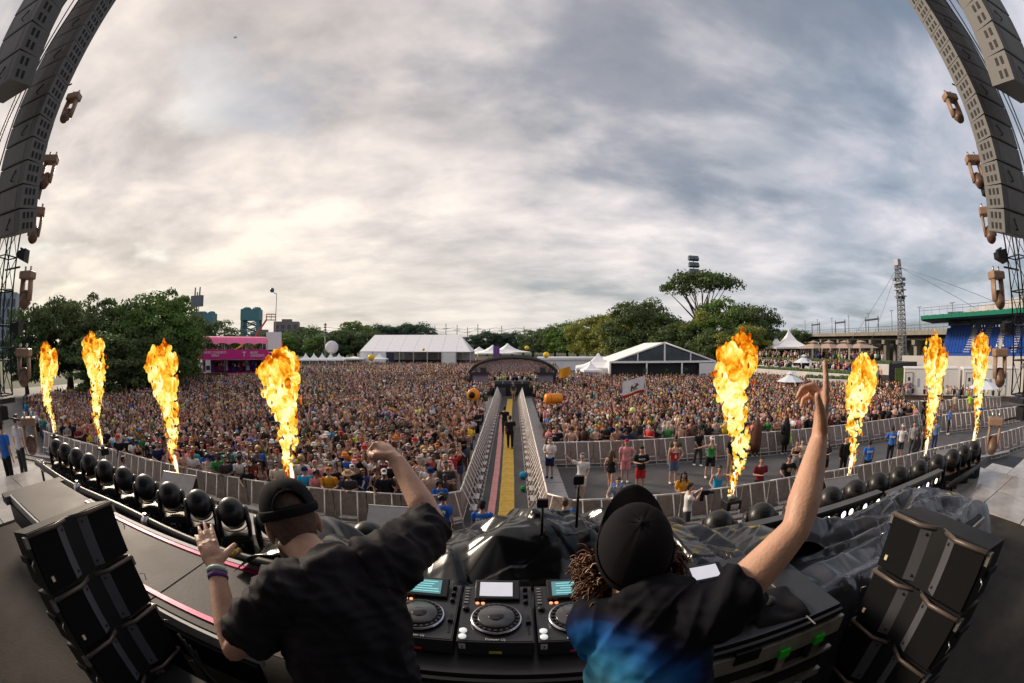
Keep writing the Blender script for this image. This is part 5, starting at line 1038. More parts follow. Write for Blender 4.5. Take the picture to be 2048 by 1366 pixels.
def flame_mesh(seed, h, wmax, lean):
    g = np.random.default_rng(seed); VV = []; FF = []; HH = []; off = 0
    def wid(t): return wmax*(.07+.40*min(1, t/.42))*(1 if t < .5 else 1+.95*math.sin(min(1, (t-.5)/.36)*math.pi/2)) * (1 if t < .84 else max(.12, 1-((t-.84)/.16)**1.7*.88)) * .5
    def axis(t): return np.array([lean*t+.10*wmax*math.sin(t*9+seed), .08*wmax*math.sin(t*7+2*seed), h*t])
    n = int(330*h/4)
    for i in range(n):
        t = g.uniform(0, 1)**.82; w_ = wid(t); a = g.uniform(0, 6.283); rr = w_*g.uniform(.1, 1.0)**.6; c = axis(t)+[math.cos(a)*rr, math.sin(a)*rr, g.normal(0, .02)]
        s = max(.018, w_*g.uniform(.14, .40)*(1 if rr < w_*.8 else .6)); V = icoV*(1+g.normal(0, .10, (len(icoV), 1)))*[s*g.uniform(.7, 1.1), s*g.uniform(.7, 1.1), s*g.uniform(.9, 1.9)]
        VV.append(V+c); FF.append(icoF+off); off += len(V); edgek = rr/w_; HH.append(np.full(len(V), g.normal(-.20, .05)-.42*max(0, edgek-.6)-.30*max(0, (t-.68)/.32)))
    for i in range(110):                                              # loose flecks licking off the sides
        t = g.uniform(.02, 1.02); w_ = wid(min(t, 1)); a = g.uniform(0, 6.283); rr = w_*g.uniform(.95, 1.22); c = axis(t)+[math.cos(a)*rr, math.sin(a)*rr, 0]; s = g.uniform(.008, .028)
        VV.append(icoV[::1]*[s, s, s*g.uniform(1.2, 3)]+c); FF.append(icoF+off); off += len(icoV); HH.append(np.full(len(icoV), -.60))
    V = np.concatenate(VV).astype(np.float32); F = np.concatenate(FF).astype(np.int32); H_ = np.concatenate(HH).astype(np.float32)
    me = bpy.data.meshes.new('flame'); me.vertices.add(len(V)); me.vertices.foreach_set('co', V.ravel()); me.loops.add(F.size); me.loops.foreach_set('vertex_index', F.ravel()); me.polygons.add(len(F)); me.polygons.foreach_set('loop_start', np.arange(0, F.size, 3, dtype=np.int32)); me.polygons.foreach_set('use_smooth', np.ones(len(F), bool)); at = me.attributes.new('tint', 'FLOAT_COLOR', 'POINT'); hv = np.clip(H_+1, 0, 1); at.data.foreach_set('color', np.stack([hv, hv, hv, np.ones_like(hv)], 1).astype(np.float32).ravel()); me.update(); me.validate(); return me
def flame(x, y, ztop, wmax, lean, seed, lab):
    z0 = 2.35; o = ob('flame', flame_mesh(seed, ztop-z0, wmax, lean), FIRE, None, (x, y, z0)); tag(o, lab, 'flame', 'stage flame jets')
    ob('jet_core', MB().tube([(0, 0, -.25), (0, 0, .0), (0, 0, .25), (lean*.1, 0, .5)], [.018, .03, .05, .02], 8).mesh('jet_core'), M('jet_white', (.9, .8, .6), emit=(1, .8, .5), es=1.1), o)
    b = empty('flame_projector', (x, y, 2.01)); MB().box((0, 0, .13), (.38, .34, .22), bev=.03).build('housing', blk, b); MB().lathe([(.09, 0), (.07, .1), (.05, .12)], 14, c=(0, 0, .24)).build('nozzle', alum, b); MB().box((0, -.18, .12), (.2, .03, .12)).build('control_panel', alum, b); tag(b, 'squat black flame projector under '+lab.split(' flame')[0]+' flame', 'flame projector')
    return o
for a_, d_, top, w_, ln, sd, lab in [(-65.9, 17.7, 5.5, 1.05, -.25, 1, 'slim orange flame jet next to the truss tower beside the trees'), (-58.5, 15.0, 5.85, 1.0, -.1, 2, 'pointed flame jet between the slim one and the thick topped one'), (-47.7, 10.9, 5.55, .95, -.12, 3, 'thick topped flame jet before the big bright green tree'), (-30.9, 9.6, 5.45, 1.08, -.1, 4, 'fat mushrooming flame jet above the capped figure in black'), (31.3, 8.9, 5.75, 1.02, -.14, 5, 'tallest fat flame jet before the olive trees'), (48.1, 11.0, 5.25, .98, .1, 6, 'wide headed flame jet beside the raised finger'), (59.3, 13.7, 5.8, .95, .12, 7, 'slender flame jet in front of the long toilet trailer'), (66.6, 16.0, 5.85, .9, .1, 8, 'slim far flame jet before the blue seats')]:
    q = P(a_, d_); flame(q.x, q.y, top, w_, ln, sd, lab)

# ---- speaker stacks facing the players
grl = M('speaker_grille', (.007, .007, .008), rough=.8, bump=.3, bscale=260, spec=.12); horn = M('speaker_horn', (.085, .085, .095), rough=.38); trimb = M('speaker_trim', (.13, .10, .085), rough=.4, metal=.3); cabm = M('speaker_cabinet', (.010, .010, .011), rough=.55, spec=.2)
def stack(x, y, rz, z0, lab, tilt=0):
    r = empty('speaker_stack', (x, y, z0), rz); r.rotation_euler.x = -tilt; W, Hh, D_ = .76, .335, .5
    for k in range(4):
        zb = .04+k*(Hh+.012); yo = 0
        c = MB().prism([(-.3, 0), (W/2, 0)][:0]+[(-D_*.62, .02), (0, 0), (0, Hh), (-D_*.62, Hh-.02)], -W/2, W/2, lambda a, b, cc: (b, -a+.02-yo, cc+zb)).build('cabinet', cabm, r)
        for s in (-1, 1):
            MB().box((s*W*.335, .0+yo, zb+Hh/2), (W*.31, .035, Hh-.035)).build('grille', grl, c)
            m = MB().add([(s*W*.18, -.02+yo, zb+.02), (s*.005, .055+yo, zb+.02), (s*.005, .055+yo, zb+Hh-.02), (s*W*.18, -.02+yo, zb+Hh-.02), (s*W*.18, .03+yo, zb+.02), (s*W*.18, .03+yo, zb+Hh-.02)], [(0, 1, 2, 3), (0, 3, 5, 4)]); m.build('horn_flare', horn, c)
            for zz in (.05, Hh-.05): MB().lathe([(.008, 0), (.008, .008)], 8, axis=(0, -1, 0), c=(s*W*.12, .005+yo, zb+zz)).build('screw', blkr, c)
            m = MB().tube([(s*W*.5, -.02+yo, zb+Hh-.01), (s*W*.19, -.03+yo, zb+Hh-.01), (s*.01, .04+yo, zb+Hh-.01)], [(.011, .014)]*3, 6); m.build('trim', trimb, c)
            MB().box((s*(W/2+.012), .03+yo, zb+Hh*.86), (.03, .05, .06)).build('rigging_bracket', M('rig_steel', (.2, .19, .18), rough=.4, metal=.7), c); MB().box((s*(W/2+.01), .25-yo, zb+Hh*.5), (.022, .16, .04)).build('rigging_arm', blk, c)
            MB().tube([(s*(W/2+.02), .0+yo, zb+Hh*.6), (s*(W/2+.05), -.01+yo, zb+Hh*.55), (s*(W/2+.045), .0+yo, zb+Hh*.42)], .004, 5).build('safety_wire', steelb, c)
        if k >= 2: MB().box((-W*.42, -.022+yo, zb+Hh*.24), (.022, .008, .028)).build('badge', M('badge', (.7, .6, .4), rough=.3), c)
    MB().box((0, .2, .01), (W+.1, .7, .04)).build('base_board', blk, r); tag(r, lab, 'speaker'); return r
stack(-2.04, 1.04, R(92), 3.2, 'stack of black speaker cabinets standing beside the pink edged platform', R(12))   # faces +x
stack(1.90, .98, R(-90), 3.2, 'stack of black speaker cabinets standing before the grey tarp', R(6))

# ---- flown arrays and lighting masts
pagrey = M('array_grey', (.135, .13, .128), rough=.55, var=.15, scale=6); padark = M('array_dark', (.035, .034, .036), rough=.6); slotm = M('slot_black', (.006, .006, .006)); trm = M('truss_black', (.025, .024, .028), rough=.45, metal=.4)
def array(az, d, zb, n, lab, wide=1.25, dep=.62, hh=.46, slots=True):
    q = P(az, d); s = 1 if az > 0 else -1; r = empty('flown_speaker_array', (q.x, q.y, zb), R(-s*19))
    z = 0; ang = 0; y = 0
    for k in range(n):
        t = R(max(0, 15-k*2.6)); rot = Matrix.Rotation(t, 3, 'X'); zc = z+hh/2
        c = MB().prism([(-wide/2, -dep*.5), (wide/2, -dep*.5), (wide/2-.0, dep*.5), (-wide/2+.0, dep*.5)], -hh/2+.008, hh/2-.008, lambda a, b, cc: tuple(rot @ Vector((a, cc, b))+Vector((0, y, zc)))).build('cabinet', pagrey, r)
        f = -s
        for row in (-1, 1):
            for j in range(3 if slots else 2): MB().box(rot @ Vector((f*wide/2, -dep*.25+j*dep*.23, row*hh*.22))+Vector((0, y, zc)), (.02, dep*.12, hh*.26), rot).build('slot', slotm, c)
        MB().box(rot @ Vector((0, -dep*.5, 0))+Vector((0, y, zc)), (wide*.62, .014, hh*.86), rot).build('rear_panel', M('array_rear', (.20, .195, .19), rough=.6), c)
        if k % 2 == 0: m = MB().tube([rot @ Vector((f*.1, -dep*.5, -.1))+Vector((0, y, zc)), rot @ Vector((f*.14, -dep*.5-.1, -.12))+Vector((0, y, zc)), rot @ Vector((f*.2, -dep*.5-.02, .1))+Vector((0, y, zc))], .018, 5); m.build('rigging_pin', trm, c)
        y += -math.sin(t)*hh; z += math.cos(t)*hh
    MB().box((0, y, z+.15), (wide+.1, dep+.5, .25)).build('bumper', trm, r)
    for xx in (-.3, .3): MB().tube([(xx, y, z+.2), (xx, y, z+14)], .02, 5).build('hoist_chain', trm, r)
    for k in range(3): MB().tube([(-f*(wide/2+.06+k*.06), -.1, zz) for zz in np.linspace(.5, z+8, 20)], .022, 5).build('cable', trm, r)
    tag(r, lab, 'speaker array')
for s in (-1, 1):
    nm = 'over the crew in blue' if s < 0 else 'over the walkway'
    array(s*73.3, 10.2, 7.6, 24, f'long grey flown speaker column {nm}'); array(s*82.6, 9.6, 10.2, 18, f'shorter outer flown speaker column {nm}', wide=1.3, dep=.85, hh=.62, slots=False)
    q = P(s*73.6, 12.3); r = empty('lighting_mast', (q.x, q.y, 4.3), R(-s*18)); wd = .5; m = MB(); n = 26; hz = .8
    for k in range(n+1):
        z = k*hz
        for j in range(4):
            cs = [(-1, -1), (1, -1), (1, 1), (-1, 1)]; a, b = cs[j], cs[(j+1) % 4]; A = Vector((a[0]*wd/2, a[1]*wd/2, z)); B = Vector((b[0]*wd/2, b[1]*wd/2, z))
            m.tube([A, B], .018, 5, cap=False)
            if k < n: m.tube([A, B+Vector((0, 0, hz))], .014, 5, cap=False)
    m.build('bracing', trm, r)
    for a in ((-1, -1), (1, -1), (1, 1), (-1, 1)): MB().tube([(a[0]*wd/2, a[1]*wd/2, 0), (a[0]*wd/2, a[1]*wd/2, n*hz)], .028, 6).build('chord', trm, r)
    MB().box((0, 0, -.12), (.6, .6, .12)).build('base_frame', trm, r); MB().box((-s*.1, -.2, -.4), (.4, .3, .3)).build('winch_box', blk, r)
    els = [27, 19.6, 13.6, 6.4, -2.2, -9.8]
    for k, el in enumerate(els): MB().tube([(0, 0, CAMZ+12*math.tan(R(el))-4.3+.35), (-s*.85, 0, CAMZ+12*math.tan(R(el))-4.3+.35)], .025, 6).build('outrigger', trm, r)
    tag(r, f'dark lattice lighting mast {nm}', 'truss')
    hm = M('hung_fixture_warmlit', (.30, .19, .13), rough=.45); hb = M('hung_head_warmlit', (.15, .085, .06), rough=.4)  # orange-brown light falling on the fixtures is put into both colours
    for k, el in enumerate(els):
        z = CAMZ+12*math.tan(R(el)); o = empty('hanging_light', P(s*69.8, 12.1, z), R(-s*(30+17*(k % 3)))); o.scale = (1.2, 1.2, 1.2)
        MB().box((0, 0, .2), (.42, .3, .16), bev=.03).build('base', hm, o)
        for t in (-1, 1): MB().tube([(t*.14, 0, .14), (t*.15, 0, -.1), (t*.14, 0, -.3)], [(.045, .11)]*3, 8, up=(0, 1, 0)).build('yoke_arm', hm, o); MB().lathe([(.03, 0), (.03, .12)], 8, c=(t*.1, 0, .26)).build('hook', steelb, o)
        MB().lathe([(.10, -.20), (.135, -.15), (.15, 0), (.13, .12), (.06, .17)], 18, axis=(0, .8, 1), c=(0, 0, -.26)).build('head', hb, o)
        tag(o, f'warm-lit hanging light on the mast {nm}, {ORD[len(els)-1-k]} from its foot', 'stage light')
    for k, el in enumerate((16.8, 9.6, 1.6)):
        o = empty('flood_lamp', P(s*70.9, 12.1, CAMZ+12*math.tan(R(el))), R(-s*40)); MB().prism([(-.18, -.05), (.14, -.16), (.14, .16), (-.18, .1)], -.17, .17).build('housing', blk, o); MB().box((-.04, 0, .16), (.06, .36, .04)).build('bracket', trm, o); tag(o, f'small black flood lamp on the mast {nm}, {ORD[2-k]} from its foot', 'stage light')
    for k in range(3):
        a = [P(s*(78.5+k*.9), 10.0, z)+Vector((.04*math.sin(z*1.7+k), .05*math.sin(z+k*2), 0)) for z in np.linspace(4.6, 22, 24)]; tag(MB().tube(a, .022, 5).build('hanging_cable', trm), 'black cable hanging beside the speaker column '+nm, 'cable', 'cables '+nm)
    q0 = P(s*88, 9.5, 14.5); m = MB()
    for j in range(8):
        x0, x1 = s*(8.6+j*.6), s*(9.2+j*.6)
        for yy in (0, .5):
            for zz in (0, .5): m.tube([(x0, 1.9+yy, 16.2+zz), (x1, 1.9+yy, 16.2+zz)], .03, 5, cap=False)
            m.tube([(x0, 1.9+yy, 16.2), (x1, 1.9+yy, 16.7)], .02, 4, cap=False)
    rr = empty('roof_truss', (0, 0, 0)); m.build('lattice', trm, rr)['kind'] = 'stuff'; tag(rr, f'piece of black roof truss beside the outer speaker column {nm}', 'truss')

# ---- booth: flight case, players, mixer
case = empty('booth_case', (0, 0, 3.2)); x0, x1, ya, yb = -.88, 1.56, 1.19, 1.96
MB().box(((x0+x1)/2, (ya+yb)/2, .5), (x1-x0, yb-ya, 1.0)).build('body', M('case_black', (.016, .016, .017), rough=.4, var=.3, scale=7), case)
MB().box(((x0+x1)/2, (ya+yb)/2+.02, 1.035), (x1-x0+.02, yb-ya-.02, .05)).build('top', M('case_top', (.03, .03, .033), rough=.4, var=.3, scale=5), case)
for z, hgt, yo in ((.965, .10, -.014), (.80, .022, -.018), (.62, .05, -.014), (.33, .05, -.012)): MB().box(((x0+x1)/2, ya+yo, z), (x1-x0+.03, .03, hgt)).build('front_profile', M('profile_grey', (.40, .38, .32), rough=.4, metal=.25, var=.25, scale=9), case)
MB().box(((x0+x1)/2, ya-.004, 1.04), (x1-x0, .02, .03)).build('black_lip', blk, case)
for x in (1.20, 1.42):
    l = MB().box((x, ya-.035, .87), (.05, .02, .1), bev=.006).build('latch', steelb, case); MB().box((x, ya-.037, .935), (.06, .024, .05)).build('green_tape', M('green_tape', (.05, .85, .05), rough=.5), l); MB().lathe([(.06, 0), (.06, .01)], 20, axis=(0, -1, 0), c=(x, ya-.012, .86)).build('latch_dish', blkr, l)
MB().box((1.34, 1.5, 1.062), (.006, .7, .004)).build('joint_line', alum, case); MB().box((.98, ya-.02, 1.0), (.13, .03, .07)).build('tape_flap', blk, case)
MB().tube([(1.28, ya-.16, .55), (1.30, ya-.13, .75)], .03, 10).build('chrome_leg', steelb, case); tag(case, 'long black booth flight case with aluminium profiles under the players', 'flight case')
pb_ = M('player_body', (.035, .035, .039), rough=.38, var=.1); pf = M('player_face', (.05, .05, .055), rough=.3, metal=.3); jogm = M('jog_black', (.012, .012, .013), rough=.3); scr = M('screen_lit', (.05, .08, .09), rough=.08, emit=(.10, .28, .30), es=.5); scrw = M('screen_glare', (.5, .5, .55), rough=.08, emit=(.62, .62, .70), es=.4)
def make_player(x, y, z, screen, num, tape, label):
    r = empty('media_player', (x, y, z)); W, L = .305, .40
    bd = MB().prism([(-L/2, 0), (L/2, 0), (L/2, .105), (-L/2, .075)], -W/2, W/2, lambda a, b, c: (b, a, c)).build('body', pb_, r)
    sl = math.atan2(.03, L); rot = Matrix.Rotation(sl, 3, 'X')
    def on(px_, py_, dz=0): return (px_, py_, .09+py_*.03/L*1.0+dz)
    MB().box(on(0, -.0, .001), (W-.012, L-.012, .004), rot).build('face_plate', pf, r)
    jc = on(0, -.06, .004); nrm = rot @ Vector((0, 0, 1))
    j = MB().lathe([(.103, 0), (.103, .012), (.098, .018)], 40, axis=nrm, c=jc).build('jog_wheel', jogm, r)
    MB().lathe([(.1035, .010), (.1065, .013), (.1035, .017), (.099, .0185)], 40, axis=nrm, c=jc, cap=False).build('jog_rim', M('jog_rim', (.62, .62, .72), rough=.2, metal=.8), j)
    MB().lathe([(.078, .018), (.076, .026), (.074, .028)], 36, axis=nrm, c=jc).build('jog_plate', M('jog_plate', (.09, .09, .095) if screen != scrw else (.42, .41, .42), rough=.22, metal=.4), j); MB().lathe([(.032, .028), (.030, .030)], 24, axis=nrm, c=jc).build('jog_display', M('jog_disp', (.02, .016, .018), rough=.1), j)
    dm = MB().box((0, 0, 0), (.012, .012, .006)).mesh('dimple')
    for k in range(24): a = k*math.pi/12; o = ob('dimple', dm, blkr, j, Vector(jc)+rot @ Vector((math.cos(a)*.089, math.sin(a)*.089, .02))); o.rotation_euler = (sl, 0, a)
    sp = MB().box(on(0, .135, .02), (.20, .12, .03), Matrix.Rotation(sl+R(14), 3, 'X'), bev=.006).build('screen_bezel', jogm, r); MB().box(Vector(on(-.005, .135, .02))+Matrix.Rotation(sl+R(14), 3, 'X') @ Vector((0, 0, .017)), (.145, .085, .002), Matrix.Rotation(sl+R(14), 3, 'X')).build('screen', screen, sp)
    if screen == scr:
        for k in range(5): MB().box(Vector(on(-.005, .135, .02))+Matrix.Rotation(sl+R(14), 3, 'X') @ Vector((rnd.uniform(-.01, .01), -.03+k*.015, .0185)), (rnd.uniform(.07, .135), .004, .001), Matrix.Rotation(sl+R(14), 3, 'X')).build('screen_line', M('screen_line', (.2, .5, .55), emit=(.25, .6, .62), es=.6), sp)
    bt = MB().box((0, 0, 0), (.018, .010, .006)).mesh('button'); 
    for k in range(6): ob('button', bt, M('button_grey', (.22, .22, .23)), r, on(-.135, .17-k*.022, .006))
    for k in range(2): ob('button', MB().lathe([(.016, 0), (.016, .006), (.013, .008)], 16).mesh('play_button'), M('play_lit', (.6, .62, .62), emit=(.8, .85, .85), es=.35), r, on(-.13, -.135-k*.038, .003))
    for k in range(2): ob('button', MB().lathe([(.008, 0), (.008, .005)], 10).mesh('hot_button'), M('hot_lit', (.8, .25, .1), emit=(1, .35, .15), es=.8), r, on(-.085+k*.024, .058, .004))
    for k in range(3): ob('knob', MB().lathe([(.011, 0), (.010, .016), (.008, .018)], 14).mesh('knob'), jogm, r, on(.125, .165-k*.05, .004))
    ob('knob', MB().lathe([(.015, 0), (.015, .014), (.012, .018)], 14).mesh('knob'), jogm, r, on(-.13, .01, .004))
    MB().box(on(.132, -.09, .004), (.008, .13, .003), rot).build('tempo_slot', slotm, r); MB().box(on(.132, -.08, .012), (.022, .014, .016), rot, bev=.003).build('tempo_fader', jogm, r)
    t = ob('lettering', text_mesh('Pioneer DJ', .018, .0006), M('bar_white'), r, on(0, -.186, .0045)); t.rotation_euler.x = sl; t['kind'] = 'stuff'
    if num: MB().box((-.13, -L/2-.003, .05), (.026, .004, .026)).build('number_label', M('bar_white'), r); t = ob('lettering', text_mesh(num, .024, .0006), blk, r, (-.13, -L/2-.0065, .05)); t.rotation_euler.x = R(90)
    MB().box((.0, -L/2-.003, .018), (.05, .004, .010)).build('tape_mark', M('tape_'+tape, {'red': (.8, .03, .03), 'yellow': (.7, .75, .03), 'pink': (.85, .03, .25)}[tape]), r)
    for sx in (-1, 1):
        for sy in (-1, 1): MB().lathe([(.016, -.012), (.018, 0)], 12, c=(sx*.12, sy*.16, 0)).build('foot', steelb, r)
    tag(r, label, 'media player'); return r
PZ = 4.275
make_player(-.385, 1.53, PZ, scr, None, 'red', 'media player with red tape mark next to the figure in black'); make_player(-.065, 1.53, PZ, scrw, '2', 'yellow', 'media player numbered two with glaring white screen and yellow tape'); make_player(.255, 1.53, PZ, scr, '3', 'pink', 'media player numbered three with pink tape mark'); q = make_player(.93, 1.52, PZ, scrw, None, 'red', 'media player with white screen next to the microphone cloth')
def mixer():
    r = empty('mixer', (.595, 1.52, PZ)); MB().box((0, 0, .045), (.32, .40, .09), bev=.006).build('body', pb_, r); MB().box((0, 0, .092), (.308, .388, .004)).build('face_plate', M('mixer_face', (.16, .16, .17), rough=.35, metal=.3), r); kn = MB().lathe([(.010, 0), (.009, .018), (.007, .02)], 12).mesh('knob'); fd = MB().box((0, 0, .008), (.018, .012, .02)).mesh('fader')
    for i in range(4):
        for k in range(5): ob('knob', kn, jogm, r, (-.09+i*.06, .16-k*.038, .094))
        MB().box((-.09+i*.06, -.10, .0945), (.006, .11, .002)).build('fader_slot', slotm, r); ob('fader', fd, jogm, r, (-.09+i*.06, -.10+.03*math.sin(i*2), .094))
    MB().box((0, -.175, .0945), (.09, .006, .002)).build('cross_slot', slotm, r); ob('cross_fader', fd, jogm, r, (.02, -.175, .094)); MB().box((.135, .14, .095), (.03, .07, .003)).build('display', scr, r); tag(r, 'four channel mixer between the numbered and right media players', 'mixer')
mixer()
cl = MB().grid(lambda u, v: (1.07+.30*u+.03*v, 1.27+.30*v-.04*u, 4.263+.012*math.sin(u*9)*math.sin(v*7)+.035*math.sin(math.pi*u)**.3*math.sin(math.pi*v)**.3), 24, 20).build('cloth', clo('black')); tag(cl, 'folded black cloth lying on the booth case under the microphone', 'cloth')
mc = empty('microphone', (1.13, 1.42, 4.335)); mc.rotation_euler = (R(90), 0, R(32)); MB().lathe([(.012, -.16), (.019, -.15), (.019, -.02)], 14).build('handle', M('mic_silver', (.55, .55, .55), rough=.3, metal=.7), mc); MB().lathe([(.021, -.02), (.021, .015)], 14).build('red_ring', M('mic_red', (.75, .03, .05)), mc); MB().lathe([(.019, .015), (.019, .035), (.027, .05), (.029, .075), (.02, .095), (.005, .1)], 16).build('grille_ball', M('mic_grille', (.07, .07, .07), rough=.5, metal=.6), mc); tag(mc, 'silver microphone with red ring lying on the black cloth', 'microphone')
# ---- tarps
tarpm = M('tarp_black', (.006, .006, .007), rough=.2, var=.4, scale=6, spec=.45); tarpg = M('tarp_grey', (.055, .057, .068), rough=.2, var=.35, scale=5, spec=.6)  # grey base raised to carry the sky's reflection on the sheet
def crumple(nu, nv, w_, h_, seed):
    """height map of creased sheeting: straight facets between random corners at three sizes"""
    from mathutils.geometry import delaunay_2d_cdt
    U, V_ = np.meshgrid(np.linspace(0, w_, nu+1), np.linspace(0, h_, nv+1)); out = np.zeros_like(U)
    for k, (dens, a, st) in enumerate(((8, 1.0, 2.2), (26, .62, 4.0), (120, .13, 3.0))):
        g = np.random.default_rng(seed*7+k); an = g.uniform(0, 3.14); c_, s_ = math.cos(an), math.sin(an); n = max(14, int(dens*w_*h_*2))
        p = g.uniform(-.3, 1.3, (n, 2))*[w_, h_]; q = np.stack([(p[:, 0]*c_+p[:, 1]*s_)/st, -p[:, 0]*s_+p[:, 1]*c_], 1); Uq = (U*c_+V_*s_)/st; Vq = -U*s_+V_*c_
        hgt = g.uniform(-.5, .5, n); r = delaunay_2d_cdt([Vector(t) for t in q], [], [], 0, 1e-6); vv, ff, ov = r[0], r[2], r[3]; hh = [hgt[o_[0]] if o_ else 0 for o_ in ov]; lay = np.zeros_like(U)
        for t in ff:
            A, B, C_ = (vv[i] for i in t); d = (B.y-C_.y)*(A.x-C_.x)+(C_.x-B.x)*(A.y-C_.y)
            if abs(d) < 1e-9: continue
            l1 = ((B.y-C_.y)*(Uq-C_.x)+(C_.x-B.x)*(Vq-C_.y))/d; l2 = ((C_.y-A.y)*(Uq-C_.x)+(A.x-C_.x)*(Vq-C_.y))/d; l3 = 1-l1-l2; m_ = (l1 >= -1e-6) & (l2 >= -1e-6) & (l3 >= -1e-6); lay[m_] = (l1*hh[t[0]]+l2*hh[t[1]]+l3*hh[t[2]])[m_]
        out += a*lay
    return out
def tarp(name, x0, x1, y0, y1, hf, seed, amp, mat, label, nu=220, nv=140, sc=2.2):
    Zc = crumple(nu, nv, x1-x0, y1-y0, int(seed*10))
    def f(u, v):
        x, y = lerp(x0, x1, u), lerp(y0, y1, v); z = hf(x, y, u, v)+amp*1.5*(Zc[int(round(v*nv)), int(round(u*nu))]-.15)*min(1, .25+4*u, .25+4*(1-u)); e = mn.noise(Vector((x*3, y*3, seed)))*.03; return (x+e, y+e*.6, z)
    o = MB().grid(f, nu, nv).build(name, mat); s_ = o.modifiers.new('thick', 'SOLIDIFY'); s_.thickness = .004; tag(o, label, 'tarp'); return o
def gs(x, c, w_): return math.exp(-((x-c)/w_)**2)
def mid(x, y, u, v):
    ridge = 4.21+.31*gs(x, .14, .5)+.15*gs(x, -.62, .35)+.12*gs(x, 1.0, .4); t = min(1, max(0, (y-1.78)/.42)); t = t*t*(3-2*t); z = lerp(4.24, ridge, t)
    if y > 2.35: z -= (y-2.35)**2*1.1
    return max(z, 3.5)
tarp('black_tarp', -1.25, 1.42, 1.80, 3.05, mid, 3.3, .17, tarpm, 'crumpled glossy black tarp heaped behind the media players')
tarp('black_tarp', -2.1, -.95, 2.3, 3.1, lambda x, y, u, v: 3.78+.28*math.sin(math.pi*min(1, u*1.1)), 8.1, .06, tarpm, 'small black tarp bundle between the side platform and tarp heap', 60, 40)
tarp('black_tarp', 1.25, 2.2, 1.95, 2.95, lambda x, y, u, v: 4.05+.22*math.sin(math.pi*u)-.25*v, 5.7, .09, tarpm, 'black tarp folds lying before the violet lamp bar', 70, 50, 3.2)
def rt(x, y, u, v):
    top = 4.02+.10*gs(x, 2.0, .5)+.14*gs(x, 3.3, .8)-.10*max(0, x-3.9); t = min(1, max(0, (y-1.18)/.40)); t = t*t*(3-2*t); z = lerp(3.45, top, t)
    if y > 2.35: z -= (y-2.35)*.9
    if x < 1.72: z = min(z, 4.32)-(1.72-x)*.3
    return z
tarp('grey_tarp', 1.5, 4.5, 1.12, 2.75, rt, 1.9, .15, tarpg, 'large shiny grey plastic sheet draped over gear behind the speaker stack', 240, 140, 2.0)
gb = empty('covered_gear_case', (0, 0, 3.2)); MB().box((2.95, 1.95, .38), (2.6, .95, .76), bev=.03).build('body', blk, gb); MB().box((2.95, 1.46, .7), (2.62, .03, .06)).build('edge_profile', alum, gb); tag(gb, 'black gear case mostly hidden under the shiny grey sheet', 'case')
wb = MB().box((0, 0, .05), (.16, .10, .10), bev=.01).build('white_power_box', M('bar_white')); wb.location = (1.52, 1.78, 4.29); wb.rotation_euler.z = .5; tag(wb, 'small white power box standing at the grey sheet edge', 'box')
for x_, y_ in ((.16, 2.12), (.36, 2.2)):
    r = empty('action_camera', (x_, y_, 4.48)); MB().tube([(0, 0, 0), (0, 0, .25 if x_ > .3 else .16)], .008, 8).build('stick', blk, r); MB().box((0, 0, .29 if x_ > .3 else .19), (.06, .03, .05), bev=.006).build('camera', blk, r); tag(r, 'tiny action camera on a tall stick above the tarp' if x_ > .3 else 'tiny action camera standing low on the tarp ridge', 'camera')
# cables, cup, road cases near the players
for k in range(4):
    pts = [Vector((-2.05+.04*k, 1.42, 3.72-.03*k)), Vector((-1.75, 1.32-.02*k, 3.50-.03*k)), Vector((-1.35, 1.24, 3.42-.02*k)), Vector((-1.08, 1.22-.015*k, 3.52)), Vector((-.96, 1.30, 3.78))]
    fine = []
    for i in range(len(pts)-1):
        for t in np.linspace(0, 1, 7)[:-1]: fine.append(pts[i].lerp(pts[i+1], t)+Vector((0, 0, -.05*math.sin(math.pi*t))))
    tag(MB().tube(fine+[pts[-1]], .011, 7).build('cable', blkr), 'black cable of the drooping bundle below the pink edged platform', 'cable', 'drooping cable bundle')
cu = empty('drink_cup', (-1.12, 1.66, 3.76)); MB().lathe([(.03, 0), (.042, .12), (.040, .12), (.03, .01)], 18).build('cup', M('cup_yellow', (.75, .42, .04), rough=.3), cu); MB().lathe([(.034, .085), (.001, .086)], 18).build('drink', M('drink', (.5, .25, .03), rough=.1), cu); tag(cu, 'yellow plastic drink cup on the platform edge', 'cup')
tw = MB().grid(lambda u, v: (-1.75+.42*u, 2.0+.3*v, 3.775+.09*math.sin(math.pi*u)*math.sin(math.pi*v)+.015*mn.noise(Vector((u*9, v*9, 0)))), 30, 22).build('dark_towel', M('towel', (.018, .02, .026), rough=.95, bump=.9, bscale=60)); tag(tw, 'dark fluffy towel crumpled on the platform', 'towel')
cs2 = empty('road_case', (-1.75, 1.12, 3.2)); MB().box((0, 0, .16), (.7, .32, .32), bev=.01).build('body', blk, cs2)
for z in (.02, .31): MB().box((0, -.165, z), (.72, .02, .03)).build('brass_edge', M('brass_edge', (.45, .38, .12), rough=.35, metal=.7), cs2)
MB().box((-.18, -.172, .2), (.1, .01, .1)).build('label_patch', M('patch_yellow', (.5, .5, .12)), cs2); tag(cs2, 'low black road case with brass edges under the cable bundle', 'case')
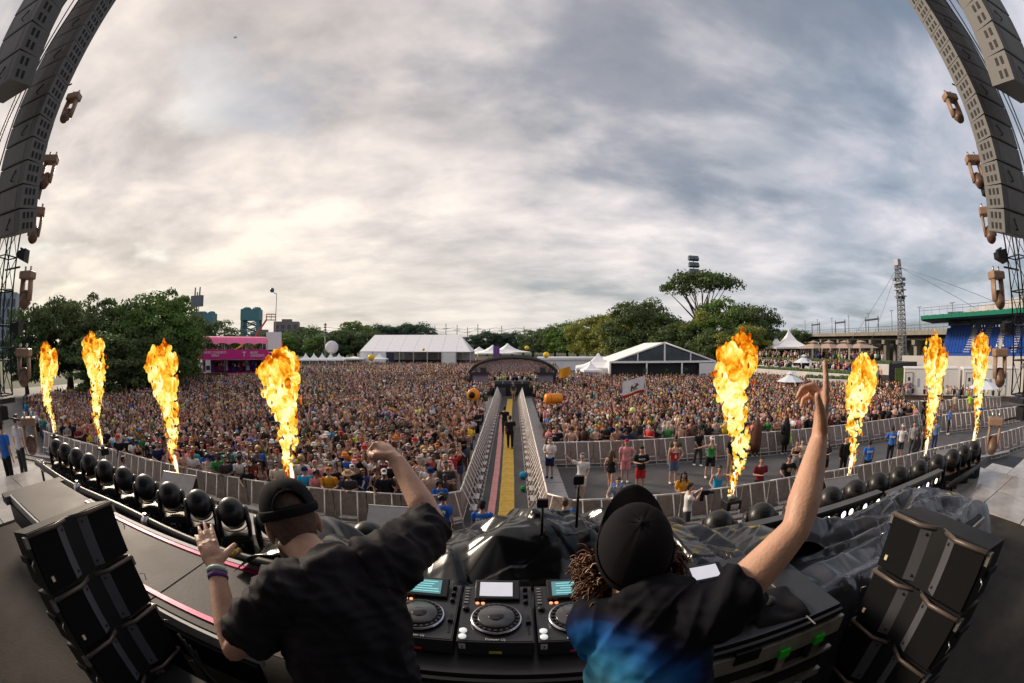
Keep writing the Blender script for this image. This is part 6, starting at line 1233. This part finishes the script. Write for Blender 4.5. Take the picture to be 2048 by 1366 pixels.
# ---- loose props in the crowd
def ball(p, r_, mat, label, cat='ball'):
    m = MB().ell((0, 0, 0), (r_, r_, r_*.97), 20, 12); m.tube([(0, 0, -r_*1.02), (0, 0, -r_*.94)], [.03*r_, .06*r_], 8); o = m.build('ball', mat); o.location = p; tag(o, label, cat)
yb_ = M('ball_yellow', (.85, .55, .01), rough=.4)
ball(P(-19.0, 62, 3.7), .5, yb_, 'large yellow ball floating before the marquee corner'); ball(P(2.0, 80, 5.0), .42, yb_, 'yellow ball over the far crowd behind the mixing tower'); ball(P(4.6, 66, 4.0), .48, yb_, 'yellow ball over the crowd right of the mixing tower roof'); ball(P(-11.9, 90, 4.6), .3, yb_, 'small yellow ball before the dark marquee bay'); ball((.45, 16.9, .16), .16, clo('bright blue'), 'bright blue ball lying in the lane'); ball((.42, 15.3, .13), .12, clo('green'), 'small green ball lying in the lane'); ball(P(16.4, 22, 2.15), .16, M('ball_lime', (.7, .8, .3)), 'pale lime balloon held up over the front rows')
dr = empty('inflatable', P(5.6, 27.5, 2.05), R(15)); MB().lathe([(.05, -.6), (.28, -.56), (.33, -.45), (.33, .45), (.28, .56), (.05, .6)], 20, axis=(1, 0, 0)).build('body', M('inflatable_orange', (.85, .27, .01), rough=.35), dr); MB().lathe([(.335, -.3), (.338, -.26), (.335, -.22)], 20, axis=(1, 0, 0), cap=False).build('band', M('inflatable_cap', (.7, .15, .02)), dr); tag(dr, 'orange inflatable barrel carried over the crowd beside the lane', 'inflatable')
dr = empty('inflatable', P(-5.2, 30, 2.0), R(70)); MB().lathe([(.25, -.3), (.42, -.25), (.47, 0), (.42, .25), (.25, .3), (.18, .0)], 20, axis=(1, .2, 0)).build('ring', M('inflatable_orange'), dr); MB().lathe([(.2, -.2), (.24, -.1), (.2, 0)], 16, axis=(1, .2, 0), c=(-.2, 0, 0)).build('dark_centre', blk, dr); tag(dr, 'orange inflatable ring with dark centre over the crowd beside the lane', 'inflatable')
def flag(p, w_, h_, poleh, lean, mat, label, rz=0):
    r = empty('flag', p, rz); 
    def f(u, v): return (-w_*u*.93, .12*math.sin(u*7+v)*u, poleh-.05-h_*(1-v)-.26*w_*u*u*.4-.12*u)
    MB().tube([(lean, 0, 0), (0, 0, poleh)], .018, 6).build('pole', M('pole_pale', (.5, .42, .36)), r); c = MB().grid(f, 24, 14).build('cloth', mat, r); return r, c, f
r, c, f = flag(P(17.9, 21.5, 1.5), 1.35, .78, 2.5, .45, M('flag_cloth', (.78, .74, .74), rough=.8), '', R(18))
m = MB()
for k in (-1, 1): m.grid(lambda u, v: tuple(Vector(f(u, v*.16))+Vector((0, k*.006, 0))), 24, 3)
m.build('red_stripe', clo('red'), c)['kind'] = 'stuff'
bear = [(.30, .30), (.36, .30), (.38, .40), (.46, .42), (.48, .30), (.54, .30), (.56, .42), (.60, .44), (.62, .30), (.68, .30), (.69, .46), (.74, .50), (.80, .48), (.82, .55), (.78, .60), (.76, .66), (.70, .66), (.60, .70), (.45, .70), (.36, .66), (.31, .56), (.30, .42)]
m = MB()
for k in (-1, 1): m.add([tuple(Vector(f(.95-.82*x, .02+y*.96))+Vector((0, k*.008, 0))) for x, y in bear], [tuple(range(len(bear)))])
m.build('bear_emblem', clo('brown'), c)['kind'] = 'stuff'
m = MB()
for k in (-1, 1): m.grid(lambda u, v: tuple(Vector(f(.30+.42*u, .27+.05*v))+Vector((0, k*.007, 0))), 8, 1)
m.build('grass_strip', clo('green'), c)['kind'] = 'stuff'
tag(r, 'white flag with bear emblem and red stripe waving over the crowd', 'flag')
r, c, f = flag(P(7.9, 33, 1.6), .95, .7, 2.3, -.5, clo('mustard'), ''); tag(r, 'mustard yellow flag on a pale pole over the crowd', 'flag')
sg_ = empty('hand_sign', P(16.2, 23.5, 1.7)); MB().tube([(0, 0, 0), (0, 0, 1.1)], .015, 6).build('stick', M('pole_pale'), sg_); MB().box((0, 0, 1.35), (.42, .02, .55)).build('board', clo('yellow'), sg_); MB().box((-.02, -.012, 1.37), (.2, .006, .18)).build('white_print', clo('white'), sg_); tag(sg_, 'yellow hand sign held up next to the white bear flag', 'sign')
ap = empty('aeroplane', (-560, 640, 640), R(60)); ap.location = Vector((-.5687, .53, .6293))*900+Vector((0, 0, CAMZ)); am = M('plane_grey', (.10, .10, .11)); MB().tube([(-4.5, 0, 0), (-3, 0, 0), (3, 0, 0), (4.5, 0, .3)], [.2, .6, .6, .15], 10).build('fuselage', am, ap); MB().box((0, 0, .2), (1.3, 9, .2)).build('wing', am, ap); MB().box((4, 0, .4), (.8, 3, .15)).build('tailplane', am, ap); MB().box((4, 0, 1), (.9, .15, 1.3)).build('fin', am, ap); tag(ap, 'small aeroplane high in the cloudy sky', 'aeroplane')
# ================================================================== THE TWO PERFORMERS
def V3(*a): return Vector(a)
SK_A = M('skin_performer', (.60, .345, .245), rough=.48, var=.10, scale=14, bump=.12, bscale=120, spec=.4); SK_B = M('skin_performer_fair', (.63, .36, .245), rough=.48, var=.10, scale=14, bump=.12, bscale=120, spec=.4)
def hand(m, wr, fwd, back, thumb, curl, spread=.06, k=1.0, tc=.4):
    """palm and five fingers; fwd = towards fingertips, back = back of the hand, thumb = thumb side; curl per finger (index..little)"""
    fwd = fwd.normalized(); th = (thumb-fwd*thumb.dot(fwd)).normalized(); bk = fwd.cross(th); bk = bk if bk.dot(back) > 0 else -bk
    pal = wr+fwd*.052*k
    rot = Matrix((th, bk, fwd)).transposed()
    m.ell(pal, (.042*k, .018*k, .054*k), 14, 10, rot); m.tube([wr-fwd*.02*k, wr+fwd*.03*k], [(.030*k, .022*k), (.036*k, .019*k)], 12, up=tuple(bk))
    kn = [(.030, .098, .088), (.010, .104, .098), (-.011, .100, .090), (-.030, .090, .072)]
    for i, (tx, tz, L) in enumerate(kn):
        b = wr+th*tx*k+fwd*tz*k*.92; d = (fwd+th*(tx*spread*22)).normalized(); pts = [b-d*.03*k, b]; p = b; c = curl[i]; dirv = d
        for j, (f, a) in enumerate(((.46, .9), (.30, 1.1), (.26, .8))):
            ax = dirv.cross(-bk); dirv = Matrix.Rotation(c*a, 3, d.cross(-bk).normalized()) @ dirv; p = p+dirv*L*f*k; pts.append(p.copy())
        m.tube(pts, [.0105*k, .0105*k, .0095*k, .0085*k, .0068*k], 9); m.ell(pts[-1], (.0072*k,)*3, 8, 6); m.ell(pts[1]+bk*.003, (.0115*k,)*3, 8, 6)
    b = wr+th*.024*k+fwd*.025*k; d1 = (th*.75+fwd*.65-bk*.35).normalized(); p1 = b+d1*.042*k; d2 = (d1*(1-tc)+fwd*.8*tc+(-bk)*.45*tc-th*.5*tc).normalized(); p2 = p1+d2*.034*k; p3 = p2+(d2-th*.3*tc).normalized()*.026*k
    m.tube([b-d1*.015, p1, p2, p3], [.017*k, .0135*k, .0115*k, .0085*k], 9); m.ell(p3, (.009*k,)*3, 8, 6)
def frame(fwd, up):
    f = fwd.normalized(); r = f.cross(up).normalized(); u = r.cross(f); return Matrix((r, f, u)).transposed()      # local x right, y forward, z up
def head(m, c, Q, k=1.0):
    T = lambda x, y, z: c+Q @ V3(x*k, y*k, z*k)
    m.ell(T(0, -.012, .03), (.077*k, .098*k, .095*k), 22, 14, Q); m.ell(T(0, .02, -.045), (.062*k, .07*k, .075*k), 18, 12, Q); m.ell(T(0, -.045, -.02), (.066*k, .055*k, .07*k), 16, 10, Q)
    m.ell(T(0, .065, -.085), (.03*k, .026*k, .022*k), 12, 8, Q); m.tube([T(0, .088, .01), T(0, .112, -.03)], [.010*k, .017*k], 10)
    for s in (-1, 1):
        m.ell(T(s*.081, -.012, -.012), (.011*k, .021*k, .034*k), 12, 8, Q); m.ell(T(s*.088, -.022, -.006), (.006*k, .016*k, .030*k), 12, 8, Q); m.ell(T(s*.034, .076, .012), (.02*k, .014*k, .012*k), 10, 8, Q)
    m.ell(T(0, .086, -.062), (.022*k, .012*k, .010*k), 10, 6, Q)
def limb(m, pts, rad, n=14): m.tube(pts, rad, n)
def foldfn(seed, amp, dirs):
    def f(p, n):
        v = 0
        for d, s, a in dirs: v += a*(1-abs(mn.noise(Vector((p.dot(d[0])*s, p.dot(d[1])*s*.28, p.dot(d[2])*s*.5+seed))))*2.4)
        return amp*v
    return f
def performer(name, label, P_, skin, shirt_mat, seed, fold_dirs, hands, fem=0):
    """P_ : dict of joints in world space"""
    body = MB(); sh, nk = (P_['ls']+P_['rs'])/2, P_['neck']; pel = P_['pelvis']; rt = (P_['rs']-P_['ls']).normalized(); up = (sh-pel).normalized(); fw = up.cross(rt).normalized()
    ch = sh-up*.14; wa = lerp(sh, pel, .62)
    w2 = (P_['rs']-P_['ls']).length/2
    body.tube([pel-up*.06, pel, wa, ch, sh-up*.03, sh+up*.03], [(.15, .11), (.165, .12), (.14, .10), (w2*.92, .12), (w2*.85, .10), (.07, .07)], 18, up=tuple(fw))
    body.tube([sh-up*.05, sh, lerp(sh, nk, .5), nk, P_['head']+P_['Q'] @ V3(0, -.03, -.06)], [(.14, .08), (.115, .075), .078, .060, .058], 16, up=tuple(fw))
    for a in ('l', 'r'):
        s, e, q = P_[a+'s'], P_[a+'e'], P_[a+'w']; body.ell(s, (.066,)*3, 14, 10); limb(body, [lerp(sh, s, .6), s, lerp(s, e, .35), lerp(s, e, .75), e, lerp(e, q, .28), lerp(e, q, .65), q], [.055, .060, .056, .047, .041, .046, .037, (.029, .024)], 16); hand(body, q, *hands[a])
    hips = [pel+rt*s*.09 for s in (-1, 1)]
    for hp, s in zip(hips, (-1, 1)): fx = V3(hp.x+rt.x*s*.03, hp.y+rt.y*s*.03, 0); limb(body, [hp, V3(fx.x, fx.y, lerp(3.2, hp.z, .5))+fw*.02, V3(fx.x, fx.y, 3.27)], [.09, .062, .045]); body.ell(V3(fx.x, fx.y, 3.245)+fw*.06, (.05, .10, .045), 12, 8)
    head(body, P_['head'], P_['Q'])
    o = ob(name, fused(body, .0052, 5, .5, dec=.4), skin); tag(o, label, 'person', 'performers')
    t = MB(); g = .02
    t.tube([pel-up*.09, pel, wa, ch, sh-up*.04, lerp(sh, nk, P_.get('col', .62)-.34), lerp(sh, nk, P_.get('col', .62))], [(.185, .145), (.185, .145), (.172, .132), (w2*.95+g, .145), (w2*.92+g, .118), (.135, .098), (.088, .084)], 24, up=tuple(fw))
    for a in ('l', 'r'):
        s, e = P_[a+'s'], P_[a+'e']; k = P_.get(a+'sleeve', .7); t.ell(s, (.078,)*3, 14, 10); t.tube([lerp(sh, s, .5), s, lerp(s, e, k*.5), lerp(s, e, k)], [.085, .080, .072, .076], 18)
    dirs = fold_dirs(rt, up, fw); sm = ob('t_shirt', fused(t, .0065, 6, .5, foldfn(seed, .014, dirs)), shirt_mat, o)
    cn = lerp(sh, nk, P_.get('col', .62)+.02); d = (nk-lerp(sh, pel, .1)).normalized(); ring = [cn+frame(fw, d) @ V3(math.cos(a)*.086, math.sin(a)*.082, 0) for a in np.linspace(0, 2*math.pi, 26)]; MB().tube(ring, .008, 7, cap=False).build('collar', shirt_mat, sm)
    for hp, s in zip(hips, (-1, 1)): fx = V3(hp.x+rt.x*s*.03, hp.y+rt.y*s*.03, 0); MB().tube([hp+up*.03, V3(fx.x, fx.y, lerp(3.2, hp.z, .5))+fw*.02, V3(fx.x, fx.y, 3.3)], [.115, .088, .075], 14).build('trouser_leg', clo('black'), o); MB().ell(V3(fx.x, fx.y, 3.25)+fw*.06, (.057, .115, .05), 12, 8).build('shoe', clo('charcoal'), o)
    return o, sm, rt, up, fw
capm = M('cap_black', (.013, .0115, .0135), rough=.9, var=.2, scale=20, bump=.05, bscale=500, spec=.12)
def cap(o, c, Q, opening, brim_up, k=1.0):
    """six panel cap: crown as real shell with seams, button, brim in front, optional half-moon opening at the back"""
    T = lambda x, y, z: c+Q @ V3(x*k, y*k, z*k); crown = MB(); nA, nB = 48, 16; vs = []; fs = []
    for j in range(nB+1):
        e = j/nB*math.pi/2
        for i in range(nA):
            a = 2*math.pi*i/nA; seam = abs(((a/(math.pi/3)+.5) % 1)-.5)*2; r_ = 1-.014*max(0, 1-seam*7)*(1 if j > 0 else 0); x = .092*math.cos(a)*math.cos(e)**.62*r_; y = (.112*math.sin(a)*math.cos(e)**.62)*r_-.008; z = .035+.098*math.sin(e)**1.05*r_
            back = max(0, -math.sin(a)); z0 = z-(.028*back*(1-e/1.57)); vs.append(T(x, y, z0))
    for j in range(nB):
        for i in range(nA):
            a = 2*math.pi*(i+.5)/nA; e = (j+.5)/nB*math.pi/2
            if opening and abs(math.cos(a)*.092) < .048*math.sqrt(max(0, 1-((e-.16)/.55)**2)) and math.sin(a) < 0 and .16 < e < .7: continue
            q, b = j*nA+i, j*nA+(i+1) % nA; fs.append((q, b, b+nA, q+nA))
    crown.add(vs, fs, True); h = crown.build('cap', capm, o); sd = h.modifiers.new('thick', 'SOLIDIFY'); sd.thickness = .003
    MB().ell(T(0, -.008, .134), (.008, .008, .005), 10, 6, Q).build('cap_button', capm, h)
    band = [T(.0935*math.cos(a), .1135*math.sin(a)-.008, .036-.028*max(0, -math.sin(a))) for a in np.linspace(0, 2*math.pi, 49)]; MB().tube(band, [(.004, .014)]*49, 8, cap=False, up=tuple(Q @ V3(0, 0, 1))).build('cap_band', capm, h)
    if opening:
        arc = [T(.052*math.cos(a), -.008-.112*math.sqrt(max(.05, 1-(.052*math.cos(a)/.092)**2))*math.cos(.16+.5*math.sin(a))**.62, .02+.055*math.sin(a)) for a in np.linspace(0, math.pi, 20)]; MB().tube(arc, .005, 6).build('opening_trim', capm, h)
    br = MB()
    def bf(u, v):
        a = lerp(R(18), R(162), u); x = .095*math.cos(a)*(1-.04*v); y0 = .108*math.sin(a)-.006; y = y0+.075*v*math.sin(a)**.7; return T(x, y, .038-.022*(abs(math.cos(a))**2)*1.2+brim_up*v-.012*v*abs(math.cos(a)))
    br.grid(bf, 30, 8); b = br.build('cap_brim', capm, h); sd = b.modifiers.new('thick', 'SOLIDIFY'); sd.thickness = .004
    return h
# ---- left performer: bent over the decks, right fist up, left hand spread
JA = dict(ls=V3(-.575, .775, 4.875), rs=V3(-.315, .985, 4.925), neck=V3(-.54, .965, 4.895), pelvis=V3(-.42, .78, 4.33), head=V3(-.665, 1.07, 4.95), le=V3(-.765, .715, 4.655), lw=V3(-.905, .905, 4.815), re=V3(-.245, 1.215, 4.955), rw=V3(-.395, 1.385, 5.105), lsleeve=.66, rsleeve=.86, col=.50)
JA['Q'] = frame(V3(-.50, .66, -.52), V3(-.38, .30, .86))
fdA = lambda rt, up, fw: [((rt, up, fw), 15, .9), (((rt+up*.8).normalized(), (up-rt).normalized(), fw), 24, .55), ((up, rt, fw), 34, .28)]
shA = M('shirt_black', (.014, .0115, .015), rough=.75, var=.35, scale=4, spec=.2, bump=.08, bscale=300)
hA = {'l': (V3(-.55, .45, .42), V3(.45, -.25, .75), V3(.72, .62, .05), (.12, .10, .12, .18), .10, 1.02, .05), 'r': (V3(-.72, .45, .38), V3(.35, -.45, .75), V3(-.45, -.75, .15), (1.35, 1.4, 1.4, 1.4), .0, 1.05, .9)}
djA, smA, rt, up, fw = performer('person', 'performer in black T-shirt and backwards-facing view of black cap, fist raised over the decks', JA, SK_A, shA, 1.3, fdA, hA)
djA['label'] = 'performer in plain black T-shirt and black cap with one fist raised'
cap(djA, JA['head']+JA['Q'] @ V3(0, 0, .012), JA['Q'], True, -.012, 1.04)
hb = MB(); q_ = JA['Q']
hb.ell(JA['head']+q_ @ V3(0, -.032, .02), (.0785, .0815, .098), 26, 18, q_); hb.ell(JA['head']+q_ @ V3(0, -.048, -.02), (.0675, .0545, .066), 20, 14, q_); hb.build('buzzed_hair', M('buzz', (.13, .08, .058), rough=.8, var=.35, scale=90, bump=.5, bscale=500), djA)
mk = MB(); T = lambda x, y, z: JA['head']+q_ @ V3(x, y, z)
mk.grid(lambda u, v: T(.068*math.cos(lerp(0, math.pi, u)), .03+.075*math.sin(lerp(0, math.pi, u)), -.045-.085*v), 18, 6); o = mk.build('face_mask', M('mask_paleblue', (.62, .70, .76), rough=.8), djA); o.modifiers.new('t', 'SOLIDIFY').thickness = .003
w_, e_ = JA['lw'], JA['le']; d = (w_-e_).normalized(); Qw = frame(d, V3(0, 0, 1))
for off, mt, rr in ((-.012, M('watch_pale', (.55, .72, .68), rough=.3), .034), (-.034, M('band_purple', (.16, .05, .30), rough=.5), .033)):
    pts = [w_+d*off+Qw @ V3(math.cos(a)*rr, 0, math.sin(a)*rr*.9) for a in np.linspace(0, 2*math.pi, 25)]; MB().tube(pts, [(.004, .009)]*25, 8, cap=False, up=tuple(d)).build('wristband', mt, djA)
# ---- right performer: arm and finger raised
JB = dict(ls=V3(.225, .88, 4.79), rs=V3(.465, .735, 4.885), neck=V3(.305, .89, 4.895), pelvis=V3(.37, .74, 4.30), head=V3(.312, .968, 4.952), le=V3(.28, 1.03, 4.57), lw=V3(.36, 1.26, 4.50), re=V3(.655, .735, 5.075), rw=V3(.775, .835, 5.265), lsleeve=.5, rsleeve=.38, col=.86)
JB['Q'] = frame(V3(.16, .85, .44), V3(-.06, -.46, .88))
def galaxy():
    m = bpy.data.materials.new('shirt_galaxy'); m.use_nodes = True; t = m.node_tree; b = t.nodes['Principled BSDF']; b.inputs['Roughness'].default_value = .82; b.inputs['Specular IOR Level'].default_value = .1
    tc = N('ShaderNodeTexCoord', t); mp = N('ShaderNodeMapping', t); lk(tc.outputs['Object'], mp.inputs[0], t)
    n = N('ShaderNodeTexNoise', t, i_Scale=5.0, i_Detail=5.0, i_Distortion=.8); lk(mp.outputs[0], n.inputs[0], t)
    # blue cloud centred low on the back, left half
    vm = N('ShaderNodeVectorMath', t, operation='DISTANCE'); lk(tc.outputs['Object'], vm.inputs[0], t); vm.inputs[1].default_value = (.19, .70, 4.60)
    ad = N('ShaderNodeMath', t, operation='MULTIPLY_ADD'); lk(n.outputs[0], ad.inputs[0], t); ad.inputs[1].default_value = -.16; lk(vm.outputs['Value'], ad.inputs[2], t)
    r = N('ShaderNodeValToRGB', t); lk(ad.outputs[0], r.inputs[0], t); ramp(r, [(.02, (.16, .46, .62)), (.09, (.05, .28, .50)), (.15, (.016, .10, .34)), (.19, (.012, .018, .06)), (.23, (.010, .010, .014))])
    # dark animal-like blot in the middle of the cloud
    v2 = N('ShaderNodeVectorMath', t, operation='DISTANCE'); lk(tc.outputs['Object'], v2.inputs[0], t); v2.inputs[1].default_value = (.22, .64, 4.53)
    a2 = N('ShaderNodeMath', t, operation='MULTIPLY_ADD'); lk(n.outputs[0], a2.inputs[0], t); a2.inputs[1].default_value = .10; lk(v2.outputs['Value'], a2.inputs[2], t); g2 = N('ShaderNodeMath', t, operation='GREATER_THAN'); lk(a2.outputs[0], g2.inputs[0], t); g2.inputs[1].default_value = .135
    mx = N('ShaderNodeMix', t, data_type='RGBA'); lk(g2.outputs[0], mx.inputs[0], t); mx.inputs[6].default_value = (.012, .012, .018, 1); lk(r.outputs[0], mx.inputs[7], t); lk(mx.outputs[2], b.inputs['Base Color'], t); return m
fdB = lambda rt, up, fw: [((rt, up, fw), 13, .75), (((rt-up*.9).normalized(), (up+rt).normalized(), fw), 22, .5), ((up, rt, fw), 30, .25)]
hB = {'r': (V3(.10, .10, .95), V3(.75, -.65, 0), V3(-.30, -.62, 0), (.05, .95, 1.0, 1.05), .02, 1.06, .25), 'l': (V3(.3, .9, -.2), V3(-.3, .1, .9), V3(.9, -.2, .1), (.3, .3, .35, .4), .05, 1, .2)}
djB, smB, rt, up, fw = performer('person', 'performer in blue printed dark T-shirt and black cap pointing one finger up', JB, SK_B, galaxy(), 4.2, fdB, hB)
cap(djB, JB['head']+JB['Q'] @ V3(0, 0, .014), JB['Q'], False, .03, 1.06)
# curly hair below the cap
g = random.Random(21); hm = MB(); qb = JB['Q']
def curl(c, d, L, r_, turns, ph):
    d = d.normalized(); s = d.orthogonal().normalized(); o_ = d.cross(s); pts = []
    for i in range(11): t = i/10; a = ph+turns*6.283*t; pts.append(c+d*L*t+(s*math.cos(a)+o_*math.sin(a))*r_*(1-.35*t)+V3(0, 0, -.012*t*t))
    hm.tube(pts, [.0042-.0024*i/10 for i in range(11)], 3, cap=False)
for i in range(1400):
    a = g.uniform(math.pi*.93, math.pi*2.07); z = g.uniform(-.135, .022); rad = 1+g.uniform(-.05, .34); back = max(0, -math.sin(a))
    if z > -.01 and back > .75 and g.random() < .5: continue
    p_ = V3(math.cos(a)*.088*rad, math.sin(a)*.094*rad-.012, z-.03*back*(1 if z < 0 else .3)); dr_ = V3(math.cos(a)*g.uniform(.2, 1), math.sin(a)*g.uniform(.2, 1), g.uniform(-1.3, .25)); curl(JB['head']+qb @ p_, qb @ dr_, g.uniform(.03, .062), g.uniform(.005, .011), g.uniform(1, 2.2), g.uniform(0, 6.28))
hm.build('curly_hair', M('hair_copper', (.13, .052, .020), rough=.42, var=.5, scale=30, spec=.5), djB)
MB().ell(JB['head']+qb @ V3(0, -.03, -.035), (.083, .082, .105), 22, 14, qb).build('under_hair', M('hair_copper_dark', (.055, .022, .011), rough=.7, var=.4, scale=60, bump=.6, bscale=200), djB)
gl = MB()
for s in (-1, 1): gl.tube([JB['head']+qb @ V3(s*.088, -.01, .012), JB['head']+qb @ V3(s*.086, .07, .014)], [(.003, .009)]*2, 8)
gl.tube([JB['head']+qb @ V3(-.086, .07, .014), JB['head']+qb @ V3(-.04, .1, .012), JB['head']+qb @ V3(.04, .1, .012), JB['head']+qb @ V3(.086, .07, .014)], .006, 8); gl.build('red_glasses', M('glasses_red', (.75, .03, .02), rough=.3), djB)['kind'] = 'stuff'
